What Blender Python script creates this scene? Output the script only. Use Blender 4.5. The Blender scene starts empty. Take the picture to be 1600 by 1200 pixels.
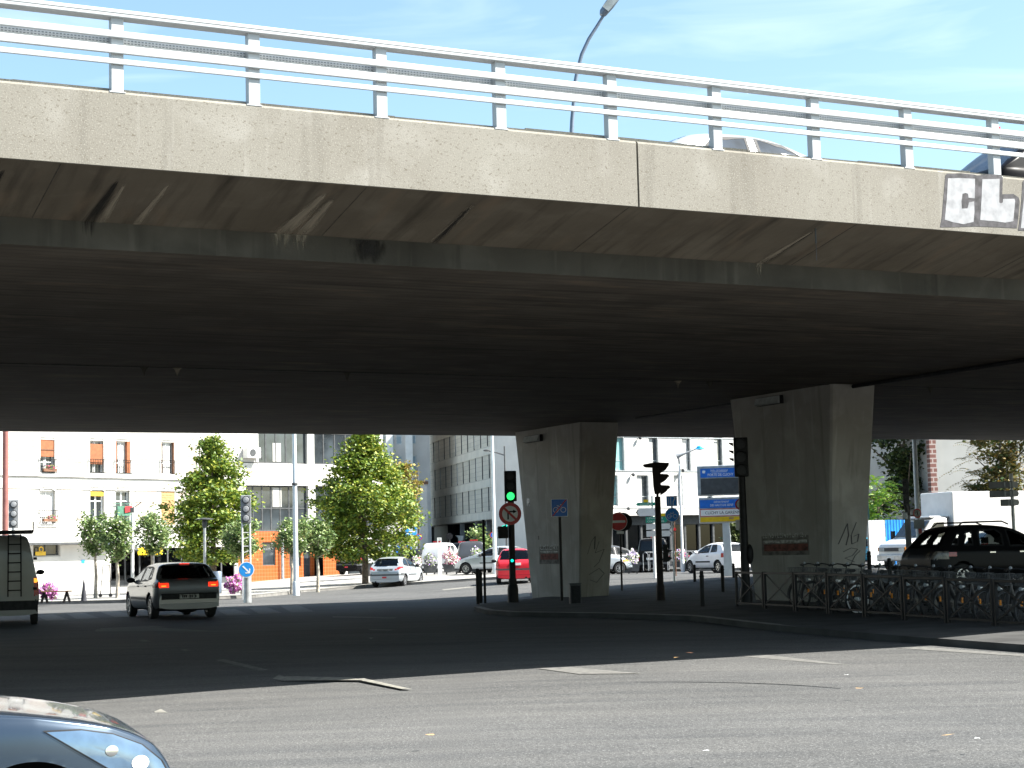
import bpy, bmesh, math, random
from mathutils import Vector, Matrix
import numpy as np
random.seed(7)
R = math.radians
scene = bpy.context.scene
COL = scene.collection

# ------------------------------------------------------------------ camera
FPX, EYE = 2750.0, 1.62
PIT, ROLL = math.atan(264 / 2750.0), R(1.4)
fw = Vector((0, math.cos(PIT), math.sin(PIT)))
u0 = Vector((0, -math.sin(PIT), math.cos(PIT)))
r0 = Vector((1, 0, 0))
rt = r0 * math.cos(ROLL) - u0 * math.sin(ROLL)
up = r0 * math.sin(ROLL) + u0 * math.cos(ROLL)
CAM = Vector((0, 0, EYE))
cd = bpy.data.cameras.new('camera')
cam = bpy.data.objects.new('camera', cd)
COL.objects.link(cam)
cd.sensor_width = 36.0
cd.lens = 36.0 * FPX / 1600.0
cd.clip_start, cd.clip_end = 0.1, 6000
mw = Matrix.Identity(4)
for i in range(3):
    mw[i][0], mw[i][1], mw[i][2], mw[i][3] = rt[i], up[i], -fw[i], CAM[i]
cam.matrix_world = mw
scene.camera = cam

# bridge axes on the ground: T along the deck (to the right and away), A across it (away)
TH = R(63.3)
T2 = Vector((math.sin(TH), math.cos(TH), 0))
A2 = Vector((-math.cos(TH), math.sin(TH), 0))

# ------------------------------------------------------------------ sun and sky
SUN_EL = R(47)
perp = 0.50
cot = 1 / math.tan(SUN_EL)
par = math.sqrt(cot * cot - perp * perp)
SUN = (T2 * par - A2 * perp + Vector((0, 0, 1))).normalized()
sd = bpy.data.lights.new('sun', 'SUN')
sd.energy = 5.0
sd.angle = R(0.5)
sd.color = (1.0, 0.965, 0.90)
so = bpy.data.objects.new('sun', sd)
COL.objects.link(so)
so.rotation_euler = (-SUN).to_track_quat('-Z', 'Y').to_euler()

world = bpy.data.worlds.new('World')
scene.world = world
world.use_nodes = True
nt = world.node_tree
nt.nodes.clear()
wo = nt.nodes.new('ShaderNodeOutputWorld')
bg = nt.nodes.new('ShaderNodeBackground')
sky = nt.nodes.new('ShaderNodeTexSky')
sky.sky_type = 'NISHITA'
sky.sun_disc = False
sky.sun_elevation = SUN_EL
sky.sun_rotation = math.atan2(SUN.x, SUN.y)
sky.air_density, sky.dust_density, sky.ozone_density = 1.0, 1.6, 1.0
bg.inputs['Strength'].default_value = 0.078
# thin cirrus streaks
tc = nt.nodes.new('ShaderNodeTexCoord')
mp = nt.nodes.new('ShaderNodeMapping')
mp.inputs['Rotation'].default_value = (0.15, 0.25, 0.5)
mp.inputs['Scale'].default_value = (2.2, 2.2, 14)
nz = nt.nodes.new('ShaderNodeTexNoise')
nz.inputs['Scale'].default_value = 2.6
nz.inputs['Detail'].default_value = 6
nz.inputs['Distortion'].default_value = 0.6
rp = nt.nodes.new('ShaderNodeValToRGB')
rp.color_ramp.elements[0].position = 0.52
rp.color_ramp.elements[0].color = (0, 0, 0, 1)
rp.color_ramp.elements[1].position = 0.78
rp.color_ramp.elements[1].color = (0.18, 0.18, 0.18, 1)
mx = nt.nodes.new('ShaderNodeMixRGB')
mx.inputs['Color2'].default_value = (8.5, 9.0, 9.4, 1)
L = nt.links.new
L(tc.outputs['Generated'], mp.inputs['Vector'])
L(mp.outputs['Vector'], nz.inputs['Vector'])
L(nz.outputs['Fac'], rp.inputs['Fac'])
L(rp.outputs['Color'], mx.inputs['Fac'])
tint = nt.nodes.new('ShaderNodeMixRGB')
tint.blend_type = 'MULTIPLY'
tint.inputs['Fac'].default_value = 1.0
tint.inputs['Color2'].default_value = (1.02, 1.13, 1.07, 1)
L(sky.outputs['Color'], tint.inputs['Color1'])
L(tint.outputs['Color'], mx.inputs['Color1'])
L(mx.outputs['Color'], bg.inputs['Color'])
L(bg.outputs['Background'], wo.inputs['Surface'])

scene.view_settings.view_transform = 'Standard'
scene.view_settings.look = 'None'
scene.view_settings.gamma = 1.0
scene.view_settings.exposure = 1.72
scene.cycles.max_bounces = 8
scene.cycles.transparent_max_bounces = 24
scene.cycles.use_denoising = True

# ------------------------------------------------------------------ places
def gz(x, y):
    """height of the ground: flat under the bridge, rising gently behind it"""
    s = y + 2.3 * x - 62
    q = -0.4493 * x + 0.8934 * y
    return 0.45 * max(0.0, min(1.0, s / 25.0)) - (0.12 + 0.14 * max(0.0, min(1.0, (-2.5 - x) / 4.0))) * max(0.0, min(1.0, (34 - q) / 8.0))

def ray(px, py):
    return fw + rt * ((px - 800) / FPX) + up * ((600 - py) / FPX)

def zpl(px, py, z):
    d = ray(px, py)
    return CAM + d * ((z - EYE) / d.z)

def G(px, py, lift=0.0):
    """ground point seen at a pixel of the 1600 x 1200 photograph"""
    z = 0.0
    for _ in range(40):
        p = zpl(px, py, z + lift)
        if p.y > 140 or p.y < 0: p = CAM + ray(px, py) * (120 / ray(px, py).y)
        z = 0.5 * z + 0.5 * gz(p.x, p.y)
    return Vector((p.x, p.y, z + lift))

def HZ(px): return 864 - 0.0244 * (px - 800)

def at(px, Y, py=None):
    """point on the vertical plane at distance Y"""
    d = ray(px, HZ(px) if py is None else py)
    return CAM + d * (Y / d.y)

def tq(t, q, z): 
    p = T2 * t + A2 * q
    return Vector((p.x, p.y, z))

# ------------------------------------------------------------------ materials
def mat(name, col, rough=0.6, metal=0.0, var=0.12, scale=6.0, bump=0.0, spec=0.5, detail=4, col2=None, coat=0.0):
    m = bpy.data.materials.new(name)
    m.use_nodes = True
    n, l = m.node_tree.nodes, m.node_tree.links.new
    b = n['Principled BSDF']
    b.inputs['Roughness'].default_value = rough
    b.inputs['Metallic'].default_value = metal
    b.inputs['Specular IOR Level'].default_value = spec
    b.inputs['Coat Weight'].default_value = coat
    b.inputs['Coat Roughness'].default_value = 0.04
    t = n.new('ShaderNodeTexCoord')
    z = n.new('ShaderNodeTexNoise')
    z.inputs['Scale'].default_value = scale
    z.inputs['Detail'].default_value = detail
    c = n.new('ShaderNodeMixRGB')
    a2 = col2 if col2 else tuple(max(0, x * (1 - 2 * var)) for x in col)
    c.inputs['Color1'].default_value = (*a2, 1)
    c.inputs['Color2'].default_value = (*(col if col2 else tuple(x * (1 + var) for x in col)), 1)
    r = n.new('ShaderNodeValToRGB')
    r.color_ramp.elements[0].position, r.color_ramp.elements[1].position = 0.32, 0.68
    l(t.outputs['Object'], z.inputs['Vector'])
    l(z.outputs['Fac'], r.inputs['Fac'])
    l(r.outputs['Color'], c.inputs['Fac'])
    l(c.outputs['Color'], b.inputs['Base Color'])
    if bump:
        bp = n.new('ShaderNodeBump')
        bp.inputs['Strength'].default_value = bump
        bp.inputs['Distance'].default_value = 0.02
        z2 = n.new('ShaderNodeTexNoise')
        z2.inputs['Scale'].default_value = scale * 6
        z2.inputs['Detail'].default_value = 3
        l(t.outputs['Object'], z2.inputs['Vector'])
        l(z2.outputs['Fac'], bp.inputs['Height'])
        l(bp.outputs['Normal'], b.inputs['Normal'])
    return m

def emit(name, col, strength, base=(0.02, 0.02, 0.02)):
    m = mat(name, base, 0.3)
    b = m.node_tree.nodes['Principled BSDF']
    b.inputs['Emission Color'].default_value = (*col, 1)
    b.inputs['Emission Strength'].default_value = strength
    return m

def glassy(name, tint, rough=0.02, k=1.45):
    m = bpy.data.materials.new(name)
    m.use_nodes = True
    n, l = m.node_tree.nodes, m.node_tree.links.new
    n.clear()
    o = n.new('ShaderNodeOutputMaterial')
    ms = n.new('ShaderNodeMixShader')
    fr = n.new('ShaderNodeFresnel')
    fr.inputs['IOR'].default_value = k
    tr = n.new('ShaderNodeBsdfTransparent')
    tr.inputs['Color'].default_value = (*tint, 1)
    gl = n.new('ShaderNodeBsdfGlossy')
    gl.inputs['Roughness'].default_value = rough
    gl.inputs['Color'].default_value = (0.9, 0.95, 1, 1)
    l(fr.outputs['Fac'], ms.inputs['Fac'])
    l(tr.outputs['BSDF'], ms.inputs[1])
    l(gl.outputs['BSDF'], ms.inputs[2])
    l(ms.outputs['Shader'], o.inputs['Surface'])
    return m

def ramp_nodes(m):
    return m.node_tree.nodes, m.node_tree.links.new, m.node_tree.nodes['Principled BSDF']

def concrete(name, base, dark, light, streak=True, agg=0.0, board=False, rot=0.0):
    m = bpy.data.materials.new(name)
    m.use_nodes = True
    n, l, b = ramp_nodes(m)
    b.inputs['Roughness'].default_value = 0.85
    b.inputs['Specular IOR Level'].default_value = 0.25
    t = n.new('ShaderNodeTexCoord')
    mpn = n.new('ShaderNodeMapping')
    mpn.inputs['Rotation'].default_value = (0, 0, rot)
    l(t.outputs['Object'], mpn.inputs['Vector'])
    vec = mpn.outputs['Vector']
    def noise(scale, det=5, sc=None, dist=0.0):
        z = n.new('ShaderNodeTexNoise')
        z.inputs['Scale'].default_value = scale
        z.inputs['Detail'].default_value = det
        z.inputs['Distortion'].default_value = dist
        if sc:
            q = n.new('ShaderNodeMapping')
            q.inputs['Scale'].default_value = sc
            l(vec, q.inputs['Vector'])
            l(q.outputs['Vector'], z.inputs['Vector'])
        else:
            l(vec, z.inputs['Vector'])
        return z.outputs['Fac']
    def ramp(f, a, c, ca=(0, 0, 0, 1), cb=(1, 1, 1, 1)):
        r = n.new('ShaderNodeValToRGB')
        r.color_ramp.elements[0].position, r.color_ramp.elements[1].position = a, c
        r.color_ramp.elements[0].color, r.color_ramp.elements[1].color = ca, cb
        l(f, r.inputs['Fac'])
        return r.outputs['Color']
    def mixc(f, c1, c2, mode='MIX'):
        x = n.new('ShaderNodeMixRGB')
        x.blend_type = mode
        if isinstance(f, float): x.inputs['Fac'].default_value = f
        else: l(f, x.inputs['Fac'])
        for i, c in ((1, c1), (2, c2)):
            if isinstance(c, tuple): x.inputs[i].default_value = (*c, 1)
            else: l(c, x.inputs[i])
        return x.outputs['Color']
    c = mixc(ramp(noise(0.55, 8), 0.3, 0.7), dark, base)
    c = mixc(ramp(noise(1.3, 9, dist=0.4), 0.50, 0.9), c, light)
    if streak:
        c = mixc(ramp(noise(1.0, 6, (3.2, 3.2, 0.22)), 0.56, 0.80), c, tuple(x * (0.72 if agg else 0.62) for x in dark))
        c = mixc(ramp(noise(1.0, 6, (5.1, 5.1, 0.3)), 0.6, 0.8), c, light)
    if agg:
        c = mixc(ramp(noise(55, 2), 0.54, 0.66), c, tuple(x * 1.18 for x in base))
        c = mixc(ramp(noise(31, 3, (1, 1, 1.3)), 0.60, 0.69), c, (0.15, 0.132, 0.105))
        c = mixc(ramp(noise(80, 2), 0.54, 0.66), c, tuple(x * 0.78 for x in base))
    if board:
        w = n.new('ShaderNodeTexWave')
        w.wave_type, w.bands_direction = 'BANDS', 'Y'
        w.inputs['Scale'].default_value = 1.2
        w.inputs['Distortion'].default_value = 0.6
        w.inputs['Detail Scale'].default_value = 0.4
        l(vec, w.inputs['Vector'])
        dk = 1 - 0.28 * float(board)
        f = ramp(w.outputs['Color'], 0.02, 0.10, (dk, dk, dk, 1), (1, 1, 1, 1))
        c = mixc(1.0, c, f, 'MULTIPLY')
        c = mixc(ramp(noise(1.0, 6, (0.35, 4.5, 1)), 0.5, 0.75), c, tuple(x * 0.55 for x in dark))
        c = mixc(ramp(noise(1.3, 6, (0.5, 1.6, 1)), 0.56, 0.8), c, (0.165, 0.125, 0.088))
    l(c, b.inputs['Base Color'])
    bp = n.new('ShaderNodeBump')
    bp.inputs['Strength'].default_value = 0.12 if agg else 0.3
    bp.inputs['Distance'].default_value = 0.02
    l(noise(60 if agg else 9, 3), bp.inputs['Height'])
    l(bp.outputs['Normal'], b.inputs['Normal'])
    return m

M = {}
M['asphalt'] = None
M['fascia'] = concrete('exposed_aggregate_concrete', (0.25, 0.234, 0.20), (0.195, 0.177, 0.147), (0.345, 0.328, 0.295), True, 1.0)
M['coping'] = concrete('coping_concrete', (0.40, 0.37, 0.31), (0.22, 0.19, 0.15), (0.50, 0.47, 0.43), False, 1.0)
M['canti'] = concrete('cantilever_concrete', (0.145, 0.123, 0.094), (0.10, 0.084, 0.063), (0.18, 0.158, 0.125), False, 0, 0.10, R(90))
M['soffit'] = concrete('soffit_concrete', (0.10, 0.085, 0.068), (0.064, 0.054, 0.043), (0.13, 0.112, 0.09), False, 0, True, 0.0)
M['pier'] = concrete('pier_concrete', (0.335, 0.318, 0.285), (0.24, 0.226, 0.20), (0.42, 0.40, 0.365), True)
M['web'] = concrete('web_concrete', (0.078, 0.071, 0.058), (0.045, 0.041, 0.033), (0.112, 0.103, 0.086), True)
M['calcite'] = mat('calcite_stain', (0.27, 0.232, 0.175), 0.9, 0, 0.3, 9)
M['soot'] = mat('soot_stain', (0.045, 0.042, 0.038), 0.9, 0, 0.4, 8)
M['rail'] = mat('white_rail_paint', (0.44, 0.455, 0.46), 0.45, 0, 0.05, 3)
M['white'] = mat('white_paint', (0.80, 0.80, 0.78), 0.45, 0, 0.04, 2)
M['white_wall'] = mat('white_render', (0.58, 0.565, 0.535), 0.85, 0, 0.05, 0.8)
M['cream_wall'] = mat('cream_render', (0.43, 0.418, 0.39), 0.85, 0, 0.06, 0.6)
M['offwhite'] = mat('off_white_render', (0.54, 0.525, 0.505), 0.85, 0, 0.05, 0.7)
M['brickband'] = mat('pale_brick', (0.66, 0.47, 0.30), 0.85, 0, 0.2, 1.6)
M['black'] = mat('black_paint', (0.018, 0.017, 0.017), 0.45, 0, 0.2, 5, spec=0.15)
M['brownblack'] = mat('dark_brown_paint', (0.030, 0.020, 0.017), 0.5, 0, 0.2, 5, spec=0.15)
M['dark'] = mat('dark_plastic', (0.022, 0.022, 0.024), 0.55, 0, 0.2, 10, spec=0.15)
M['rubber'] = mat('tyre_rubber', (0.018, 0.018, 0.018), 0.8, 0, 0.2, 20)
M['grey'] = mat('grey_metal_paint', (0.30, 0.31, 0.32), 0.5, 0.1, 0.1, 4)
M['lgrey'] = mat('galvanised_steel', (0.52, 0.54, 0.55), 0.42, 0.6, 0.12, 5)
M['dgrey'] = mat('charcoal_paint', (0.085, 0.088, 0.09), 0.5, 0, 0.12, 5, spec=0.15)
M['palepole'] = mat('pale_pole_paint', (0.62, 0.67, 0.69), 0.4, 0.1, 0.06, 3)
M['rim'] = mat('alloy_rim', (0.55, 0.56, 0.58), 0.3, 0.85, 0.1, 8)
M['chrome'] = mat('bright_metal', (0.72, 0.73, 0.74), 0.18, 1.0, 0.04, 8)
M['cglass'] = glassy('car_glass', (0.42, 0.47, 0.46))
M['dglass'] = glassy('tinted_glass', (0.10, 0.12, 0.13))
M['wglass'] = mat('window_glass', (0.045, 0.055, 0.062), 0.06, 0, 0.35, 0.7, spec=0.9)
M['skyglass0'] = mat('bluish_window_glass', (0.30, 0.40, 0.48), 0.15, 0, 0.12, 0.6)
M['skyglass'] = M['skyglass0']
M['deckglass'] = mat('dark_car_window', (0.035, 0.05, 0.075), 0.02, 0, 0.3, 2, spec=0.2)
M['teal'] = mat('teal_curtain_glass', (0.25, 0.48, 0.47), 0.2, 0, 0.15, 1.2)
M['curtain'] = mat('pale_curtain', (0.62, 0.61, 0.58), 0.9, 0, 0.12, 4)
M['interior'] = mat('dark_interior', (0.020, 0.020, 0.021), 0.8, 0, 0.2, 4, spec=0.15)
M['orange'] = None
M['shutter'] = mat('rust_roller_shutter', (0.29, 0.095, 0.035), 0.6, 0, 0.12, 6)
M['tan'] = mat('tan_shutter', (0.42, 0.26, 0.11), 0.65, 0, 0.12, 6)
M['brown'] = mat('brown_wood', (0.16, 0.075, 0.04), 0.6, 0, 0.2, 5)
M['red'] = mat('red_paint', (0.62, 0.03, 0.035), 0.4, 0, 0.06, 4)
M['signred'] = mat('sign_red', (0.58, 0.035, 0.03), 0.4, 0, 0.06, 6)
M['signblue'] = mat('sign_blue', (0.015, 0.16, 0.62), 0.4, 0, 0.06, 6)
M['signcyan'] = mat('sign_light_blue', (0.02, 0.27, 0.72), 0.4, 0, 0.06, 6)
M['signwhite'] = mat('sign_white', (0.82, 0.82, 0.80), 0.4, 0, 0.04, 6)
M['signgreen'] = mat('sign_green', (0.01, 0.30, 0.20), 0.4, 0, 0.06, 6)
M['signyellow'] = mat('sign_yellow', (0.78, 0.52, 0.015), 0.4, 0, 0.06, 6)
M['yellow'] = mat('yellow_paint', (0.75, 0.47, 0.03), 0.5, 0, 0.06, 6)
M['green'] = mat('green_cloth', (0.06, 0.17, 0.11), 0.8, 0, 0.15, 8)
M['cyan'] = mat('cyan_paint', (0.03, 0.42, 0.75), 0.4, 0, 0.08, 3)
M['hoard'] = mat('blue_corrugated_sheet', (0.02, 0.24, 0.66), 0.45, 0, 0.1, 3)
M['slab'] = None
M['curt2'] = mat('brown_curtain', (0.20, 0.155, 0.11), 0.9, 0, 0.35, 2)
M['wood'] = mat('light_wood_panel', (0.42, 0.27, 0.13), 0.6, 0, 0.2, 4)
M['bark'] = mat('tree_bark', (0.16, 0.12, 0.085), 0.9, 0, 0.3, 8, 0.5)
M['pbark'] = mat('pale_bark', (0.42, 0.37, 0.30), 0.9, 0, 0.25, 8, 0.5)
M['kerb'] = mat('kerb_stone', (0.17, 0.163, 0.15), 0.85, 0, 0.16, 3, 0.3)
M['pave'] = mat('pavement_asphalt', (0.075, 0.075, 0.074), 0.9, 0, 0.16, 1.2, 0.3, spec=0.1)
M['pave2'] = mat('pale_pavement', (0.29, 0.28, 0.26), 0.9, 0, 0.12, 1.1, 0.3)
M['mark'] = mat('worn_road_paint', (0.27, 0.26, 0.225), 0.85, 0, 0.25, 9, col2=(0.13, 0.128, 0.12), spec=0.1)
M['mark2'] = mat('faint_road_paint', (0.18, 0.177, 0.165), 0.85, 0, 0.25, 9, col2=(0.105, 0.104, 0.10), spec=0.1)
M['skid'] = mat('tyre_mark', (0.080, 0.080, 0.080), 0.85, 0, 0.2, 8, col2=(0.10, 0.10, 0.099), spec=0.1)
M['sgraf'] = mat('silver_spray_paint', (0.31, 0.31, 0.32), 0.6, 0.0, 0.14, 7)
M['bgraf'] = mat('black_spray_paint', (0.055, 0.05, 0.055), 0.7, 0, 0.4, 9)
M['paper'] = mat('weathered_poster_paper', (0.15, 0.138, 0.12), 0.9, 0, 0.3, 6)
M['paperw'] = mat('poster_white_ink', (0.42, 0.41, 0.38), 0.9, 0, 0.35, 12)
M['paperr'] = mat('poster_red_ink', (0.15, 0.045, 0.032), 0.9, 0, 0.35, 9)
M['tail'] = mat('red_lens', (0.42, 0.02, 0.02), 0.15, 0, 0.1, 9)
M['clear'] = mat('clear_lens', (0.55, 0.58, 0.60), 0.08, 0.3, 0.1, 9)
M['amber'] = mat('amber_lens', (0.75, 0.25, 0.02), 0.2, 0, 0.1, 9)
M['brake'] = emit('lit_brake_lamp', (1.0, 0.035, 0.008), 0.45, (0.4, 0.02, 0.02))
M['brakey'] = emit('lit_brake_bulb', (1.0, 0.33, 0.03), 0.62, (0.4, 0.1, 0.02))
M['greenlamp'] = emit('lit_green_lamp', (0.02, 0.75, 0.13), 0.75, (0.01, 0.1, 0.04))
M['cyanlamp'] = emit('lit_small_green_lamp', (0.0, 0.62, 0.42), 0.9, (0.01, 0.1, 0.08))
M['lens'] = mat('unlit_lens', (0.014, 0.013, 0.012), 0.5, 0, 0.2, 9)
M['tube'] = mat('tunnel_lamp_diffuser', (0.42, 0.44, 0.42), 0.35, 0, 0.12, 5)
M['rustcol'] = mat('rust_column_paint', (0.26, 0.10, 0.085), 0.6, 0, 0.1, 3)
M['bluegrey'] = mat('blue_grey_paint', (0.16, 0.20, 0.26), 0.45, 0.2, 0.1, 3)
M['skin'] = mat('skin', (0.50, 0.30, 0.22), 0.6, 0, 0.06, 6)
M['cloth'] = mat('dark_cloth', (0.05, 0.05, 0.06), 0.9, 0, 0.2, 6)

def paint(name, col, metal=0.35, rough=0.28):
    return mat(name, col, rough, metal, 0.04, 2, coat=0.45)
P_ = {'silver': paint('silver_car_paint', (0.165, 0.168, 0.172)), 'silver2': paint('pale_silver_car_paint', (0.46, 0.50, 0.53)),
      'blue': paint('blue_silver_car_paint', (0.045, 0.066, 0.096), 0.6, 0.24), 'red': paint('red_car_paint', (0.55, 0.02, 0.035), 0.0),
      'black': mat('black_car_paint', (0.006, 0.006, 0.007), 0.35, 0, 0.04, 2, spec=0.12), 'white': paint('white_car_paint', (0.80, 0.80, 0.80), 0.0),
      'van': paint('pale_grey_van_paint', (0.24, 0.235, 0.22), 0.0, 0.4), 'grey': paint('dark_grey_car_paint', (0.08, 0.08, 0.085)), 'cyan': paint('cyan_car_paint', (0.04, 0.35, 0.5), 0.1)}

# asphalt with grit, patches and rubbed tyre bands
def asphalt():
    m = bpy.data.materials.new('asphalt')
    m.use_nodes = True
    n, l, b = ramp_nodes(m)
    b.inputs['Roughness'].default_value = 0.8
    b.inputs['Specular IOR Level'].default_value = 0.06
    t = n.new('ShaderNodeTexCoord')
    def noise(s, d=4, sc=(1, 1, 1), dist=0.0):
        q = n.new('ShaderNodeMapping'); q.inputs['Scale'].default_value = sc
        q.inputs['Rotation'].default_value = (0, 0, 0.35)
        z = n.new('ShaderNodeTexNoise'); z.inputs['Scale'].default_value = s; z.inputs['Detail'].default_value = d
        z.inputs['Distortion'].default_value = dist
        l(t.outputs['Object'], q.inputs['Vector']); l(q.outputs['Vector'], z.inputs['Vector'])
        return z.outputs['Fac']
    def ramp(f, a, c, ca, cb):
        r = n.new('ShaderNodeValToRGB')
        r.color_ramp.elements[0].position, r.color_ramp.elements[1].position = a, c
        r.color_ramp.elements[0].color, r.color_ramp.elements[1].color = (*ca, 1), (*cb, 1)
        l(f, r.inputs['Fac']); return r.outputs['Color']
    def mul(a, c, f=1.0, mode='MULTIPLY'):
        x = n.new('ShaderNodeMixRGB'); x.blend_type = mode; x.inputs['Fac'].default_value = f
        l(a, x.inputs[1]); l(c, x.inputs[2]); return x.outputs['Color']
    c = ramp(noise(0.22, 6), 0.3, 0.7, (0.088, 0.0885, 0.0875), (0.112, 0.1125, 0.111))
    c = mul(c, ramp(noise(1.0, 6, (0.25, 1.6, 1), 0.8), 0.32, 0.68, (0.80, 0.81, 0.83), (1.10, 1.09, 1.08)))
    c = mul(c, ramp(noise(46, 2), 0.36, 0.68, (0.66, 0.66, 0.66), (1.28, 1.27, 1.25)))
    c = mul(c, ramp(noise(70, 1), 0.66, 0.72, (0, 0, 0), (0.20, 0.20, 0.19)), 1.0, 'ADD')
    l(c, b.inputs['Base Color'])
    bp = n.new('ShaderNodeBump'); bp.inputs['Strength'].default_value = 0.5; bp.inputs['Distance'].default_value = 0.012
    l(noise(55, 3), bp.inputs['Height']); l(bp.outputs['Normal'], b.inputs['Normal'])
    return m
M['asphalt'] = asphalt()

def tiled(name, col, mortar, bw, bh, rough=0.5, off=0.5, mort=0.02, var=None):
    m = bpy.data.materials.new(name)
    m.use_nodes = True
    n, l, b = ramp_nodes(m)
    b.inputs['Roughness'].default_value = rough
    t = n.new('ShaderNodeTexCoord')
    s = n.new('ShaderNodeSeparateXYZ'); k = n.new('ShaderNodeCombineXYZ')
    l(t.outputs['Object'], s.inputs[0]); l(s.outputs['X'], k.inputs['X']); l(s.outputs['Z'], k.inputs['Y'])
    br = n.new('ShaderNodeTexBrick')
    br.offset = off
    br.inputs['Scale'].default_value = 1.0
    br.inputs['Brick Width'].default_value = bw
    br.inputs['Row Height'].default_value = bh
    br.inputs['Mortar Size'].default_value = mort
    v = var or tuple(x * 0.86 for x in col)
    br.inputs['Color1'].default_value = (*col, 1)
    br.inputs['Color2'].default_value = (*v, 1)
    br.inputs['Mortar'].default_value = (*mortar, 1)
    l(k.outputs[0], br.inputs['Vector']); l(br.outputs['Color'], b.inputs['Base Color'])
    return m
M['orange'] = tiled('orange_tile', (0.40, 0.092, 0.020), (0.42, 0.18, 0.075), 0.22, 0.22, 0.35, 0.0, 0.012)
M['slab'] = tiled('grey_cladding_panels', (0.66, 0.60, 0.50), (0.34, 0.31, 0.27), 2.2, 0.42, 0.7, 0.5, 0.012)
M['slabband'] = mat('smooth_floor_band', (0.72, 0.66, 0.56), 0.7, 0, 0.06, 0.8)
M['quoin'] = tiled('brick_quoins', (0.23, 0.10, 0.08), (0.45, 0.36, 0.32), 0.5, 0.28, 0.8, 0.5, 0.04)
M['brick'] = tiled('pale_brickwork', (0.38, 0.30, 0.24), (0.41, 0.385, 0.355), 0.3, 0.16, 0.85, 0.5, 0.02, (0.36, 0.275, 0.215))

def stainmat(name, col, dens):
    """a run-down stain: streaky along its length, ragged at the sides, letting the concrete show between"""
    m = bpy.data.materials.new(name)
    m.use_nodes = True
    n, l, b = ramp_nodes(m)
    b.inputs['Roughness'].default_value = 0.9
    b.inputs['Specular IOR Level'].default_value = 0.1
    b.inputs['Base Color'].default_value = (*col, 1)
    uv = n.new('ShaderNodeUVMap')
    q = n.new('ShaderNodeMapping'); q.inputs['Scale'].default_value = (9, 1.1, 1)
    z = n.new('ShaderNodeTexNoise'); z.inputs['Scale'].default_value = 1.0; z.inputs['Detail'].default_value = 6; z.inputs['Distortion'].default_value = 0.4
    l(uv.outputs['UV'], q.inputs['Vector']); l(q.outputs['Vector'], z.inputs['Vector'])
    sp = n.new('ShaderNodeSeparateXYZ'); l(uv.outputs['UV'], sp.inputs[0])
    def mth(op, a, c=None):
        x = n.new('ShaderNodeMath'); x.operation = op
        for i, s_ in enumerate((a, c)):
            if s_ is None: continue
            if isinstance(s_, float): x.inputs[i].default_value = s_
            else: l(s_, x.inputs[i])
        return x.outputs[0]
    e = mth('ABSOLUTE', mth('SUBTRACT', mth('MULTIPLY', sp.outputs['X'], 2.0), 1.0))
    e = mth('SUBTRACT', 1.0, mth('POWER', e, 1.6))
    en = mth('SUBTRACT', 1.0, mth('POWER', mth('DIVIDE', sp.outputs['Y'], 1.75), 3.0))
    top = mth('MINIMUM', mth('ADD', mth('MULTIPLY', sp.outputs['Y'], 5.0), 0.35), 1.0)
    v = mth('MULTIPLY', mth('MULTIPLY', mth('MULTIPLY', z.outputs['Fac'], e), en), top)
    r = n.new('ShaderNodeValToRGB')
    r.color_ramp.elements[0].position, r.color_ramp.elements[1].position = 0.24, 0.52
    r.color_ramp.elements[1].color = (dens, dens, dens, 1)
    l(v, r.inputs['Fac']); l(r.outputs['Color'], b.inputs['Alpha'])
    return m

def leafmat(name, cols, trans=0.25):
    m = bpy.data.materials.new(name)
    m.use_nodes = True
    n, l, b = ramp_nodes(m)
    b.inputs['Roughness'].default_value = 0.55
    g = n.new('ShaderNodeNewGeometry')
    r = n.new('ShaderNodeValToRGB')
    e = r.color_ramp.elements
    e[0].color = (*cols[0], 1); e[1].color = (*cols[-1], 1)
    for i, c in enumerate(cols[1:-1]):
        x = e.new((i + 1) / (len(cols) - 1)); x.color = (*c, 1)
    l(g.outputs['Random Per Island'], r.inputs['Fac'])
    l(r.outputs['Color'], b.inputs['Base Color'])
    tr = n.new('ShaderNodeBsdfTranslucent'); l(r.outputs['Color'], tr.inputs['Color'])
    ms = n.new('ShaderNodeMixShader'); ms.inputs['Fac'].default_value = trans
    o = n['Material Output']
    l(b.outputs['BSDF'], ms.inputs[1]); l(tr.outputs['BSDF'], ms.inputs[2]); l(ms.outputs['Shader'], o.inputs['Surface'])
    return m
M['linden'] = leafmat('linden_leaf', [(0.06, 0.115, 0.015), (0.11, 0.185, 0.022), (0.20, 0.27, 0.03), (0.34, 0.34, 0.04)])
M['topiary'] = leafmat('topiary_leaf', [(0.06, 0.11, 0.035), (0.12, 0.20, 0.055), (0.20, 0.28, 0.085), (0.32, 0.36, 0.15)])
M['planeleaf'] = leafmat('plane_tree_leaf', [(0.02, 0.035, 0.012), (0.05, 0.075, 0.02), (0.10, 0.12, 0.03), (0.05, 0.07, 0.02)])
M['ailanthus'] = leafmat('bright_green_leaf', [(0.06, 0.15, 0.02), (0.12, 0.26, 0.03), (0.30, 0.38, 0.03)])
M['acacia'] = leafmat('browning_leaf', [(0.03, 0.07, 0.02), (0.09, 0.10, 0.02), (0.20, 0.13, 0.03), (0.12, 0.11, 0.03)])
M['acacia2'] = leafmat('yellowing_leaf', [(0.10, 0.12, 0.02), (0.26, 0.22, 0.03), (0.36, 0.25, 0.07)])
M['calcite_run'] = stainmat('lime_run', (0.30, 0.262, 0.205), 0.85)
M['soot_run'] = stainmat('soot_run', (0.028, 0.026, 0.024), 0.95)
M['pink'] = leafmat('pink_petal', [(0.55, 0.10, 0.40), (0.65, 0.22, 0.55), (0.70, 0.45, 0.62)])
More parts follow.
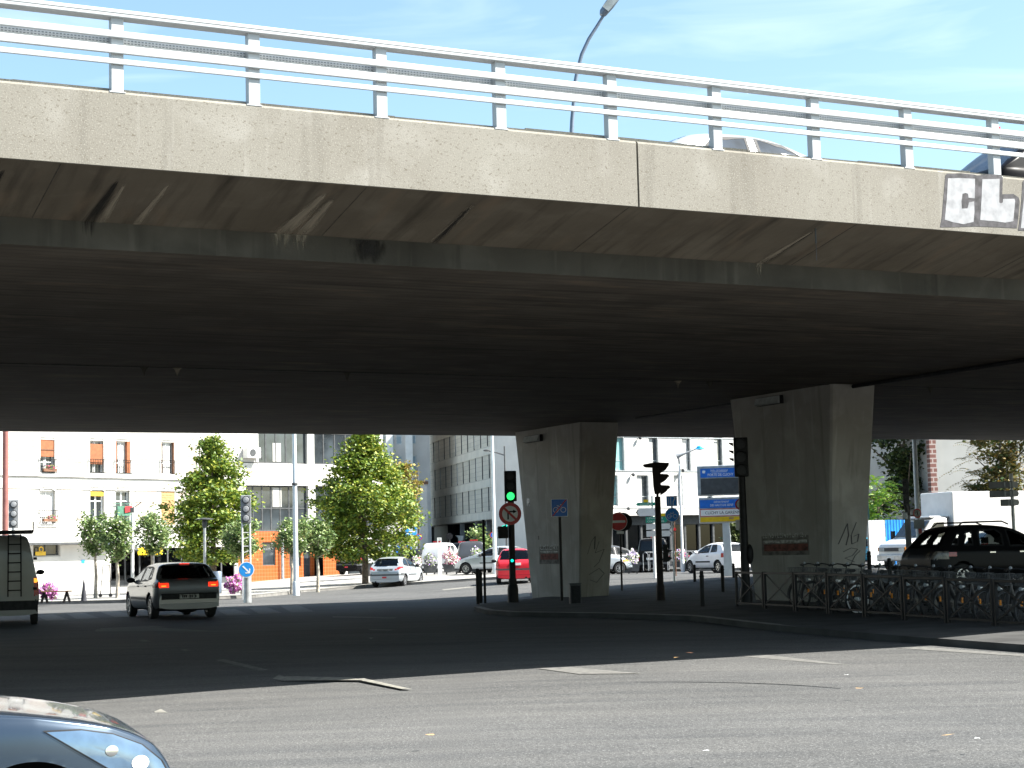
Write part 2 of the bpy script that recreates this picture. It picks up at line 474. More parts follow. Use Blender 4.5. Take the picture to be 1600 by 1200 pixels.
M['wpetal'] = leafmat('white_petal', [(0.75, 0.75, 0.70), (0.78, 0.70, 0.74)])
M['rpetal'] = leafmat('crimson_petal', [(0.60, 0.04, 0.16), (0.62, 0.10, 0.28)])
M['vpetal'] = leafmat('violet_petal', [(0.25, 0.15, 0.42), (0.40, 0.30, 0.60), (0.5, 0.45, 0.55)])

# ------------------------------------------------------------------ mesh helpers
class MB:
    def __init__(s): s.v, s.f, s.mi = [], [], []
    def add(s, v, f, mi=0):
        o = len(s.v)
        s.v += [tuple(p) for p in v]
        s.f += [tuple(i + o for i in q) for q in f]
        s.mi += [mi] * len(f)
        return s
    def box(s, x0, x1, y0, y1, z0, z1, mi=0):
        v = [(x, y, z) for z in (z0, z1) for y in (y0, y1) for x in (x0, x1)]
        return s.add(v, [(0, 2, 3, 1), (4, 5, 7, 6), (0, 1, 5, 4), (2, 6, 7, 3), (0, 4, 6, 2), (1, 3, 7, 5)], mi)
    def tube(s, pts, r, n=10, mi=0, caps=True, close=False):
        pts = [Vector(p) for p in pts]
        k = len(pts)
        rs = r if isinstance(r, (list, tuple)) else [r] * k
        ring = []
        prev = None
        for i, p in enumerate(pts):
            if close: d = pts[(i + 1) % k] - pts[i - 1]
            else: d = pts[min(i + 1, k - 1)] - pts[max(i - 1, 0)]
            d.normalize()
            a = (Vector((0, 0, 1)) if abs(d.z) < 0.9 else Vector((0, 1, 0))) if prev is None else prev
            u = (a - d * a.dot(d))
            if u.length < 1e-6: u = d.orthogonal()
            u.normalize(); w = d.cross(u); prev = u
            ring.append([p + (u * math.cos(2 * math.pi * j / n) + w * math.sin(2 * math.pi * j / n)) * rs[i] for j in range(n)])
        v = [q for g in ring for q in g]
        f = []
        for i in range(k if close else k - 1):
            i2 = (i + 1) % k
            for j in range(n):
                j2 = (j + 1) % n
                f.append((i * n + j, i * n + j2, i2 * n + j2, i2 * n + j))
        if caps and not close:
            f.append(tuple(range(n - 1, -1, -1))); f.append(tuple((k - 1) * n + j for j in range(n)))
        return s.add(v, f, mi)
    def cyl(s, p0, p1, r, r1=None, n=12, mi=0):
        return s.tube([p0, p1], [r, r if r1 is None else r1], n, mi)
    def lathe(s, prof, c=(0, 0, 0), ax='z', n=20, mi=0):
        v, f = [], []
        for (r, h) in prof:
            for j in range(n):
                a = 2 * math.pi * j / n
                x, y = r * math.cos(a), r * math.sin(a)
                p = (x, y, h) if ax == 'z' else ((x, h, y) if ax == 'y' else (h, x, y))
                v.append((p[0] + c[0], p[1] + c[1], p[2] + c[2]))
        for i in range(len(prof) - 1):
            for j in range(n):
                j2 = (j + 1) % n
                f.append((i * n + j, i * n + j2, (i + 1) * n + j2, (i + 1) * n + j))
        return s.add(v, f, mi)
    def prism(s, poly, y0, y1, mi=0, ax='y'):
        """polygon in (x, z) carried from y0 to y1 (ax='y'), or in (x, y) from z0 to z1 (ax='z'), or in (y, z) along x"""
        n = len(poly)
        fn = {'y': lambda a, b, h: (a, h, b), 'z': lambda a, b, h: (a, b, h), 'x': lambda a, b, h: (h, a, b)}[ax]
        v = [fn(a, b, y0) for a, b in poly] + [fn(a, b, y1) for a, b in poly]
        f = [tuple(range(n)), tuple(range(2 * n - 1, n - 1, -1))]
        f += [(i, i + n, (i + 1) % n + n, (i + 1) % n) for i in range(n)]
        return s.add(v, f, mi)
    def disc(s, c, r, y0, y1, n=28, mi=0, sx=1.0):
        return s.prism([(c[0] + sx * r * math.cos(2 * math.pi * j / n), c[1] + r * math.sin(2 * math.pi * j / n)) for j in range(n)], y0, y1, mi)
    def ring(s, c, r0, r1, y0, y1, n=32, mi=0):
        for j in range(n):
            a, b = 2 * math.pi * j / n, 2 * math.pi * (j + 1) / n
            q = [(c[0] + r * math.cos(t), c[1] + r * math.sin(t)) for r, t in ((r0, a), (r1, a), (r1, b), (r0, b))]
            v = [(x, y0, z) for x, z in q] + [(x, y1, z) for x, z in q]
            s.add(v, [(0, 1, 2, 3), (7, 6, 5, 4), (1, 5, 6, 2), (0, 3, 7, 4)], mi)
        return s
    def ball(s, c, r, n=12, mi=0, m=8):
        rx, ry, rz = (r, r, r) if not isinstance(r, (tuple, list)) else r
        v, f = [], []
        for i in range(m + 1):
            t = math.pi * i / m
            for j in range(n):
                a = 2 * math.pi * j / n
                v.append((c[0] + rx * math.sin(t) * math.cos(a), c[1] + ry * math.sin(t) * math.sin(a), c[2] + rz * math.cos(t)))
        for i in range(m):
            for j in range(n):
                j2 = (j + 1) % n
                f.append((i * n + j, (i + 1) * n + j, (i + 1) * n + j2, i * n + j2))
        return s.add(v, f, mi)
    def bar(s, p0, p1, w, h, mi=0):
        """box beam between two points, w wide sideways, h high"""
        p0, p1 = Vector(p0), Vector(p1)
        d = (p1 - p0).normalized()
        a = Vector((0, 0, 1)) if abs(d.z) < 0.95 else Vector((0, 1, 0))
        sx = d.cross(a).normalized(); sz = sx.cross(d).normalized()
        v = [p + sx * (w / 2 * i) + sz * (h / 2 * j) for p in (p0, p1) for i, j in ((-1, -1), (1, -1), (1, 1), (-1, 1))]
        return s.add(v, [(3, 2, 1, 0), (4, 5, 6, 7), (0, 1, 5, 4), (1, 2, 6, 5), (2, 3, 7, 6), (3, 0, 4, 7)], mi)
    def build(s, name, mats, parent=None, smooth=False, bevel=0.0, loc=None, rot=None, fix=True):
        me = bpy.data.meshes.new(name)
        me.from_pydata(s.v, [], s.f)
        for m in (mats if isinstance(mats, (list, tuple)) else [mats]): me.materials.append(m)
        me.polygons.foreach_set('material_index', s.mi)
        if fix:
            bm = bmesh.new(); bm.from_mesh(me)
            bmesh.ops.recalc_face_normals(bm, faces=bm.faces)
            bm.to_mesh(me); bm.free()
        if smooth:
            me.polygons.foreach_set('use_smooth', [True] * len(me.polygons))
            me.set_sharp_from_angle(angle=R(smooth if smooth > 1 else 40))
        me.update()
        o = bpy.data.objects.new(name, me)
        COL.objects.link(o)
        if parent: o.parent = parent
        if loc is not None: o.location = loc
        if rot is not None: o.rotation_euler = rot
        if bevel:
            b = o.modifiers.new('bevel', 'BEVEL'); b.width = bevel; b.segments = 2; b.limit_method = 'ANGLE'
        return o

def tag(o, label, cat, group=None, kind=None):
    if label: o['label'] = label
    if cat: o['category'] = cat
    if group: o['group'] = group
    if kind: o['kind'] = kind
    return o

def thing(name, label, cat, loc=(0, 0, 0), rz=0.0, group=None):
    o = bpy.data.objects.new(name, None)
    o.empty_display_size = 0.2
    COL.objects.link(o)
    o.location = loc
    o.rotation_euler = (0, 0, rz)
    return tag(o, label, cat, group)

def struct(o):
    o['kind'] = 'structure'
    return o

def dup(o, loc=None, rz=None, label=None, parent=None):
    c = o.copy()
    COL.objects.link(c)
    if parent: c.parent = parent
    for ch in list(o.children):
        dup(ch, parent=c)
    if loc is not None: c.location = loc
    if rz is not None: c.rotation_euler = (0, 0, rz)
    if label: c['label'] = label
    return c

def text_mesh(txt, w, h, name, material, parent, loc, rot=(R(90), 0, 0), shear=0.0, align='CENTER', thick=0.003, bold=0.0):
    cu = bpy.data.curves.new('lettering', 'FONT')
    cu.body = txt
    cu.align_x = align; cu.align_y = 'CENTER'
    cu.shear = shear
    cu.offset = bold
    cu.extrude = 0.0
    cu.resolution_u = 2
    tmp = bpy.data.objects.new('lettering', cu)
    COL.objects.link(tmp)
    dg = bpy.context.evaluated_depsgraph_get()
    me = bpy.data.meshes.new_from_object(tmp.evaluated_get(dg))
    bpy.data.objects.remove(tmp)
    co = np.array([v.co[:] for v in me.vertices])
    lo, hi = co.min(0), co.max(0)
    c = (lo + hi) / 2
    sx, sy = w / max(1e-6, hi[0] - lo[0]), h / max(1e-6, hi[1] - lo[1])
    for v in me.vertices:
        v.co = ((v.co.x - c[0]) * sx, (v.co.y - c[1]) * sy, 0)
    me.name = name
    me.materials.clear(); me.materials.append(material)
    o = bpy.data.objects.new(name, me)
    COL.objects.link(o)
    o.parent = parent
    o.location = loc
    o.rotation_euler = rot
    return o
# ------------------------------------------------------------------ ground, pavements, markings
def sheet(name, poly, lift, material, cut=3.0, skirt=0.0):
    """flat polygon laid on the ground and following its slope; skirt = a side face down to the road"""
    bm = bmesh.new()
    vs = [bm.verts.new((p[0], p[1], 0)) for p in poly]
    bm.faces.new(vs)
    if cut:
        xs, ys = [p[0] for p in poly], [p[1] for p in poly]
        for ax, lo, hi in ((0, min(xs), max(xs)), (1, min(ys), max(ys))):
            k = math.ceil(lo / cut)
            while k * cut < hi:
                co = [0, 0, 0]; no = [0, 0, 0]; co[ax] = k * cut; no[ax] = 1
                if abs(k * cut) < 160:
                    bmesh.ops.bisect_plane(bm, geom=bm.verts[:] + bm.edges[:] + bm.faces[:], plane_co=co, plane_no=no)
                k += 1
    for v in bm.verts: v.co.z = gz(v.co.x, v.co.y) + lift
    if skirt:
        be = [e for e in bm.edges if e.is_boundary]
        r = bmesh.ops.extrude_edge_only(bm, edges=be)
        for v in r['geom']:
            if isinstance(v, bmesh.types.BMVert): v.co.z -= skirt
    bmesh.ops.recalc_face_normals(bm, faces=bm.faces)
    me = bpy.data.meshes.new(name); bm.to_mesh(me); bm.free()
    for f in me.polygons:
        pass
    me.materials.append(material)
    o = bpy.data.objects.new(name, me); COL.objects.link(o)
    return struct(o)

xs = [-3000, -900, -300] + list(range(-120, 124, 4)) + [300, 900, 3000]
ys = [-400, -60, -20] + list(range(-4, 180, 4)) + [300, 900, 4000]
gv = [(x, y, gz(x, y)) for y in ys for x in xs]
nx = len(xs)
gf = [(j * nx + i, j * nx + i + 1, (j + 1) * nx + i + 1, (j + 1) * nx + i) for j in range(len(ys) - 1) for i in range(nx - 1)]
g = MB(); g.add(gv, gf)
struct(g.build('road', M['asphalt'], fix=False))

def P2(p): return (p.x, p.y)
def kerb(name, pts, lift=0.0, w=0.22, h=0.135, mat_='kerb'):
    """stone kerb: a strip w wide along the line, its top h above the road"""
    mb = MB()
    pts = [Vector((p[0], p[1], 0)) for p in pts]
    dense = []
    for a, b in zip(pts[:-1], pts[1:]):
        k = max(1, int((b - a).length / 2))
        dense += [a.lerp(b, i / k) for i in range(k)]
    dense.append(pts[-1])
    n = len(dense)
    v = []
    for i, p in enumerate(dense):
        d = (dense[min(i + 1, n - 1)] - dense[max(i - 1, 0)]).normalized()
        s = Vector((-d.y, d.x, 0))
        z = gz(p.x, p.y)
        for off, zz in ((0, -0.05), (0.015, h - 0.02), (0.03, h), (w, h)):
            q = p + s * off
            v.append((q.x, q.y, z + zz))
    f = [(i * 4 + j, i * 4 + 4 + j, i * 4 + 5 + j, i * 4 + 1 + j) for i in range(n - 1) for j in range(3)]
    mb.add(v, f)
    return struct(mb.build(name, M[mat_]))

pl = [G(62, 945), G(200, 942), G(400, 934), G(480, 926), G(572, 918), G(660, 913), G(750, 907), G(815, 903)]
ext = pl[0] + (pl[0] - pl[1]) * 9
front = [P2(ext)] + [P2(p) for p in pl]
sheet('plaza_pavement', front + [(8, 240), (-260, 240), (-260, ext.y)], 0.125, M['pave2'], 4)
kerb('plaza_kerb', front)
hp = [G(905, 896), G(1000, 893.5), G(1200, 891), G(1500, 886)]
hp2 = [P2(p) for p in hp] + [(hp[-1].x + 150, hp[-1].y + 30)]
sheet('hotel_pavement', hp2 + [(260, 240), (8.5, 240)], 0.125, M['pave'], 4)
kerb('hotel_kerb', hp2)
# the pavement round the bridge piers
ipx = [(741, 949), (760, 954), (800, 957), (940, 959), (1080, 963), (1200, 972), (1400, 984), (1640, 1000)]
ip = [zpl(x, y, 0.1) for x, y in ipx]
bk = [zpl(x, y, 0.1) for x, y in ((1640, 905), (1400, 912), (1190, 917), (1040, 924), (950, 928), (800, 939), (752, 944))]
isl = [P2(p) for p in ip] + [P2(p) for p in bk]
def isheet():
    bm = bmesh.new()
    bm.faces.new([bm.verts.new((x, y, 0.11 + gz(x, y) * 0.9)) for x, y in isl])
    me = bpy.data.meshes.new('pier_pavement'); bmesh.ops.recalc_face_normals(bm, faces=bm.faces)
    r = bmesh.ops.extrude_edge_only(bm, edges=[e for e in bm.edges if e.is_boundary])
    for v in r['geom']:
        if isinstance(v, bmesh.types.BMVert): v.co.z -= 0.45
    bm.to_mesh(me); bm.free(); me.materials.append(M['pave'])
    o = bpy.data.objects.new('pier_pavement', me); COL.objects.link(o); struct(o)
isheet()
kerb('pier_kerb', [P2(p) for p in ip], 0, 0.2, 0.122)

MK = [0]
def marking(name, px, material='mark', lift=0.004):
    MK[0] += 1; lift += 0.0015 * (MK[0] % 4)
    return sheet(name, [P2(G(x, y)) for x, y in px], lift, M[material], 0)
for q in ([(205, 1093), (222, 1092), (262, 1114), (243, 1114)], [(122, 1089), (208, 1090), (222, 1096), (124, 1096)], [(84, 1094), (104, 1083), (128, 1094), (122, 1101)],
          [(553, 1061), (568, 1060), (644, 1077), (628, 1077)], [(446, 1057), (552, 1059), (566, 1063), (448, 1064)], [(426, 1061), (436, 1055), (452, 1060), (446, 1065)]):
    marking('road_marking', q, 'mark')
for q in ([(838, 1045), (890, 1043), (1003, 1053), (905, 1054)], [(1150, 1025), (1186, 1022), (1330, 1039), (1300, 1038)], [(1400, 1013), (1440, 1011), (1600, 1023), (1598, 1026)],
          [(1545, 1003), (1600, 1004), (1600, 1010)], [(215, 1001), (225, 1000), (300, 1017), (290, 1018)], [(330, 1030), (345, 1029), (420, 1047), (405, 1048)],
          [(155, 982), (240, 978), (262, 980), (160, 985)], [(148, 987), (150, 984), (250, 981), (345, 987), (342, 984)][:4], [(1080, 972), (1090, 971), (1180, 977), (1165, 978)],
          [(950, 965), (1040, 967), (1040, 968.5), (950, 966.5)], [(575, 983), (615, 984), (610, 985.5), (578, 985)], [(520, 963), (620, 965), (615, 967), (520, 965)]):
    marking('road_marking', q, 'mark2')
for k, (x0, x1) in enumerate(((62, 92), (110, 140), (162, 200), (345, 375), (395, 425), (445, 475))):
    y = 968 - k * 2.6
    marking('crossing_stripe', [(x0 - 6, y - 6 - k * .3), (x0 + 22, y - 7.4 - k * .3), (x1 + 16, y + 0.6), (x1 - 20, y + 2)], 'mark2')
for q in ([(690, 921), (752, 915), (754, 916.2), (694, 922.5)], [(430, 928.5), (480, 927), (480, 928), (430, 929.5)], [(804, 929), (828, 927), (828, 932), (812, 934)], [(1010, 917), (1100, 909), (1102, 910), (1012, 918)]):
    marking('road_marking', q, 'mark')
def skid(cx, cy, r, a0, a1, w):
    v = []
    for i in range(17):
        a = R(a0 + (a1 - a0) * i / 16)
        ww = w * (0.4 + 0.6 * math.sin(math.pi * i / 16))
        for rr in (r - ww / 2, r + ww / 2):
            v.append((cx + rr * math.cos(a), cy + rr * math.sin(a), 0.005))
    mb = MB(); mb.add(v, [(2 * i, 2 * i + 1, 2 * i + 3, 2 * i + 2) for i in range(16)])
    struct(mb.build('tyre_mark', M['skid']))
c0 = G(1130, 1075)
skid(c0.x - 1.6, c0.y - 2.0, 3.4, 25, 78, 0.10)
# patched strips of newer asphalt
M['patch'] = mat('road_patch_asphalt', (0.062, 0.062, 0.061), 0.85, 0, 0.15, 9, 0.4, col2=(0.085, 0.084, 0.08))
# leaves and scraps lying on the road
for i, (px, py, m_) in enumerate(((1057, 1041, 'tan'), (1078, 1033, 'brown'), (1344, 1094, 'tan'), (1482, 1173, 'tan'), (672, 1171, 'tan'), (1104, 1199, 'signwhite'), (1323, 1071, 'signwhite'), (1528, 1179, 'signwhite'), (580, 1000, 'signwhite'))):
    p = G(px, py)
    s = 0.045 if m_ != 'signwhite' else 0.03
    mb = MB()
    a = random.random() * 6
    pts = [(s * rr * math.cos(a + t), s * 0.6 * rr * math.sin(a + t), 0.004 + 0.012 * random.random()) for t, rr in ((0, 1.5), (.9, .9), (2, 1), (3.1, 1.4), (4.2, .9), (5.3, 1))]
    mb.add(pts + [(0, 0, 0.012)], [(k, (k + 1) % 6, 6) for k in range(6)])
    o = mb.build('dry_leaf' if m_ != 'signwhite' else 'paper_scrap', M[m_], loc=(p.x, p.y, 0.004))
    if m_ != 'signwhite': tag(o, 'small dry fallen leaf lying on the open road in the foreground', 'leaf', 'fallen leaves on the road')
    else: tag(o, 'tiny white paper scrap lying on the road surface', 'litter', 'paper scraps on the road')

# ------------------------------------------------------------------ bridge
BR = R(90) - TH
bridge = thing('road_bridge', 'wide concrete road bridge with sunlit parapet crossing overhead', 'bridge', (0, 0, 0), BR)
T0, T1 = -70.0, 150.0
QN, QW, QF, QE = 20.6, 22.4, 54.3, 56.1
prof = [(QN + .03, 6.365), (QW, 6.0), (QW, 5.65), (QF, 5.65), (QF, 6.0), (QE - .03, 6.365), (QE - .03, 6.60), (QN + .03, 6.60)]
mb = MB()
n = len(prof)
v = [(T0, q, z) for q, z in prof] + [(T1, q, z) for q, z in prof]
f = [(i, (i + 1) % n, (i + 1) % n + n, i + n) for i in range(n)]
for i, fc in enumerate(f):
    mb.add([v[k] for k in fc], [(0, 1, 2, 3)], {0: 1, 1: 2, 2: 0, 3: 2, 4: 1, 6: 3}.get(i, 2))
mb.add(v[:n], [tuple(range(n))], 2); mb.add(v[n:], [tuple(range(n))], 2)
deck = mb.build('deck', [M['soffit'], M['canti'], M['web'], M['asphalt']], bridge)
for q0, q1, s in ((QN, QN + .27, 1), (QE - .27, QE, -1)):
    for a, b in ((T0, 12.375), (12.405, T1)):
        MB().prism([(q0, 6.34), (q1, 6.37), (q1, 7.26), (q0 + (.02 if s > 0 else 0), 7.26), (q0, 7.23)], a, b, ax='x').build('parapet', M['fascia'], bridge)
    # set-back plinth above the parapet edge, in worn lengths
    t = T0
    rr = random.Random(3)
    mb = MB()
    while t < T1:
        w_ = rr.uniform(0.7, 2.6) if -5 < t < 30 else 12
        h = 7.325 + rr.uniform(-.012, .012)
        mb.box(t, min(t + w_, T1), q0 + (.14 if s > 0 else -.1), q1 + (.14 if s > 0 else -.1), 7.1, h)
        t += w_ + 0.002
    mb.build('coping', M['coping'], bridge)
# seams in the cantilever formwork and dark joint lines
for t in [i * 3.9 + .6 for i in range(-5, 13)]:
    MB().bar((t, QN + .1, 6.349), (t, QW - .02, 6.001), 0.006, 0.004).build('joint_line', M['soot'], bridge)

def on_q(px, py, q):
    d = ray(px, py); k = (q - CAM.dot(A2)) / d.dot(A2); p = CAM + d * k
    return (p.dot(T2), p.z)
def on_t(px, py, t):
    d = ray(px, py); k = (t - CAM.dot(T2)) / d.dot(T2); p = CAM + d * k
    return (p.dot(A2), p.z)
def on_canti(px, py):
    """point on the sloping underside between parapet and web"""
    d = ray(px, py)
    q0, z0, sl = QN + .03, 6.365, (6.0 - 6.365) / (QW - QN - .03)
    # z - z0 = sl * (q - q0)
    k = (z0 - CAM.z + sl * (CAM.dot(A2) - q0)) / (d.z - sl * d.dot(A2))
    p = CAM + d * k
    return (p.dot(T2), p.dot(A2), p.z)

# water stains: lime and soot runs below the drain holes
def run(px, wid, col, seed, web=True, fan=1.5):
    a = on_canti(*px[0]); b = on_canti(*px[1])
    N = 10
    v, uvs, f = [], [], []
    off = .0015 * (seed % 4)
    sl = (6.0 - 6.365) / (QW - QN - .03)
    rows = []
    for i in range(N + 1):
        u = i / N
        q = a[1] + (QW - .012 - a[1]) * u
        rows.append((a[0] + (b[0] - a[0]) * u, q, 6.365 + sl * (q - QN - .03) - .004 - off, (.03 + .042 * wid * (.12 + fan * .55 * u)), u))
    if web:
        t, q, z, w, u = rows[-1]
        for k in range(1, 6): rows.append((t, QW - .004 - off, 6.0 - .07 * k, w * (1 - .05 * k), 1 + k * .14))
    for t, q, z, w, u in rows:
        for s_ in (0, .25, .5, .75, 1):
            v.append((t + (s_ - .5) * 2 * w, q, z)); uvs.append((s_ + seed * 1.0 * 0, u))
    for r in range(len(rows) - 1):
        for c in range(4): f.append((r * 5 + c, r * 5 + c + 1, r * 5 + 6 + c, r * 5 + 5 + c))
    mb = MB(); mb.add(v, f)
    o = mb.build('stain', M[col + '_run'], bridge, fix=False)
    ul = o.data.uv_layers.new(name='UVMap')
    for lp in o.data.loops: ul.data[lp.index].uv = uvs[lp.vertex_index]
    return o
run([(185, 280), (140, 344)], 4, 'soot', 1)
run([(197, 284), (160, 344)], 2, 'calcite', 12, False)
run([(265, 285), (215, 345)], 3, 'calcite', 2, False, 1.0)
run([(512, 298), (440, 364)], 7, 'calcite', 3)
run([(522, 308), (470, 366)], 5, 'calcite', 4)
run([(742, 317), (690, 366)], 3, 'calcite', 5, False)
run([(738, 320), (715, 345)], 2, 'soot', 6, False)
run([(1275, 357), (1200, 402)], 3, 'calcite', 7)
run([(1274, 360), (1235, 382)], 2, 'soot', 8, False)
run([(8, 262), (-20, 290)], 3, 'soot', 9, False)
# soot patch on the web
t_, z_ = on_q(575, 388, QW - .006)
v, uvs, f = [], [], []
for j in range(5):
    for i in range(5):
        v.append((t_ - .42 + .84 * i / 4, QW - .005, 5.985 - .32 * j / 4)); uvs.append((i / 4, .1 + j * .3))
for j in range(4):
    for i in range(4): f.append((j * 5 + i, j * 5 + i + 1, j * 5 + 6 + i, j * 5 + 5 + i))
mb = MB(); mb.add(v, f)
o = mb.build('stain', M['soot_run'], bridge, fix=False)
ul = o.data.uv_layers.new(name='UVMap')
for lp in o.data.loops: ul.data[lp.index].uv = uvs[lp.vertex_index]
# drain stub and its drip
p = on_canti(1274, 357)
MB().cyl((p[0], p[1], p[2] + .02), (p[0], p[1], p[2] - .22), .012, n=8).cyl((p[0], p[1], p[2] - .2), (p[0], p[1], p[2] - .48), .004, n=6).build('drain_pipe', M['dgrey'], bridge)

# graffiti letters on the parapet
def gp(pts, dq, m_, nm):
    return MB().prism([on_q(1440 + x / 8.57, 240 + y / 8.57, QN) for x, y in pts], QN - dq, QN - dq + 0.002).build(nm, M[m_], graf)
graf = MB().prism([on_q(1440 + x / 8.57, 240 + y / 8.57, QN) for x, y in
                   [(318, 290), (340, 268), (520, 262), (700, 280), (740, 292), (900, 275), (1060, 285), (1085, 320), (1078, 545), (1230, 540), (1300, 590), (1312, 650), (1290, 900), (1275, 1000), (1000, 985), (735, 975), (400, 985), (245, 985), (270, 860), (300, 500)]],
                  QN - .004, QN - .002).build('graffiti', M['bgraf'], bridge)
graf['label'] = 'block letters CL sprayed in silver with dark outline'
gp([(350, 332), (520, 328), (712, 338), (708, 600), (625, 592), (618, 540), (590, 528), (545, 538), (530, 640), (535, 738), (612, 735), (632, 655), (700, 640), (705, 780), (692, 915), (560, 945), (420, 920), (308, 885), (335, 600)], .006, 'sgraf', 'letter')
gp([(810, 345), (1042, 338), (1036, 655), (1060, 668), (1084, 655), (1088, 608), (1240, 606), (1248, 640), (1225, 905), (1120, 925), (960, 905), (782, 890), (800, 600)], .006, 'sgraf', 'letter')
gp([(1350, 380), (1375, 345), (2000, 360), (2000, 1060), (1290, 1030), (1310, 900), (1335, 640)], .004, 'bgraf', 'outline')
gp([(1390, 400), (1950, 420), (1950, 1010), (1325, 1000), (1345, 800)], .006, 'sgraf', 'letter')

p = zpl(800, 588, 5.65)
qj = p.dot(A2)
MB().box(T0, T1, qj - .05, qj + .05, 5.64, 5.649).build('deck_joint', M['soot'], bridge)
for k, t in enumerate((9.5, 10.2, 14, 22.5, 23.4, 27.6, 30.2)):
    MB().lathe([(.10, 0), (.06, -.03), (.02, -.10 - .03 * (k % 3)), (.0, -.2)], (t, qj, 5.64), n=8).build('lime_drip', M['calcite' if k % 2 else 'web'], bridge)
# service conduits under the deck, square to it, near the second pier
mb = MB()
mb.tube([(27.6, 24, 5.60), (27.6, 35.9, 5.60)], .05, 8)
mb.tube([(27.0, 35.9, 5.58), (27.2, 40, 5.58), (27.3, 46, 5.6)], .03, 8)
mb.build('conduit', M['dark'], bridge)

# ------------------------------------------------------------------ railing on the parapet
rail = thing('guard_rail', 'white steel railing of posts and flat bars along the near bridge parapet', 'railing', tuple(tq(0, QN, 7.26)), BR)
mb = MB(); mb.box(-.075, .075, .0, .125, -.02, .95); mb.box(-.1, .1, -.004, .14, -.02, .0)
mb0 = mb.build('post', M['rail'], rail, bevel=.006)
k0 = -18
mb0.location = (5.15 + 1.7165 * k0, 0, 0)
for k in range(k0 + 1, 36):
    c = mb0.copy(); COL.objects.link(c); c.parent = rail; c.location = (5.15 + 1.7165 * k, 0, 0)
ra, rb = 5.15 + 1.7165 * k0 - .6, 5.15 + 1.7165 * 35 + .6
for nm, y0, y1, z0, z1 in (('top_rail', -.045, .15, .905, 1.0), ('bar', -.045, -.002, .65, .735), ('bar', -.045, -.002, .455, .56), ('bar', -.03, -.002, .325, .395)):
    MB().box(ra, rb, y0, y1, z0, z1).build(nm, M['rail'], rail, bevel=.008)
MB().box(ra, rb, -.0475, -.046, .950, .955).build('seam', M['dgrey'], rail)
st = MB().box(ra, rb, .128, .14, .60, .70).build('slotted_strip', M['white'], rail)  # whiter than the rails, so the shaded strip looks lit
mb = MB()
for k in range(-60, 460):
    t = 3.2 + k * .043
    if int((t - 5.15) / 1.7165 * 40) % 40 in (0, 39): continue
    for z in (.632, .664):
        mb.add([(t, .1265, z), (t + .024, .1265, z), (t + .024, .1265, z + .013), (t, .1265, z + .013)], [(0, 1, 2, 3)])
mb.build('slot', M['grey'], st)

# ------------------------------------------------------------------ piers
def pier(name, q0, label, tc):
    o = thing(name, label, 'bridge pier', tuple(tq(tc, q0 + 1.6, 0)), BR, 'bridge piers')
    N = 10
    v, f = [], []
    for i in range(N + 1):
        u = i / N
        z = -0.3 + 5.96 * u
        hx, hy = .525 + .17 * u, 1.6 + .70 * u
        c = .05
        v += [(x, y, z) for x, y in ((-hx + c, -hy), (hx - c, -hy), (hx, -hy + c), (hx, hy - c), (hx - c, hy), (-hx + c, hy), (-hx, hy - c), (-hx, -hy + c))]
    for i in range(N):
        f += [(i * 8 + j, i * 8 + (j + 1) % 8, i * 8 + 8 + (j + 1) % 8, i * 8 + 8 + j) for j in range(8)]
    mb = MB(); mb.add(v, f)
    mb.build('shaft', M['pier'], o)
    return o
pier1 = pier('bridge_pier', 48.9, 'concrete pier behind the green traffic light, with the blue sign in front', 27.30)
pier2 = pier('bridge_pier', 36.4, 'nearer concrete pier rising behind the bicycle station', 27.62)

def tface(z): return 27.095 - .17 * (z + .3) / 5.96
def pier_plate(px, py, name, label, cat, group=None):
    dt = -.32 if px < 1000 else 0.0
    t = 26.95 + dt
    for _ in range(5):
        q, z = on_t(px, py, t); t = tface(z) + dt
    return thing(name, label, cat, tuple(tq(t, q, z)), BR - R(90), group)
def wall_lamp(px, py, label):
    o = pier_plate(px, py, 'tunnel_light', label, 'wall light', 'lights fixed high on the piers')
    MB().box(-.55, .55, -.10, .03, -.10, .12).build('housing', M['dark'], o, bevel=.015)
    MB().prism([(-.10, -.09), (-.20, -.07), (-.14, .10), (-.10, .11)], -.52, .52, ax='x').build('diffuser', M['tube'], o)
    return o
wall_lamp(836, 686, 'grey tunnel light on the farther pier above the blue bicycle sign')
wall_lamp(1205, 627, 'unlit tunnel light high on the nearer pier above the bicycles')

def flat(o, name, x0, x1, z0, z1, y, m_, th=.002):
    return MB().box(x0, x1, y - th, y, z0, z1).build(name, M[m_], o)
po = pier_plate(857, 857, 'wall_poster', 'torn poster with white letters and red band on the farther pier', 'poster', 'posters pasted on the piers')
po.scale = (1.55, 1, 1)
flat(po, 'sheet', -.42, .45, -.5, .48, 0, 'paper')
text_mesh('STEMANCE', .80, .26, 'lettering', M['paperw'], po, (.02, -.004, .33))
text_mesh('CELLENSI', .80, .24, 'lettering', M['paperw'], po, (.02, -.004, .07))
flat(po, 'grey_band', -.38, .43, -.13, -.08, -.003, 'paperw')
flat(po, 'red_band', -.36, .43, -.36, -.17, -.003, 'paperr')
MB().box(-.44, -.40, -.012, -.002, .30, .42).build('tape', M['black'], po)
po2 = pier_plate(1226, 841, 'wall_poster', 'wide poster with two rows of white letters and red band on the nearer pier', 'poster', 'posters pasted on the piers')
po2.scale = (1.75, 1, 1)
flat(po2, 'sheet', -.60, .60, -.44, .44, 0, 'paper')
text_mesh('NANCENANCENANCE', 1.12, .20, 'lettering', M['paperw'], po2, (0, -.004, .32))
text_mesh('LENSTLENSTLENST', 1.12, .19, 'lettering', M['paperw'], po2, (0, -.004, .11))
flat(po2, 'grey_band', -.56, .56, -.12, -.05, -.003, 'paperw')
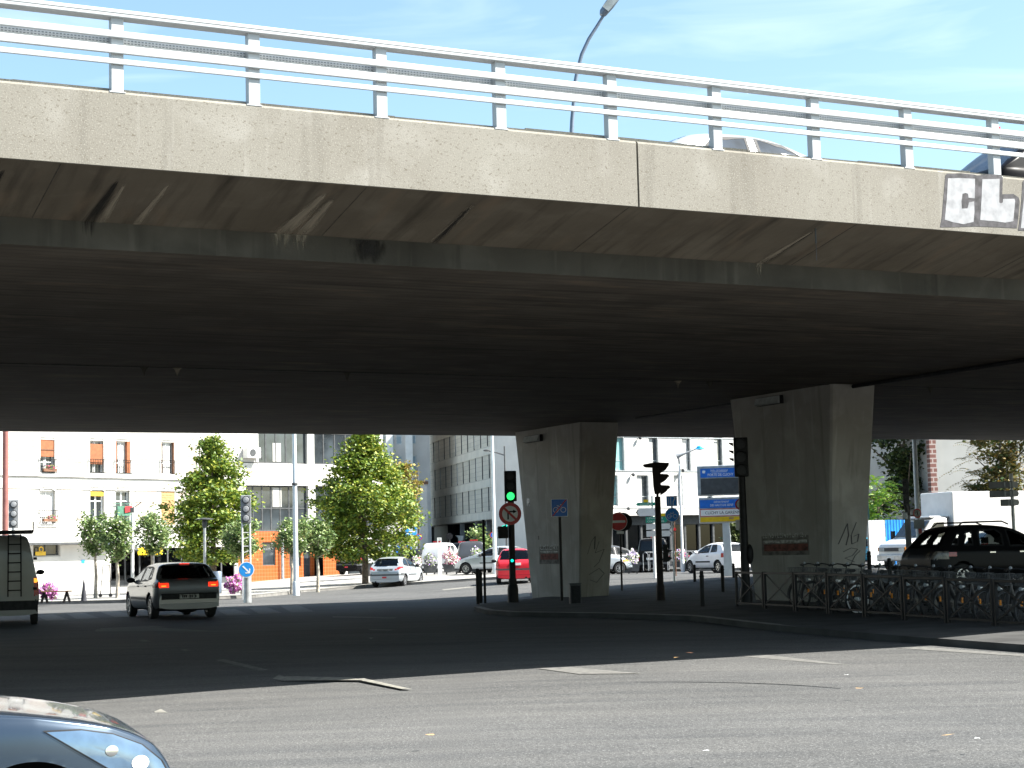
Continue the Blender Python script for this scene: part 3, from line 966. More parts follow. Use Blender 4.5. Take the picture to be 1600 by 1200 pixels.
flat(po2, 'red_band', -.54, .58, -.33, -.15, -.003, 'paperr')
# small white stencil on the farther pier
pst = pier_plate(825, 782, 'wall_poster', 'small pale sticker near the left edge of the farther pier', 'sticker')
flat(pst, 'sheet', -.13, .13, -.2, .2, 0, 'paperw')
flat(pst, 'print', -.09, .09, -.1, .08, -.003, 'grey')

# tags sprayed on the pier faces
def scrawl(o, strokes, name, w, local=True):
    mb = MB()
    for st_ in strokes:
        for a, b in zip(st_[:-1], st_[1:]): mb.bar(a, b, w, w * .3)
    e = mb.build(name, M['bgraf'], o)
    return e
def nf(px, py, q):
    t, z = on_q(px, py, q)
    return t, z
def nface_q(q0, z): return q0 - .70 * (z + .3) / 5.96
def npt(o, q0, px, py):
    q = q0
    for _ in range(6):
        t, z = on_q(px, py, q); q = nface_q(q0, z) - .006
    return (t - (27.30 if px < 1000 else 27.62), q - (q0 + 1.6), z)
scrawl(pier2, [[npt(pier2, 36.4, *p) for p in s] for s in (
    [(1310, 850), (1318, 832), (1324, 818), (1326, 836), (1322, 852)], [(1338, 816), (1330, 836), (1331, 850), (1340, 846), (1342, 834), (1334, 838)],
    [(1318, 862), (1330, 856), (1340, 858), (1332, 868), (1320, 872), (1335, 878)], [(1328, 884), (1336, 868), (1344, 860)])], 'graffiti', .028)
scrawl(pier1, [[npt(pier1, 48.9, *p) for p in s] for s in (
    [(918, 866), (924, 846), (930, 838), (929, 858)], [(936, 846), (930, 864), (944, 858), (936, 878), (928, 886)], [(920, 898), (936, 888), (944, 896), (932, 910), (922, 906)])], 'graffiti', .03)
# ------------------------------------------------------------------ vehicles
def chaikin(p, k=2):
    for _ in range(k):
        q = [p[0]]
        for a, b in zip(p[:-1], p[1:]):
            q += [(a[0] * .75 + b[0] * .25, a[1] * .75 + b[1] * .25), (a[0] * .25 + b[0] * .75, a[1] * .25 + b[1] * .75)]
        q.append(p[-1]); p = q
    return p
def interp(x, pts):
    return float(np.interp(x, [p[0] for p in pts], [p[1] for p in pts]))
def inpoly(x, y, poly):
    r = False; j = len(poly) - 1
    for i in range(len(poly)):
        xi, yi = poly[i]; xj, yj = poly[j]
        if (yi > y) != (yj > y) and x < (xj - xi) * (y - yi) / (yj - yi) + xi: r = not r
        j = i
    return r

def wheel_mesh(r, w, spokes, far):
    n = 18 if far else 28
    t = MB()
    t.lathe([(r * .60, -w / 2), (r * .90, -w / 2), (r * .985, -w * .36), (r, -w * .2), (r, w * .2), (r * .985, w * .36), (r * .90, w / 2), (r * .60, w / 2)], ax='y', n=n)
    rim = MB()
    rim.ring((0, 0), r * .52, r * .66, -w / 2 + .004, w / 2 - .004, n)
    for k in range(spokes):
        a = 2 * math.pi * k / spokes
        rim.bar((.03 * math.cos(a), w / 2 - .025, .03 * math.sin(a)), (r * .56 * math.cos(a), w / 2 - .02, r * .56 * math.sin(a)), r * .15, .018)
    rim.disc((0, 0), r * .17, w / 2 - .05, w / 2 - .008, 14)
    bk = MB().disc((0, 0), r * .56, w / 2 - .09, w / 2 - .07, 18)
    return t, rim, bk

def car(name, label, cat, loc, heading, sp, group=None):
    """sp: L W top belt wheels r paint side(list of window polys) rear front lamps trims ...; x runs from the rear bumper forward"""
    o = thing(name, label, cat, loc, heading + R(90), group)
    L_, W_ = sp['L'], sp['W']
    far = sp.get('far', False)
    ds = sp.get('ds', .075 if far else .042)
    top = chaikin(sp['top'], 2)
    belt = sp['belt']
    tum = sp.get('tumble', .17)
    # stations along the roof line by arc length
    st = []
    for a, b in zip(top[:-1], top[1:]):
        d = math.hypot(b[0] - a[0], b[1] - a[1])
        k = max(1, int(math.ceil(d / ds)))
        st += [(a[0] + (b[0] - a[0]) * i / k, a[1] + (b[1] - a[1]) * i / k) for i in range(k)]
    st.append(top[-1])
    for i in range(1, len(st)):
        if st[i][0] <= st[i - 1][0]: st[i] = (st[i - 1][0] + 5e-4, st[i][1])
    zl = sp.get('zlow', .19)
    r_ = sp['r']
    def half(x):
        e0, e1 = sp.get('round', (.35, .7))
        k0, k1 = sp.get('taper', (.10, .17))
        w = W_ / 2
        if x < e0: w *= 1 - k0 * ((e0 - x) / e0) ** 2.2
        if x > L_ - e1: w *= 1 - k1 * ((x - L_ + e1) / e1) ** 2.2
        return w
    segs = [3, 2, 3, 6, 6, 2, 12, 3, 10]
    if far: segs = [2, 1, 2, 4, 4, 2, 8, 2, 7]
    if sp.get('fine'): segs = [3, 2, 5, 18, 22, 4, 16, 4, 14]
    V = []; tagseg = []
    for (x, zt) in st:
        w = half(x)
        zlo = zl + sp.get('lift', .05) * (max(0, 1 - x / .35) + max(0, 1 - (L_ - x) / .5))
        zb0 = interp(x, belt)
        zb = min(zb0, zt - .03)
        zlo = min(zlo, zb - .12)
        def wz(z): return w * .955 - tum * max(0.0, z - zb0) / .5 * (1 + .25 * max(0, z - zb0))
        c = min(1.0, max(.12, (zt - zb) / .35))
        mid = min(zlo + .5 * (zb - zlo), .62)
        zr = zt - .085 * c
        P = [(0, zlo), (.78 * w, zlo), (.93 * w, zlo + .05), (.985 * w, zlo + .3 * (zb - zlo)), (1.0 * w, max(mid, zlo + .45 * (zb - zlo))),
             (.98 * w, zb - .03), (wz(zb), zb), (wz(zr), max(zr, zb + .004)), (wz(zr) - .10 * c - .02, zt - .022 * c), (0, zt)]
        ring = []
        for s, (a, b) in enumerate(zip(P[:-1], P[1:])):
            for i in range(segs[s]):
                u = i / segs[s]
                zz = a[1] + (b[1] - a[1]) * u
                if s == 8: zz = zt - .022 * c * (1 - u) ** 2
                ring.append((a[0] + (b[0] - a[0]) * u, zz))
        ring.append(P[-1])
        for _ in range(sp.get('smooth', 1 if far else 2)):
            ring = [ring[0]] + [((a[0] + 2 * b[0] + c_[0]) / 4, (a[1] + 2 * b[1] + c_[1]) / 4) for a, b, c_ in zip(ring[:-2], ring[1:-1], ring[2:])] + [ring[-1]]
        V.append(ring)
    segid = [s for s in range(9) for _ in range(segs[s])]
    nr, ns = len(V[0]), len(V)
    co = np.array([[(st[i][0], V[i][j][0], V[i][j][1]) for j in range(nr)] for i in range(ns)])
    # snap to the wheel arches
    arch = [(wx, sp.get('ra', r_ + .06)) for wx in sp['wheels']]
    for wx, ra in arch:
        dx = co[:, :, 0] - wx; dz = co[:, :, 2] - r_
        d = np.hypot(dx, dz)
        msk = (np.abs(d - ra) < ds * .62) & (co[:, :, 1] > W_ / 2 - .34) & (d > 1e-3)
        f_ = np.where(msk, ra / np.maximum(d, 1e-3), 1)
        co[:, :, 0] = wx + dx * f_; co[:, :, 2] = r_ + dz * f_
    groups = {}
    rules = sp.get('rules', [])
    def cls(c, n, s, n4):
        for wx, ra in arch:
            if s <= 5 and c[1] > W_ / 2 - .36 and math.hypot(c[0] - wx, c[2] - r_) < ra: return None
        if s <= 1: return ('underbody', 'dark')
        if s == 6 and abs(n[1]) > .5:
            for k, poly in enumerate(sp.get('side', [])):
                if all(inpoly(x_, z_, poly) for x_, z_ in n4): return None
        if s >= 7 or s == 6:
            rw = sp.get('rear')
            if rw and n[0] < -.22 and rw[0] < c[2] < rw[1] and c[1] < rw[2] - rw[3] * (c[2] - rw[0]): return ('rear_window', sp.get('rglass', sp.get('glass', 'cglass')))
            fwn = sp.get('front')
            if fwn and n[0] > .22 and fwn[0] < c[2] < fwn[1] and c[1] < fwn[2] - fwn[3] * (c[2] - fwn[0]) and c[0] < L_ - sp.get('hood', .9): return ('windscreen', sp.get('glass', 'cglass'))
        for nm, m_, fn in rules:
            if fn(c, n): return (nm, m_)
        return ('body', 'PAINT')
    for i in range(ns - 1):
        for j in range(nr - 1):
            q = (co[i, j], co[i + 1, j], co[i + 1, j + 1], co[i, j + 1])
            c = (q[0] + q[1] + q[2] + q[3]) / 4
            n = np.cross(q[1] - q[3], q[2] - q[0])
            ln = np.linalg.norm(n)
            if ln < 1e-9: continue
            k = cls(c, -n / ln, segid[j], [(p_[0], p_[2]) for p_ in q] if segid[j] == 6 else ())
            if k is None: continue
            groups.setdefault(k, []).append((i, j))
    pm = P_[sp['paint']]
    mats = {'PAINT': pm}
    # orientation test: outward normal must have +y on the flank
    for (nm, mk), fl in groups.items():
        both = nm.startswith('side_window') or nm in ('tail_light', 'headlight', 'indicator', 'fog_light', 'brake_lamp', 'reflector')
        for side in ((1, -1) if both else (0,)):
            idx = {}; vv = []; ff = []
            for sgn in ((1, -1) if side == 0 else (side,)):
                idx.clear()
                for (i, j) in fl:
                    f4 = []
                    for (a, b) in ((i, j), (i + 1, j), (i + 1, j + 1), (i, j + 1)):
                        key = (a, b)
                        if key not in idx:
                            idx[key] = len(vv)
                            p = co[a, b]
                            vv.append((p[0] - L_ / 2, p[1] * sgn, p[2]))
                        f4.append(idx[key])
                    ff.append(tuple(f4) if sgn < 0 else tuple(reversed(f4)))
            mb = MB(); mb.add(vv, ff)
            if nm == 'body':
                # close the two ends
                for i, flip in ((0, False), (ns - 1, True)):
                    loop = [(co[i, j][0] - L_ / 2, co[i, j][1], co[i, j][2]) for j in range(nr)]
                    loop += [(x, -y, z) for x, y, z in reversed(loop[1:-1])]
                    mb.add(loop, [tuple(range(len(loop)))])
            ob = mb.build(nm.split('.')[0], mats.get(mk) or M.get(mk), o, smooth=38, fix=False)
            bm = bmesh.new(); bm.from_mesh(ob.data)
            bmesh.ops.remove_doubles(bm, verts=bm.verts, dist=2e-4)
            bm.to_mesh(ob.data); bm.free()
    # side windows: a pane set into each opening, with a dark rubber seal round it
    def ysurf(x, z):
        zb0 = interp(x, belt)
        return half(x) * .955 - tum * max(0.0, z - zb0) / .5 * (1 + .25 * max(0, z - zb0))
    for poly in sp.get('side', []):
        cx, cz = sum(p_[0] for p_ in poly) / len(poly), sum(p_[1] for p_ in poly) / len(poly)
        dense = []
        for a, b in zip(poly, poly[1:] + poly[:1]):
            dense += [(a[0] + (b[0] - a[0]) * i / 6, a[1] + (b[1] - a[1]) * i / 6) for i in range(6)]
        sw_ = ds * 1.15
        inner = []
        for x, z in dense:
            d = math.hypot(x - cx, z - cz); k = max(.3, 1 - sw_ * 1.25 / max(d, .05))
            inner.append((cx + (x - cx) * k, cz + (z - cz) * k))
        for sg in (1, -1):
            n = len(dense)
            mb = MB()
            v = [(x - L_ / 2, sg * (ysurf(x, z) + .006), z) for x, z in dense] + [(x - L_ / 2, sg * (ysurf(x, z) + .006), z) for x, z in inner]
            mb.add(v, [(i, (i + 1) % n, (i + 1) % n + n, i + n) for i in range(n)])
            sl = mb.build('window_seal', M['dark'] if sp.get('seal', True) else pm, o, fix=False)
            mb = MB()
            mb.add([(x - L_ / 2, sg * (ysurf(x, z) + .002), z) for x, z in inner] + [(cx - L_ / 2, sg * (ysurf(cx, cz) + .002), cz)], [(i, (i + 1) % n, n) for i in range(n)])
            area = sum(p_[0] * q_[1] - q_[0] * p_[1] for p_, q_ in zip(inner, inner[1:] + inner[:1]))
            if (area > 0) == (sg > 0): mb.f = [tuple(reversed(f_)) for f_ in mb.f]
            mb.build('side_window', M[sp.get('glass', 'cglass')], o, smooth=True, fix=False)
    # headlamps: a clear cover following the wing, a dark edge and bright reflectors under it
    if sp.get('lamp'):
        sx_ = np.array([q_[0] for q_ in st])
        def ybody(x, z):
            i = int(np.clip(np.searchsorted(sx_, x) - 1, 0, ns - 2))
            def at_(i_):
                best = 0.0
                for (y0, z0), (y1, z1) in zip(V[i_][:-1], V[i_][1:]):
                    if z0 != z1 and min(z0, z1) <= z <= max(z0, z1):
                        best = max(best, y0 + (y1 - y0) * (z - z0) / (z1 - z0))
                return best
            u = min(1, max(0, (x - sx_[i]) / max(1e-6, sx_[i + 1] - sx_[i])))
            return at_(i) * (1 - u) + at_(i + 1) * u
        poly = sp['lamp']
        cx, cz = sum(p_[0] for p_ in poly) / len(poly), sum(p_[1] for p_ in poly) / len(poly)
        dense = []
        for a, b in zip(poly, poly[1:] + poly[:1]):
            dense += [(a[0] + (b[0] - a[0]) * i / 8, a[1] + (b[1] - a[1]) * i / 8) for i in range(8)]
        def patch(sg, ks, off, nm, m_):
            v = []
            for k in ks:
                for x, z in dense:
                    xx, zz = cx + (x - cx) * k, cz + (z - cz) * k
                    v.append((xx - L_ / 2, sg * (ybody(xx, zz) + off), zz))
            n = len(dense)
            f = [(r * n + i, r * n + (i + 1) % n, (r + 1) * n + (i + 1) % n, (r + 1) * n + i) for r in range(len(ks) - 1) for i in range(n)]
            if ks[-1] < .2: f.append(tuple((len(ks) - 1) * n + i for i in range(n)))
            mb = MB(); mb.add(v, f)
            return mb.build(nm, M[m_], o, smooth=True)
        for sg in (1, -1):
            hl = patch(sg, (1.0, .8, .6, .4, .2, .05), .006, 'headlight', 'headglass')
            patch(sg, (1.05, 1.0), .007, 'lamp_seal', 'dark')
            for (x, z, r) in ((3.87, .70, .050), (3.71, .78, .036)):
                y = ybody(x, z) + .010
                d_ = MB()
                v = []
                n = 18
                for k_ in range(n):
                    a = 2 * math.pi * k_ / n
                    xx, zz = x + r * math.cos(a), z + r * .8 * math.sin(a)
                    v.append((xx - L_ / 2, sg * (ybody(xx, zz) + .009), zz))
                v.append((x - L_ / 2, sg * (y + .004), z))
                d_.add(v, [(k_, (k_ + 1) % n, n) for k_ in range(n)])
                e_ = d_.build('reflector', M['chrome' if r < .05 else 'lampwhite'], hl, smooth=True)
                e_.parent = o
    # wheel wells and wheels
    ww = sp.get('ww', .2)
    hw = W_ / 2
    tm, rm, bk = wheel_mesh(r_, ww, sp.get('spokes', 7), far)
    first = None
    for wx, ra in arch:
        for s in (1, -1):
            mb = MB()
            n = 16
            pts = [(wx - L_ / 2 + ra * math.cos(math.pi * k / n), r_ + ra * math.sin(math.pi * k / n)) for k in range(n + 1)]
            pts = [(pts[0][0], zl)] + pts + [(pts[-1][0], zl)]
            y0, y1 = s * (hw - .36), s * (hw - .045)
            vv = [(x, y0, z) for x, z in pts] + [(x, y1, z) for x, z in pts]
            m_ = len(pts)
            mb.add(vv, [(k, k + 1, k + 1 + m_, k + m_) for k in range(m_ - 1)] + [tuple(range(m_))])
            mb.build('wheel_arch', M['dark'], o, fix=False)
            if first is None:
                w = tm.build('wheel', M['rubber'], o, smooth=True)
                a = rm.build('rim', M[sp.get('rimmat', 'rim')], w, smooth=True)
                b = bk.build('brake_disc', M['dark'], w)
                first = w
            else:
                w = first.copy(); COL.objects.link(w); w.parent = o
                for ch in first.children:
                    d = ch.copy(); COL.objects.link(d); d.parent = w
            w.location = (wx - L_ / 2, s * (hw - ww / 2 - sp.get('inset', .03)), r_)
            w.rotation_euler = (0, 0, (0 if s > 0 else math.pi) + (sp.get('steer', 0) if wx > L_ / 2 else 0))
    # cabin
    cb = sp.get('cabin')
    if cb:
        x0, x1, zf, zs = cb
        mb = MB()
        mb.box(x0 - L_ / 2, x1 - L_ / 2, -hw * .80, hw * .80, .28, zf)
        for xs_ in ([x0 + (x1 - x0) * .62, x0 + (x1 - x0) * .22] if not sp.get('van') else [x0 + (x1 - x0) * .6]):
            for s in (-1, 1):
                xx = xs_ - L_ / 2
                mb.prism([(xx - .02, zf), (xx + .14, zf), (xx - .06, zs), (xx - .16, zs)], s * hw * .42 - .23, s * hw * .42 + .23)
                mb.box(xx - .17, xx - .07, s * hw * .42 - .12, s * hw * .42 + .12, zs + .03, zs + .2)
        mb.box(x1 - L_ / 2 - .35, x1 - L_ / 2, -hw * .78, hw * .78, zf, zf + .12)
        mb.build('seats', M['interior'], o)
        sw = sp.get('driver', 1)
        xw = x0 + (x1 - x0) * .84 - L_ / 2
        pts = [(xw + .05 * math.sin(a), sw * hw * .42 + .18 * math.cos(a), zf + .12 + .18 * math.sin(a)) for a in [k * math.pi / 8 for k in range(16)]]
        MB().tube(pts, .016, 6, close=True).build('steering_wheel', M['interior'], o)
    # mirrors
    mz = sp.get('mirror')
    if mz:
        for s in (-1, 1):
            y = s * (interp(mz[0], [(0, hw), (L_, hw)]))
            MB().ball((mz[0] - L_ / 2, y + s * .06, mz[1]), (.07, .12, .075), 12).bar((mz[0] - L_ / 2 + .04, y - s * .08, mz[1] - .05), (mz[0] - L_ / 2, y + s * .02, mz[1] - .03), .06, .04).build('mirror', M['dark'] if sp.get('dark_mirror', True) else pm, o, smooth=True)
    for nm, m_, fn in sp.get('extras', []):
        mb = MB(); fn(mb, L_, hw); mb.build(nm, (P_.get(m_) or M[m_]), o, smooth=True, bevel=0)
    return o

def plate(xr, z, w=.52, y=0.0):
    return lambda mb, L_, hw: mb.box(xr - .012 - L_ / 2, xr + .012 - L_ / 2, y - w / 2, y + w / 2, z - .055, z + .055)
def chars(xr, z, w=.40, y=0.0):
    def fn(mb, L_, hw):
        for k in range(8):
            if k in (3, 6): continue
            a = y + w / 2 - (k + .8) * w / 8
            mb.box(xr - .0145 - L_ / 2, xr - .0125 - L_ / 2, a, a + w / 12, z - .033, z + .033)
    return fn
def wiper(xr, z, a=-.1, b=.38):
    return lambda mb, L_, hw: mb.bar((xr - .02 - L_ / 2, a, z), (xr - .01 - L_ / 2, b, z + .04), .02, .02)
def stripe(z0, z1, nm='bumper_strip', m_='dark', xmin=-1, xmax=99, sides=True):
    return (nm, m_, lambda c, n: z0 < c[2] < z1 and xmin < c[0] < xmax)
def handle(xs_, z):
    return lambda mb, L_, hw: [mb.box(x - L_ / 2 - .09, x - L_ / 2 + .09, s * hw * .985 - .012, s * hw * .985 + .012, z - .018, z + .018) for x in xs_ for s in (-1, 1)]

# --- silver hatchback with a notched tail, brake lights on
megane = dict(L=4.25, W=1.80, r=.325, wheels=(.80, 3.42), paint='silver', zlow=.2, tumble=.20, round=(.45, .9), taper=(.11, .18),
    top=[(0, .40), (.0, .62), (.03, .70), (.06, .95), (.10, 1.03), (.24, 1.05), (.40, 1.22), (.50, 1.43), (.62, 1.475), (1.7, 1.50), (2.3, 1.44), (3.15, 1.02), (3.75, .90), (4.12, .72), (4.24, .52), (4.25, .40)],
    belt=[(0, .98), (.6, .98), (1.2, .965), (3.1, .93), (3.6, .86), (4.0, .72), (4.25, .55)],
    side=[[(.78, 1.06), (1.02, 1.02), (1.06, 1.36), (.98, 1.36)], [(1.10, 1.00), (1.92, .985), (1.90, 1.39), (1.14, 1.385)], [(1.98, .985), (2.98, .975), (2.35, 1.33), (1.98, 1.385)]],
    rear=(1.06, 1.40, .70, .28), front=(1.04, 1.40, .70, .25), cabin=(.9, 3.1, .80, 1.12), mirror=(2.72, 1.02),
    rules=[('brake_lamp', 'brakey', lambda c, n: n[0] < -.2 and .845 < c[2] < .89 and .58 < c[1] < .72),
           ('tail_light', 'brake', lambda c, n: c[0] < .55 and n[0] < .2 and .83 < c[2] < .96 and c[1] > .52 + (.96 - c[2]) * .2 and c[1] < .80),
           ('tail_light', 'tail', lambda c, n: c[0] < .42 and .83 < c[2] < .97 and c[1] >= .78),
           ('tailgate_band', 'dark', lambda c, n: c[0] < .2 and n[0] < -.3 and .50 < c[2] < .665 and c[1] < .74),
           ('bumper_trim', 'dark', lambda c, n: c[2] < .27 and n[1] < .9)],
    extras=[('number_plate', 'paperw', plate(-.002, .585)), ('plate_digits', 'dark', chars(-.002, .585)), ('third_brake_light', 'brake', lambda mb, L_, hw: mb.box(.50 - L_ / 2, .53 - L_ / 2, -.13, .13, 1.435, 1.455)),
            ('aerial', 'dark', lambda mb, L_, hw: mb.cyl((.75 - L_ / 2, 0, 1.48), (.70 - L_ / 2, 0, 1.60), .008, n=6)), ('badge', 'chrome', lambda mb, L_, hw: mb.disc((0, 0), .05, 0, .01) and None),
            ('door_handle', 'dark', handle((1.25, 2.15), .86)), ('side_strip', 'dark', lambda mb, L_, hw: [mb.box(1.2 - L_ / 2, 3.0 - L_ / 2, s * hw * .995 - .01, s * hw * .995 + .008, .50, .56) for s in (-1, 1)]),
            ('exhaust_box', 'dark', lambda mb, L_, hw: mb.ball((.45 - L_ / 2, -.05, .24), (.28, .30, .10), 14))])
megane['extras'] = [e for e in megane['extras'] if e[0] != 'badge']
p = G(282, 966)
car('hatchback_car', 'silver hatchback braking with red tail lights, seen from behind in the shade', 'car', (p.x - .62, p.y + 1.7, 0), R(24.5), megane).scale = (1.07, 1.07, 1.07)

# --- panel van cropped by the left edge of the picture
van = dict(L=5.4, W=2.02, r=.34, wheels=(.95, 4.2), paint='van', zlow=.32, tumble=.085, round=(.12, .8), taper=(.04, .16), van=True, lift=.02,
    top=[(0, .42), (0, .60), (.01, 1.2), (.035, 2.15), (.09, 2.36), (.3, 2.45), (3.4, 2.45), (3.9, 2.36), (4.6, 1.55), (5.0, 1.25), (5.3, .95), (5.4, .60), (5.4, .45)],
    belt=[(0, 1.22), (4.5, 1.2), (5.0, 1.1), (5.4, .7)],
    side=[[(3.75, 1.28), (4.5, 1.28), (4.05, 1.95), (3.75, 1.95)]], front=(1.45, 2.2, .8, .12), cabin=(3.2, 4.5, 1.0, 1.5), mirror=(4.35, 1.4),
    rules=[('brake_lamp', 'brakey', lambda c, n: c[0] < .09 and 1.15 < c[2] < 1.25 and c[1] > .84),
           ('tail_light', 'tail', lambda c, n: c[0] < .11 and .80 < c[2] < 1.30 and c[1] > .84),
           ('rear_bumper', 'dark', lambda c, n: c[2] < .68 and c[0] < .5), ('sill', 'dark', lambda c, n: c[2] < .5),
           ('door_seam', 'dark', lambda c, n: c[0] < .06 and n[0] < -.3 and c[1] < .012)],
    extras=[('roof_rack', 'black', lambda mb, L_, hw: [mb.bar((x - L_ / 2, -.85, 2.53), (x - L_ / 2, .85, 2.53), .05, .06) for x in (.25, .9, 1.6, 2.4, 3.2)] and
             [mb.bar((.25 - L_ / 2, y, 2.56), (3.2 - L_ / 2, y, 2.56), .04, .04) for y in (-.85, .85)] and [mb.bar((.25 - L_ / 2, y, 2.5), (.25 - L_ / 2, y, 2.78), .035, .035) for y in (-.85, .85)] and
             mb.bar((.25 - L_ / 2, -.85, 2.70), (1.4 - L_ / 2, -.85, 2.60), .03, .03) and mb.bar((.25 - L_ / 2, .85, 2.70), (1.4 - L_ / 2, .85, 2.60), .03, .03)),
            ('ladder', 'black', lambda mb, L_, hw: [mb.bar((-.09 - L_ / 2, y, .78), (-.04 - L_ / 2, y * .94 - .02, 2.44), .035, .035) for y in (-.54, -.20)] and
             [mb.bar((-.085 + .03 * k / 7 - L_ / 2, -.54, .95 + k * .245), (-.085 + .03 * k / 7 - L_ / 2, -.20, .95 + k * .245), .025, .03) for k in range(7)]),
            ('door_lock', 'dark', lambda mb, L_, hw: mb.box(-.02 - L_ / 2, .02 - L_ / 2, .02, .26, 1.09, 1.27)),
            ('hinge', 'dark', lambda mb, L_, hw: [mb.box(-.012 - L_ / 2, .03 - L_ / 2, s * .90 - .05, s * .90 + .05, z, z + .07) for s in (-1, 1) for z in (.95, 1.75)])])
p = G(-5, 979)
car('panel_van', 'pale grey panel van with rear ladder and roof rack, cut by the picture edge', 'van', (p.x - .62, p.y + 2.55, 0), R(15.5), van)

# --- the car whose bonnet enters at the lower left
near = dict(L=4.1, W=1.74, r=.35, wheels=(.78, 3.28), paint='blue', zlow=.2, tumble=.2, round=(.4, 1.15), taper=(.1, .34), ds=.02, fine=True, smooth=26,
    top=[(0, .4), (0, .7), (.1, 1.0), (.4, 1.36), (.9, 1.44), (1.6, 1.45), (2.1, 1.38), (2.85, 1.05), (3.4, .985), (3.8, .895), (4.0, .77), (4.08, .60), (4.1, .42)],
    belt=[(0, 1.0), (2.6, .99), (3.3, .955), (3.7, .88), (3.95, .755), (4.1, .52)],
    side=[[(.9, 1.0), (1.8, .99), (1.8, 1.34), (1.1, 1.34)], [(1.86, .99), (2.72, .98), (2.15, 1.28), (1.86, 1.34)]],
    rear=(1.0, 1.36, .66, .25), front=(1.05, 1.38, .66, .25), cabin=(.8, 2.8, .8, 1.1), mirror=(2.5, 1.0), dark_mirror=False, ra=.405,
    lamp=[(3.36, .905), (3.55, .90), (3.72, .865), (3.88, .795), (3.99, .70), (4.045, .60), (3.99, .575), (3.88, .60), (3.72, .67), (3.52, .80)],
    rules=[('bonnet_seam', 'dark', lambda c, n: False), ('lower_grille', 'dark', lambda c, n: c[0] > 3.93 and .30 < c[2] < .44 and c[1] < .6), ('indicator', 'amber', lambda c, n: inpoly(c[0], c[2], [(3.02, .70), (3.09, .70), (3.09, .735), (3.02, .735)]) and n[1] > .6)],
    extras=[('tow_cover', 'chrome', lambda mb, L_, hw: mb.box(3.70 - L_ / 2, 3.76 - L_ / 2, -hw * .9, -hw * .9 + .01, .44, .46)),
            ])
M['lampwhite'] = mat('bright_lamp_reflector', (0.75, 0.80, 0.86), 0.25, 0.3, 0.1, 20)
M['headglass'] = mat('headlight_glass', (0.10, 0.17, 0.26), 0.05, 0.4, 0.2, 5, spec=0.9, coat=1.0)
car('blue_car', 'silver blue car whose bonnet and headlight enter at the lower left corner', 'car', (-4.03, 9.85, gz(-4.03, 9.85)), R(-71), near)

# --- silver three-door hatchback in the sun
h206 = dict(L=3.84, W=1.66, r=.29, wheels=(.72, 3.16), paint='silver2', zlow=.2, tumble=.21, far=True, ds=.06, round=(.4, .8), taper=(.12, .2),
    top=[(0, .38), (0, .70), (.04, .80), (.16, .98), (.42, 1.28), (.60, 1.40), (1.3, 1.45), (1.85, 1.40), (2.72, .98), (3.4, .82), (3.75, .62), (3.84, .48), (3.84, .38)],
    belt=[(0, .93), (2.6, .88), (3.2, .80), (3.84, .5)],
    side=[[(.66, 1.02), (1.36, .96), (1.36, 1.36), (.95, 1.34), (.72, 1.18)], [(1.42, .95), (2.52, .92), (1.95, 1.27), (1.42, 1.36)]],
    rear=(.99, 1.34, .62, .25), front=(1.0, 1.36, .64, .25), cabin=(.7, 2.7, .75, 1.05), mirror=(2.3, .97),
    rules=[('tail_light', 'tail', lambda c, n: c[0] < .5 and n[0] < .3 and inpoly(c[1], c[2], [(.50, .80), (.66, .82), (.80, .86), (.86, .98), (.72, .97), (.52, .86)])),
           ('bumper_strip', 'dgrey', lambda c, n: .545 < c[2] < .625 and (c[0] < .75)),
           ('plate_recess', 'dgrey', lambda c, n: c[0] < .2 and n[0] < -.2 and .77 < c[2] < .85 and c[1] < .36)],
    extras=[('number_plate', 'paperw', plate(.03, .80, .44)), ('wiper', 'dark', wiper(.19, 1.02)), ('door_handle', 'silver', handle((1.5,), .83)),
            ('bumper_sticker', 'red', lambda mb, L_, hw: mb.box(-.015 - L_ / 2, .0 - L_ / 2, -.1, .12, .42, .50)), ('exhaust_tip', 'dark', lambda mb, L_, hw: mb.cyl((-.03 - L_ / 2, .45, .25), (.1 - L_ / 2, .45, .25), .04)),
            ('side_strip', 'dgrey', lambda mb, L_, hw: [mb.box(1.15 - L_ / 2, 2.35 - L_ / 2, s * hw * .995 - .01, s * hw * .995 + .008, .54, .60) for s in (-1, 1)])])
p = G(610, 917)
car('hatchback_car', 'pale silver three door hatchback in full sun beyond the bridge', 'car', (p.x + .25, p.y + 1.5, p.z - .005), R(-15), h206)

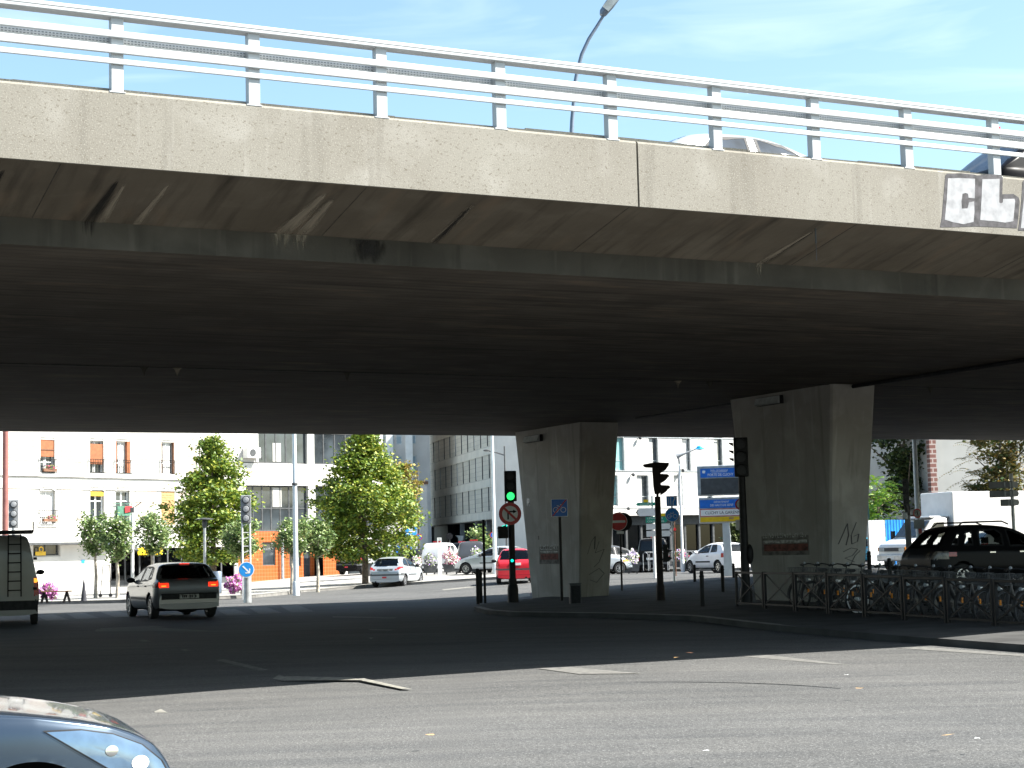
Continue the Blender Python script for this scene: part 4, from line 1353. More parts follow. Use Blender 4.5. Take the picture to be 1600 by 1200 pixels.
# --- red estate behind the farther pier
red = dict(h206, L=4.2, W=1.72, paint='red', wheels=(.85, 3.45),
    top=[(0, .38), (0, .72), (.03, .95), (.12, 1.05), (.36, 1.44), (.52, 1.52), (1.6, 1.56), (2.2, 1.48), (3.05, 1.02), (3.8, .84), (4.12, .62), (4.2, .45), (4.2, .38)],
    belt=[(0, .98), (3.0, .92), (3.6, .82), (4.2, .5)],
    side=[[(.6, 1.06), (1.15, 1.02), (1.15, 1.45), (.75, 1.44)], [(1.22, 1.02), (1.95, .99), (1.95, 1.46), (1.22, 1.46)], [(2.0, .99), (2.9, .96), (2.3, 1.36), (2.0, 1.44)]],
    rear=(1.04, 1.46, .68, .25), front=(1.04, 1.46, .66, .25), cabin=(.7, 3.0, .8, 1.15), mirror=(2.7, 1.0),
    rules=[('tail_light', 'tail', lambda c, n: c[0] < .4 and n[0] < .3 and .78 < c[2] < 1.02 and c[1] > .66),
           ('bumper_strip', 'dgrey', lambda c, n: .60 < c[2] < .67 and c[0] < .75), ('sill', 'dark', lambda c, n: c[2] < .3)],
    extras=[('number_plate', 'signwhite', plate(.0, .86, .48)), ('exhaust_tip', 'dark', lambda mb, L_, hw: mb.cyl((-.03 - L_ / 2, -.45, .27), (.1 - L_ / 2, -.45, .27), .04)), ('wiper', 'dark', wiper(.13, 1.07))])
p = G(812, 912)
car('estate_car', 'red estate car partly hidden by the traffic light pole and the farther pier', 'car', (p.x - .2, p.y + 1.9, p.z), R(1), red)

# --- white three-door city car parked across the street
twingo = dict(h206, L=3.45, W=1.64, paint='white', wheels=(.60, 2.95), rimmat='chrome',
    top=[(0, .38), (0, .66), (.03, .85), (.12, .95), (.42, 1.30), (.55, 1.40), (1.2, 1.45), (1.85, 1.38), (2.65, .98), (3.2, .78), (3.42, .55), (3.45, .38)],
    belt=[(0, .92), (2.4, .90), (2.9, .80), (3.45, .5)],
    side=[[(.70, 1.0), (1.22, .97), (1.24, 1.33), (.86, 1.33)], [(1.34, .96), (2.42, .93), (1.85, 1.26), (1.34, 1.34)]],
    rear=(.97, 1.34, .62, .2), front=(1.0, 1.34, .62, .25), cabin=(.6, 2.6, .75, 1.05), mirror=(2.25, .98), dark_mirror=False,
    rules=[('tail_light', 'tail', lambda c, n: c[0] < .32 and n[0] < .75 and .70 < c[2] < .93 and c[1] > .62), ('bumper_strip', 'dgrey', lambda c, n: False)],
    extras=[('side_strip', 'dark', lambda mb, L_, hw: [mb.box(1.2 - L_ / 2, 2.4 - L_ / 2, s * hw * .995 - .01, s * hw * .995 + .01, .50, .57) for s in (-1, 1)]), ('door_handle', 'dark', handle((1.42,), .80)),
            ('wheel_trim', 'dark', lambda mb, L_, hw: None if mb.box(.28 - L_ / 2, .30 - L_ / 2, -.5, .5, .56, .58) else None)])
p = at(1121, 84)
car('city_car', 'white three door city car parked beyond the bollards on the right', 'car', (p.x, p.y, gz(p.x, p.y)), R(28), twingo)

# --- dark people carrier behind the side-facing traffic light
kangoo = dict(h206, L=4.0, W=1.70, paint='black', wheels=(.75, 3.3), tumble=.10, rimmat='dark',
    top=[(0, .40), (0, .75), (.02, 1.1), (.14, 1.68), (.28, 1.76), (2.0, 1.78), (2.5, 1.70), (3.1, 1.12), (3.7, .95), (3.98, .6), (4.0, .4)],
    belt=[(0, 1.05), (3.0, 1.0), (3.6, .9), (4.0, .6)],
    side=[[(.45, 1.12), (1.2, 1.1), (1.2, 1.6), (.5, 1.6)], [(1.3, 1.1), (2.1, 1.08), (2.1, 1.6), (1.3, 1.6)]], rear=(1.12, 1.62, .66, .1), front=(1.1, 1.65, .66, .15), rglass='dglass', cabin=(.7, 3.0, .9, 1.3), mirror=(2.9, 1.1),
    rules=[('tail_light', 'tail', lambda c, n: c[0] < .2 and .62 < c[2] < .86 and c[1] > .72), ('bumper_strip', 'dgrey', lambda c, n: .42 < c[2] < .55 and c[0] < .4)],
    extras=[('number_plate', 'signwhite', plate(-.002, .70, .55, .08)), ('roof_lamp', 'red', lambda mb, L_, hw: mb.box(.25 - L_ / 2, .45 - L_ / 2, -.35, .1, 1.78, 1.85))])
p = at(1020, 93)
car('people_carrier', 'black boxy people carrier partly behind the side facing traffic light', 'van', (p.x, p.y, gz(p.x, p.y)), R(-4), kangoo)

# --- dark and silver cars just right of the farther pier
saloon = dict(h206, paint='grey', extras=[('door_handle', 'dark', handle((1.5,), .83))])
p = at(972, 92)
car('dark_car', 'dark grey car beside the farther pier, its nose towards the flower boxes', 'car', (p.x - .2, p.y, gz(p.x, p.y)), R(-66), saloon)
p = at(952, 88)
car('silver_car', 'silver car mostly hidden behind the farther pier and the no entry sign', 'car', (p.x - .9, p.y, gz(p.x, p.y)), R(-80), dict(h206, rules=[('headlight', 'amber', lambda c, n: c[0] > 3.35 and .60 < c[2] < .74 and c[1] > .5)] + h206['rules'][:2]))

# --- white box truck on the right
def truck():
    p = at(1392, 77)
    z = gz(p.x, p.y)
    o = thing('box_truck', 'white box truck with a tall plain cargo body on the far road', 'truck', (p.x, p.y, z), 0)
    hd = R(180 + 24)
    o.rotation_euler = (0, 0, hd)
    o.location = (p.x + 2.6, p.y + .4, z)
    # x forward; nose at x = 2.9
    body = MB()
    prof_ = [(2.98, .45), (3.02, .95), (2.95, 1.15), (2.15, 1.42), (1.55, 2.12), (1.35, 2.22), (.75, 2.24), (.7, .45)]
    body.prism(prof_, -.98, .98)
    body.build('cab', P_['white'], o, smooth=30, bevel=.06)
    MB().prism([(2.165, 1.455), (1.60, 2.09), (1.62, 2.11), (2.19, 1.475)], -.86, .86).build('windscreen', M['wglass'], o)
    for s in (-1, 1):
        MB().prism([(1.95, 1.45), (1.46, 2.03), (.95, 2.05), (.95, 1.42)], s * .985 - .012, s * .985 + .012).build('side_window', M['wglass'], o)
        MB().box(2.0, 2.1, s * 1.18 - .1, s * 1.18 + .1, 1.35, 1.72).bar((1.95, s * .97, 1.45), (2.05, s * 1.12, 1.5), .03, .03).build('mirror', M['dark'], o)
        MB().box(3.0, 3.05, s * .72 - .2, s * .72 + .2, .84, 1.02).build('headlight', M['clear'], o, bevel=.02)
        MB().box(2.93, 3.035, s * .95 - .05, s * .95 + .045, .85, 1.02).build('indicator', M['amber'], o, bevel=.015)
    MB().box(3.0, 3.045, -.5, .5, .84, 1.0).build('grille', M['dgrey'], o)
    MB().box(2.85, 3.10, -1.0, 1.0, .42, .72).build('front_bumper', M['lgrey'], o, bevel=.05)
    MB().box(3.102, 3.11, -.26, .26, .50, .62).build('number_plate', M['signwhite'], o)
    MB().box(-4.6, .55, -1.12, 1.12, .98, 3.35).build('cargo_box', M['white'], o, bevel=.04)
    MB().box(-4.6, .9, -.5, .5, .55, .97).build('chassis', M['dark'], o)
    MB().box(.5, 1.6, -.85, .85, 2.24, 2.32).build('cab_roof', P_['white'], o, bevel=.03)
    tm, rm, bk = wheel_mesh(.36, .24, 8, True)
    for x in (2.25, -2.9):
        for s in (-1, 1):
            w = tm.build('wheel', M['rubber'], o, smooth=True, loc=(x, s * .86, .36), rot=(0, 0, 0 if s > 0 else math.pi))
            rm.build('rim', M['lgrey'], w)
            if x > 0: MB().ring((0, 0), .36, .47, -.1, .13, 20).build('wheel_arch', M['dark'], o, loc=(x, s * .88, .36), rot=(0, 0, 0 if s > 0 else math.pi))
    return o
truck()

# --- black estate/SUV waiting under the bridge on the right
suv = dict(L=4.75, W=1.88, r=.36, wheels=(.95, 3.75), paint='black', zlow=.26, tumble=.20, round=(.5, .8), taper=(.12, .18), glass='suvglass',
    top=[(0, .45), (0, .75), (.05, .95), (.20, 1.12), (.62, 1.66), (.85, 1.74), (1.6, 1.79), (2.5, 1.75), (3.0, 1.62), (3.7, 1.14), (4.3, 1.02), (4.65, .8), (4.75, .55), (4.75, .45)],
    belt=[(0, 1.08), (2.0, 1.08), (3.4, 1.03), (4.2, .9), (4.75, .6)],
    side=[[(.62, 1.20), (.86, 1.20), (1.04, 1.56), (.92, 1.55)], [(1.02, 1.20), (1.34, 1.19), (1.44, 1.62), (1.20, 1.60)], [(1.52, 1.18), (2.32, 1.16), (2.36, 1.50), (2.2, 1.65), (1.66, 1.65), (1.55, 1.55)], [(2.48, 1.15), (3.42, 1.12), (2.95, 1.52), (2.6, 1.63), (2.48, 1.63)]],
    rear=(1.14, 1.62, .72, .25), front=(1.12, 1.62, .72, .25), cabin=(1.2, 3.5, .85, 1.22), mirror=(3.25, 1.15),
    rules=[('tail_light', 'suvlens', lambda c, n: c[0] < .50 and .84 < c[2] < 1.06 and c[1] > .50 and not (.66 < c[1] < .74)), ('reflector', 'tail', lambda c, n: .5 < c[0] < .75 and .92 < c[2] < 1.02)],
    extras=[('roof_bar', 'chrome', lambda mb, L_, hw: [mb.tube([(1.0 - L_ / 2, s * .66, 1.74), (1.15 - L_ / 2, s * .66, 1.84), (2.4 - L_ / 2, s * .66, 1.85), (2.6 - L_ / 2, s * .66, 1.77)], .022, 8) for s in (-1, 1)]),
            ('door_handle', 'chrome', handle((1.9, 2.85), 1.0))])
M['suvlens'] = mat('smoked_lens', (0.16, 0.14, 0.12), 0.2, 0, 0.3, 9)
M['suvglass'] = glassy('clear_car_glass', (0.9, 0.93, 0.93))
p = at(1525, 50)
car('estate_suv', 'black estate with silver roof bars in the shade behind the bicycles', 'car', (p.x + .35, p.y, gz(p.x, p.y)), R(-72), suv)

# --- distant parked vehicles by the grey building
def far_car(name, label, cat, px, Y, hd, sp, **kw):
    p = at(px, Y)
    return car(name, label, cat, (p.x, p.y, gz(p.x, p.y) + .12), R(hd), dict(sp, ds=.09, **kw))
far_car('small_van', 'white rounded van parked behind the white information post', 'van', 691, 106, -12, kangoo, paint='white', rear=None)
far_car('small_van', 'dark van seen from behind beside the flower planter of white and crimson blooms', 'van', 736, 101, 3, kangoo, rear=None, paint='grey')
far_car('dark_car', 'dark car parked left of the white rounded van', 'car', 652, 108, -20, h206, paint='black')
far_car('people_carrier', 'dark blue vehicle roof showing between white van and dark van', 'van', 716, 112, 6, kangoo, paint='black')
far_car('silver_car', 'silver car half hidden by the thin black post near the kerb', 'car', 770, 93, 70, h206)
far_car('dark_car', 'black car behind the tall linden trunk left of the pale silver hatchback', 'car', 566, 108, -25, h206, paint='black')
far_car('white_car', 'white car bonnet showing behind the red estate', 'car', 790, 98, -10, h206, paint='white')
far_car('cyan_car', 'bright cyan car roof peeping behind the nearer pier and truck', 'car', 1352, 90, 60, h206, paint='cyan')
far_car('white_car', 'white car far right behind the black estate', 'car', 1588, 66, -80, h206, paint='white')

# --- traffic on the deck
p = zpl(1186, 205, 8.085) + A2 * 0.7
wc = car('hatchback_car', 'pale car passing on the bridge, only roof and dark windows above the parapet', 'car', (p.x, p.y, 6.605), R(-63.3), dict(twingo, L=4.1, W=1.75,
    top=[(0, .38), (0, .7), (.05, .95), (.3, 1.1), (.75, 1.36), (1.2, 1.45), (2.0, 1.48), (2.6, 1.38), (3.4, .98), (3.95, .78), (4.1, .5), (4.1, .38)], wheels=(.8, 3.3), belt=[(0, .94), (2.9, .92), (3.5, .82), (4.1, .5)],
    side=[[(.85, 1.02), (1.85, .99), (1.85, 1.38), (1.2, 1.34)], [(1.98, .99), (3.1, .96), (2.5, 1.30), (1.98, 1.38)]], mirror=None, cabin=(.9, 3.2, .8, 1.1), far=False, ds=.04, paint='silver2', glass='deckglass', rglass='deckglass'))
p = zpl(1650, 222, 8.405)
car('dark_van', 'dark van on the bridge at the right edge behind the railing', 'van', (p.x, p.y, 6.605), R(-63.3), dict(kangoo, paint='black', glass='deckglass', rglass='deckglass', far=False, ds=.06,
    top=[(0, .40), (0, .75), (.04, .98), (.12, 1.1), (.85, 1.68), (1.15, 1.77), (2.4, 1.80), (2.9, 1.70), (3.4, 1.12), (3.8, .95), (3.98, .6), (4.0, .4)], side=[[(.95, 1.12), (1.5, 1.1), (1.5, 1.6), (1.2, 1.6)], [(1.6, 1.1), (2.6, 1.08), (2.6, 1.6), (1.6, 1.6)]]))
# ------------------------------------------------------------------ street furniture
def face(px): 
    """turn so that local -y looks back along the line of sight"""
    return -math.atan((px - 800) / FPX)

def gpos(px, Y, lift=0.0):
    p = at(px, Y)
    return Vector((p.x, p.y, gz(p.x, p.y) + lift))

def zrel(px, py, Y, base): return at(px, Y, py).z - base

def pole(o, h, r0, r1=None, m_='black', name='pole', n=14, z0=-.05):
    return MB().cyl((0, 0, z0), (0, 0, h), r0, r1 or r0, n).build(name, M[m_], o, smooth=True)

def signal_head(o, z, w, h, m_='black', lamps=3, on=None, y=-.02, depth=.22, visor=True, back=False):
    """box with round lenses looking towards -y; on = index of the lit lens from the top"""
    hd = MB().box(-w / 2, w / 2, y, y + depth, z, z + h).build('signal_head', M[m_], o, bevel=.025)
    for k in range(lamps):
        cz = z + h - (k + .5) * h / lamps
        r = min(w * .36, h / lamps * .38)
        lit = on == k
        MB().disc((0, 0), r, -.012, .01, 24).build('lens', M['greenlamp'] if lit else M['lens'], hd, loc=(0, y - .004, cz))
        if visor:
            mb = MB()
            n = 12
            v = []
            for i in range(n + 1):
                a = R(-15) + R(210) * i / n
                v += [(r * 1.12 * math.cos(a), 0, r * 1.12 * math.sin(a)), (r * 1.12 * math.cos(a), -.19 + .10 * (1 - math.sin(max(0, a))) * .5, r * 1.12 * math.sin(a))]
            mb.add(v, [(2 * i, 2 * i + 1, 2 * i + 3, 2 * i + 2) for i in range(n)])
            mb.build('visor', M[m_], hd, loc=(0, y, cz))
    return hd

def back_head(o, z, w, h, m_='grey', y=-.02):
    """rear of a signal head: flat casing with three round bosses"""
    hd = MB().box(-w / 2, w / 2, y, y + .16, z, z + h).build('signal_head', M[m_], o, bevel=.02)
    for k in range(3):
        cz = z + h - (k + .5) * h / 3
        mb = MB().lathe([(.0, -.07), (w * .26, -.06), (w * .33, -.02), (w * .36, .0)], ax='y', n=22)
        mb.build('lamp_casing', M[m_], hd, smooth=True, loc=(0, y, cz))
        MB().ring((0, 0), w * .33, w * .38, -.045, .002, 22).build('rim', M['dgrey'], hd, loc=(0, y, cz))
    return hd

# green signal with the no right turn sign
def main_signal():
    Y = 54
    b = gpos(800, Y, .11)
    o = thing('traffic_light', 'green traffic light with a no right turn sign on a thick black pole', 'traffic light', b, face(800))
    z = lambda py: zrel(798, py, Y, b.z)
    pole(o, z(905), .135, .125)
    MB().lathe([(.17, -.05), (.165, z(921)), (.15, z(915)), (.13, z(913))], n=16).build('pole_base', M['black'], o, smooth=True)
    pole(o, z(770), .10, m_='black', z0=z(906))
    s = Y / FPX
    w = 19 * s
    signal_head(o, z(783.5), w, (783.5 - 736) * s, 'black', 3, 2, y=-.16)
    # no right turn
    r = 17.5 * s
    sg = MB().disc((0, 0), r, -.012, .012, 36).build('sign_disc', M['signred'], o, loc=(-.03, -.22, z(803)))
    MB().disc((0, 0), r * .70, -.016, -.0125, 32).build('sign_field', M['signwhite'], sg)
    MB().bar((-.18 * r, -.02, -.5 * r), (-.18 * r, -.02, .25 * r), r * .13, .006).bar((-.18 * r, -.02, .19 * r), (.30 * r, -.02, .19 * r), .006, r * .13).prism([(.28 * r, .36 * r), (.60 * r, .19 * r), (.28 * r, .02 * r)], -.023, -.017).build('turn_arrow', M['black'], sg)
    MB().prism([(-.60 * r, .46 * r), (-.46 * r, .60 * r), (.60 * r, -.46 * r), (.46 * r, -.60 * r)], -.029, -.025).build('slash', M['signred'], sg)
    # side repeater with a small green lamp, and the low pedestrian lamp
    k = MB().box(-.42, -.10, -.14, .12, z(841), z(822)).build('side_signal', M['black'], o, bevel=.03)
    MB().prism([(-.30, z(824.5)), (-.13, z(822.2)), (-.13, z(819.5)), (-.28, z(821.5))], -.16, -.10).build('lit_lens', M['cyanlamp'], k)
    MB().prism([(-.46, z(826)), (-.20, z(821)), (-.16, z(819)), (-.16, z(824))], -.20, .1).build('visor', M['black'], k)
    rp_ = MB().box(-.09, .09, -.19, -.12, z(882), z(870)).build('repeater', M['black'], o, bevel=.02)
    MB().disc((0, 0), .045, -.004, .01, 16).build('lit_lens', M['cyanlamp'], rp_, loc=(.0, -.19, z(876)))
main_signal()

# signal seen from the side, with three long visors pointing right
def side_signal():
    Y = 50
    b = gpos(1030, Y, .11)
    o = thing('traffic_light', 'traffic light seen in profile with its visors pointing right', 'traffic light', b, face(1030))
    s = Y / FPX
    def X(px, py): return (px - (1024 + (py - 735) * .033)) * s
    z = lambda py: zrel(1026, py, Y, b.z)
    pole(o, z(776), .10, .085, 'brownblack')
    MB().lathe([(.13, -.05), (.125, z(917)), (.105, z(913))], n=16).build('pole_base', M['brownblack'], o, smooth=True)
    pole(o, z(744), .035, m_='brownblack', z0=z(777))
    hd = MB().prism([(-.13, z(727.5)), (.10, z(726)), (.11, z(768)), (.05, z(772)), (-.08, z(772)), (-.11, z(760))], -.16, .16).build('signal_head', M['brownblack'], o, bevel=.02)
    for a0, a1, tip in ((725, 731, 1044), (741.5, 747, 1045), (759, 765, 1046)):
        MB().prism([(.08, z(a0 - 1)), ((tip - 1026) * s - .05, z(a0)), ((tip - 1026) * s, z(a0 + 1.5)), ((tip - 1026) * s, z(a1 - 2)), (.30, z(a1)), (.26, z(a1 + 3)), (.18, z(a1 + 6)), (.08, z(a1 + 9))], -.13, .13).build('visor', M['brownblack'], hd, bevel=.015)
    MB().prism([(-.38, z(725.5)), (-.05, z(722.5)), (.36, z(724)), (.34, z(729)), (.1, z(731)), (-.30, z(730)), (-.38, z(728))], -.17, .17).build('backboard', M['brownblack'], hd, bevel=.02)
side_signal()

# low pedestrian signal hung on the same corner: dark profile right of the black people carrier
def ped_signal():
    Y = 49.5
    b = gpos(1034, Y, .11)
    o = thing('pedestrian_signal', 'dark two lamp pedestrian signal bracketed right of the profile traffic light', 'signal', b, face(1034))
    z = lambda py: zrel(1040, py, Y, b.z)
    s = Y / FPX
    MB().prism([(.03, z(850)), (.17, z(851)), (.16, z(858)), (.30, z(861)), (.17, z(864)), (.18, z(869)), (.29, z(872)), (.16, z(878)), (.03, z(878))], -.12, .14).build('signal_head', M['black'], o, bevel=.015)
    MB().bar((-.05, 0, z(856)), (.06, 0, z(856)), .05, .05).bar((-.05, 0, z(874)), (.06, 0, z(874)), .05, .05).build('bracket', M['black'], o)
ped_signal()

# unlit signal in front of the nearer pier
def dark_signal():
    Y = 45.5
    b = gpos(1163, Y, .11)
    o = thing('traffic_light', 'unlit traffic light on a black pole in front of the nearer pier', 'traffic light', b, face(1163))
    s = Y / FPX
    z = lambda py: zrel(1160, py, Y, b.z)
    pole(o, z(745), .125, .09)
    MB().lathe([(.165, -.05), (.16, z(925)), (.13, z(918))], n=16).build('pole_base', M['black'], o, smooth=True)
    signal_head(o, z(745), 22 * s, (745 - 684) * s, 'black', 3, None, y=-.2)
    mb = MB()
    for k in range(3):
        mb.prism([(-.19, z(692 + k * 12)), (-.30, z(691 + k * 12)), (-.30, z(693 + k * 12)), (-.19, z(697 + k * 12))], -.1, .05)
    mb.build('side_visor', M['black'], o)
    MB().ball((.13, -.02, z(866)), (.10, .12, .26), 12).build('push_button_box', M['black'], o, smooth=True)
dark_signal()

# signals whose backs face the camera
def back_signal(px, Y, ytop, ybot, wpx, label, m_='dgrey', truss=False, base=None, lift=0.0, polem='dgrey'):
    b = gpos(px, Y, lift)
    o = thing('traffic_light', label, 'traffic light', b, face(px))
    z = lambda py: zrel(px, py, Y, b.z)
    s = Y / FPX
    back_head(o, z(ybot), wpx * s, (ybot - ytop) * s, m_)
    if truss:
        h0 = z(ybot)
        mb = MB()
        for x in (-.15, .15): mb.cyl((x, .05, -.05), (x, .05, h0), .035, n=10)
        for k in range(11):
            zz = h0 * (k + .6) / 11
            mb.bar((-.15, .05, zz), (.15, .05, zz + (.0 if k % 2 else .10)), .03, .03)
        mb.build('lattice_pole', M['white'], o, smooth=True)
    else:
        pole(o, z(ybot), .06, m_=polem)
    return o
back_signal(385, 69, 774, 817, 16, 'grey backed traffic light on a white lattice pole beside the blue arrow sign', 'grey', True, lift=.12)
back_signal(21, 66, 781, 825, 15, 'grey backed traffic light above the panel van roof', 'grey', False, lift=.12, polem='lgrey')
o = back_signal(1419, 52, 748, 790, 9.5, 'narrow dark traffic light before the white truck, turned away', 'dgrey', False, polem='dgrey')
MB().box(-.13, .02, -.1, .1, zrel(1419, 812, 52, o.location.z), zrel(1419, 800, 52, o.location.z)).build('control_box', M['lgrey'], o, bevel=.02)
MB().box(-.07, .10, -.06, .06, -.05, zrel(1419, 805, 52, o.location.z)).build('pole_sleeve', M['grey'], o, bevel=.02)

# ---- signs
def sign_post(px, Y, ytop, label, r=.035, m_='black', lift=.11, name='road_sign', cat='sign', group=None, tilt=0.0):
    b = gpos(px, Y, lift)
    o = thing(name, label, cat, b, face(px) + tilt, group)
    z = lambda py: zrel(px, py, Y, b.z)
    pole(o, z(ytop), r, m_=m_)
    return o, z, Y / FPX

def bike_icon(parent, cx, cz, w, m_, y):
    mb = MB()
    r = w * .21
    for s in (-1, 1): mb.ring((cx + s * w * .28, cz - w * .08), r * .78, r, y - .002, y, 20)
    t = w * .04
    A_, B_, C_, D_, E_ = (cx - w * .28, cz - w * .08), (cx - w * .02, cz - w * .08), (cx + w * .16, cz + w * .2), (cx + w * .28, cz - w * .08), (cx - w * .12, cz + w * .18)
    for p_, q_ in ((A_, B_), (B_, C_), (A_, E_), (E_, C_), (E_, B_), (C_, D_), ((cx + w * .16, cz + w * .2), (cx + w * .12, cz + w * .3)), ((cx + w * .05, cz + w * .31), (cx + w * .2, cz + w * .31)), ((cx - w * .2, cz + w * .24), (cx - w * .06, cz + w * .24)), (E_, (cx - w * .13, cz + w * .24))):
        mb.bar((p_[0], y - .001, p_[1]), (q_[0], y - .001, q_[1]), .002 if abs(p_[0] - q_[0]) > abs(p_[1] - q_[1]) * 9 else t, t if abs(p_[0] - q_[0]) > abs(p_[1] - q_[1]) * 9 else .002)
    return mb.build('bicycle_symbol', M[m_], parent)

o, z, s = sign_post(876, 53.3, 806, 'end of cycle path sign, blue with red slash, in front of the farther pier', .045)
w = 13.0 * s
pn = MB().box(-w, w, -.085, -.06, z(807.5), z(779.5)).build('sign_plate', M['signwhite'], o, bevel=.01)
MB().box(-w * .93, w * .93, -.088, -.0855, z(806.6), z(780.4)).build('blue_field', M['signblue'], pn)
bike_icon(pn, 0, (z(806) + z(781)) / 2 - .03, w * 1.6, 'signwhite', -.0885)
MB().prism([(-w * .90, z(806)), (-w * .72, z(806)), (w * .90, z(781)), (w * .72, z(781))], -.0935, -.091).build('slash', M['signred'], pn)

o, z, s = sign_post(970, 60, 800, 'red no entry sign on a thin post right of the farther pier', .035, lift=.15)
r = 14.2 * s
d_ = MB().disc((0, 0), r, -.02, .0, 36).build('sign_disc', M['signwhite'], o, loc=(-.06, -.05, z(815)))
MB().disc((0, 0), r * .95, -.024, -.0205, 36).build('red_field', M['signred'], d_)
MB().box(-r * .78, r * .78, -.028, -.0245, -r * .13, r * .13).build('white_bar', M['signwhite'], d_)
MB().disc((0, 0), r * 1.02, .0, .05, 30).build('rear_disc', M['dark'], o, loc=(.10, .05, z(815.5)))
MB().box(-.12, .12, -.04, -.02, z(834), z(830)).build('small_plate', M['signwhite'], o)

# round blue keep-right arrow on a concrete stub
b = gpos(386, 66, .12)
o = thing('keep_right_sign', 'round blue sign with white arrow pointing down right on a pale stub', 'sign', b, face(386))
z = lambda py: zrel(385, py, 66, b.z); s = 66 / FPX
MB().cyl((0, 0.05, -.1), (0, 0.05, z(892)), .16, .15, 14).build('stub_post', M['lgrey'], o, smooth=True)
r = 12.3 * s
d_ = MB().disc((0, 0), r, -.02, .0, 40).build('sign_disc', M['signwhite'], o, loc=(-.03, -.16, z(890)))
MB().disc((0, 0), r * .90, -.024, -.0205, 40).build('blue_field', M['signcyan'], d_)
c45 = .7071
def rot45(p): return (c45 * p[0] + c45 * p[1], -c45 * p[0] + c45 * p[1])
MB().prism([rot45(p) for p in [(-.62 * r, .09 * r), (.40 * r, .09 * r), (.13 * r, .36 * r), (.30 * r, .42 * r), (.64 * r, 0), (.30 * r, -.42 * r), (.13 * r, -.36 * r), (.40 * r, -.09 * r), (-.62 * r, -.09 * r)]], -.028, -.0245).build('arrow', M['signwhite'], d_)

# blue round cycle sign and lane sign
b = gpos(1052, 66, .1)
o = thing('cycle_sign', 'round blue cycle sign below a square blue lane sign', 'sign', b, face(1052))
z = lambda py: zrel(1052, py, 66, b.z); s = 66 / FPX
pole(o, z(776), .035, m_='lgrey')
r = 11 * s
d_ = MB().disc((0, 0), r, -.02, .0, 36).build('sign_disc', M['signwhite'], o, loc=(0, -.05, z(804.5)))
MB().disc((0, 0), r * .9, -.024, -.0205, 36).build('blue_field', M['signcyan'], d_)
bike_icon(d_, 0, -.02, r * 1.45, 'signwhite', -.025)
pn = MB().box(-8.3 * s, 8.3 * s, -.07, -.05, z(791), z(775)).build('lane_plate', M['signwhite'], o)
MB().box(-7.6 * s, 7.6 * s, -.074, -.0705, z(790.2), z(775.8)).build('blue_field', M['signcyan'], pn)
mb = MB()
mb.box(-5.2 * s, -4.2 * s, -.078, -.0745, z(789.5), z(777)); mb.box(-2.0 * s, -1.0 * s, -.078, -.0745, z(789.5), z(777))
mb.prism([(1.6 * s, z(789.5)), (2.8 * s, z(789.5)), (2.9 * s, z(784)), (5.4 * s, z(779.5)), (6.4 * s, z(780.5)), (6.2 * s, z(776.5)), (3.2 * s, z(777.5)), (4.2 * s, z(778.8)), (1.7 * s, z(783.5))], -.078, -.0745)
mb.build('lane_arrows', M['signwhite'], pn)

# direction signs: two white arrows, green arrow panels
b = gpos(1022, 72, .1)
o = thing('direction_sign', 'cluster of green and white direction arrows on a white post by the hotel', 'sign', b, face(1022))
z = lambda py: zrel(1022, py, 72, b.z); s = 72 / FPX
pole(o, z(775), .06, m_='white')
def arrow_board(x0, x1, za, zb_, point, m_, y, nm='arrow_board'):
    h = (zb_ - za) / 2
    if point > 0: poly = [(x0, za), (x1 - h, za), (x1, za + h), (x1 - h, zb_), (x0, zb_)]
    else: poly = [(x0 + h, za), (x1, za), (x1, zb_), (x0 + h, zb_), (x0, za + h)]
    return MB().prism(poly, y - .03, y).build(nm, M[m_], o)
def bx(px): return (px - 1022) * s
arrow_board(bx(996), bx(1028), z(790), z(785), -1, 'signgreen', -.08)
text_mesh('CLICHY-CENTRE', 20 * s, 2.6 * s, 'lettering', M['signwhite'], o, (bx(1012), -.114, (z(790) + z(785)) / 2))
MB().box(bx(1008), bx(1015), -.10, -.08, z(784.6), z(780.5)).build('route_plate', M['signyellow'], o)
a_ = arrow_board(bx(995), bx(1028), z(806), z(794), -1, 'signwhite', -.08)
MB().prism([(bx(995.6), z(800)), (bx(998.6), z(795)), (bx(999.6), z(796)), (bx(997.2), z(800)), (bx(999.6), z(804)), (bx(998.6), z(805))], -.116, -.112).build('chevron', M['black'], o)
arrow_board(bx(1010.5), bx(1046), z(817), z(807.5), 1, 'signgreen', -.08)
text_mesh('LEVALLOIS', 24 * s, 2.8 * s, 'lettering', M['signwhite'], o, (bx(1025), -.114, z(809.8)))
text_mesh('COURBEVOIE', 26 * s, 2.8 * s, 'lettering', M['signwhite'], o, (bx(1026), -.114, z(814.6)))
MB().box(bx(1033), bx(1042), -.10, -.08, z(807), z(802.5)).build('route_plate', M['signyellow'], o)
for ya, yb in ((827.5, 818.5), (838.5, 829.5)):
    arrow_board(bx(1011), bx(1052), z(ya), z(yb), 1, 'signwhite', -.08)
    c_ = (ya + yb) / 2
    MB().prism([(bx(1051.3), z(c_)), (bx(1048), z(yb + .5)), (bx(1047.2), z(yb + 1.3)), (bx(1049.8), z(c_)), (bx(1047.2), z(ya - 1.3)), (bx(1048), z(ya - .5))], -.116, -.112).build('chevron', M['black'], o)

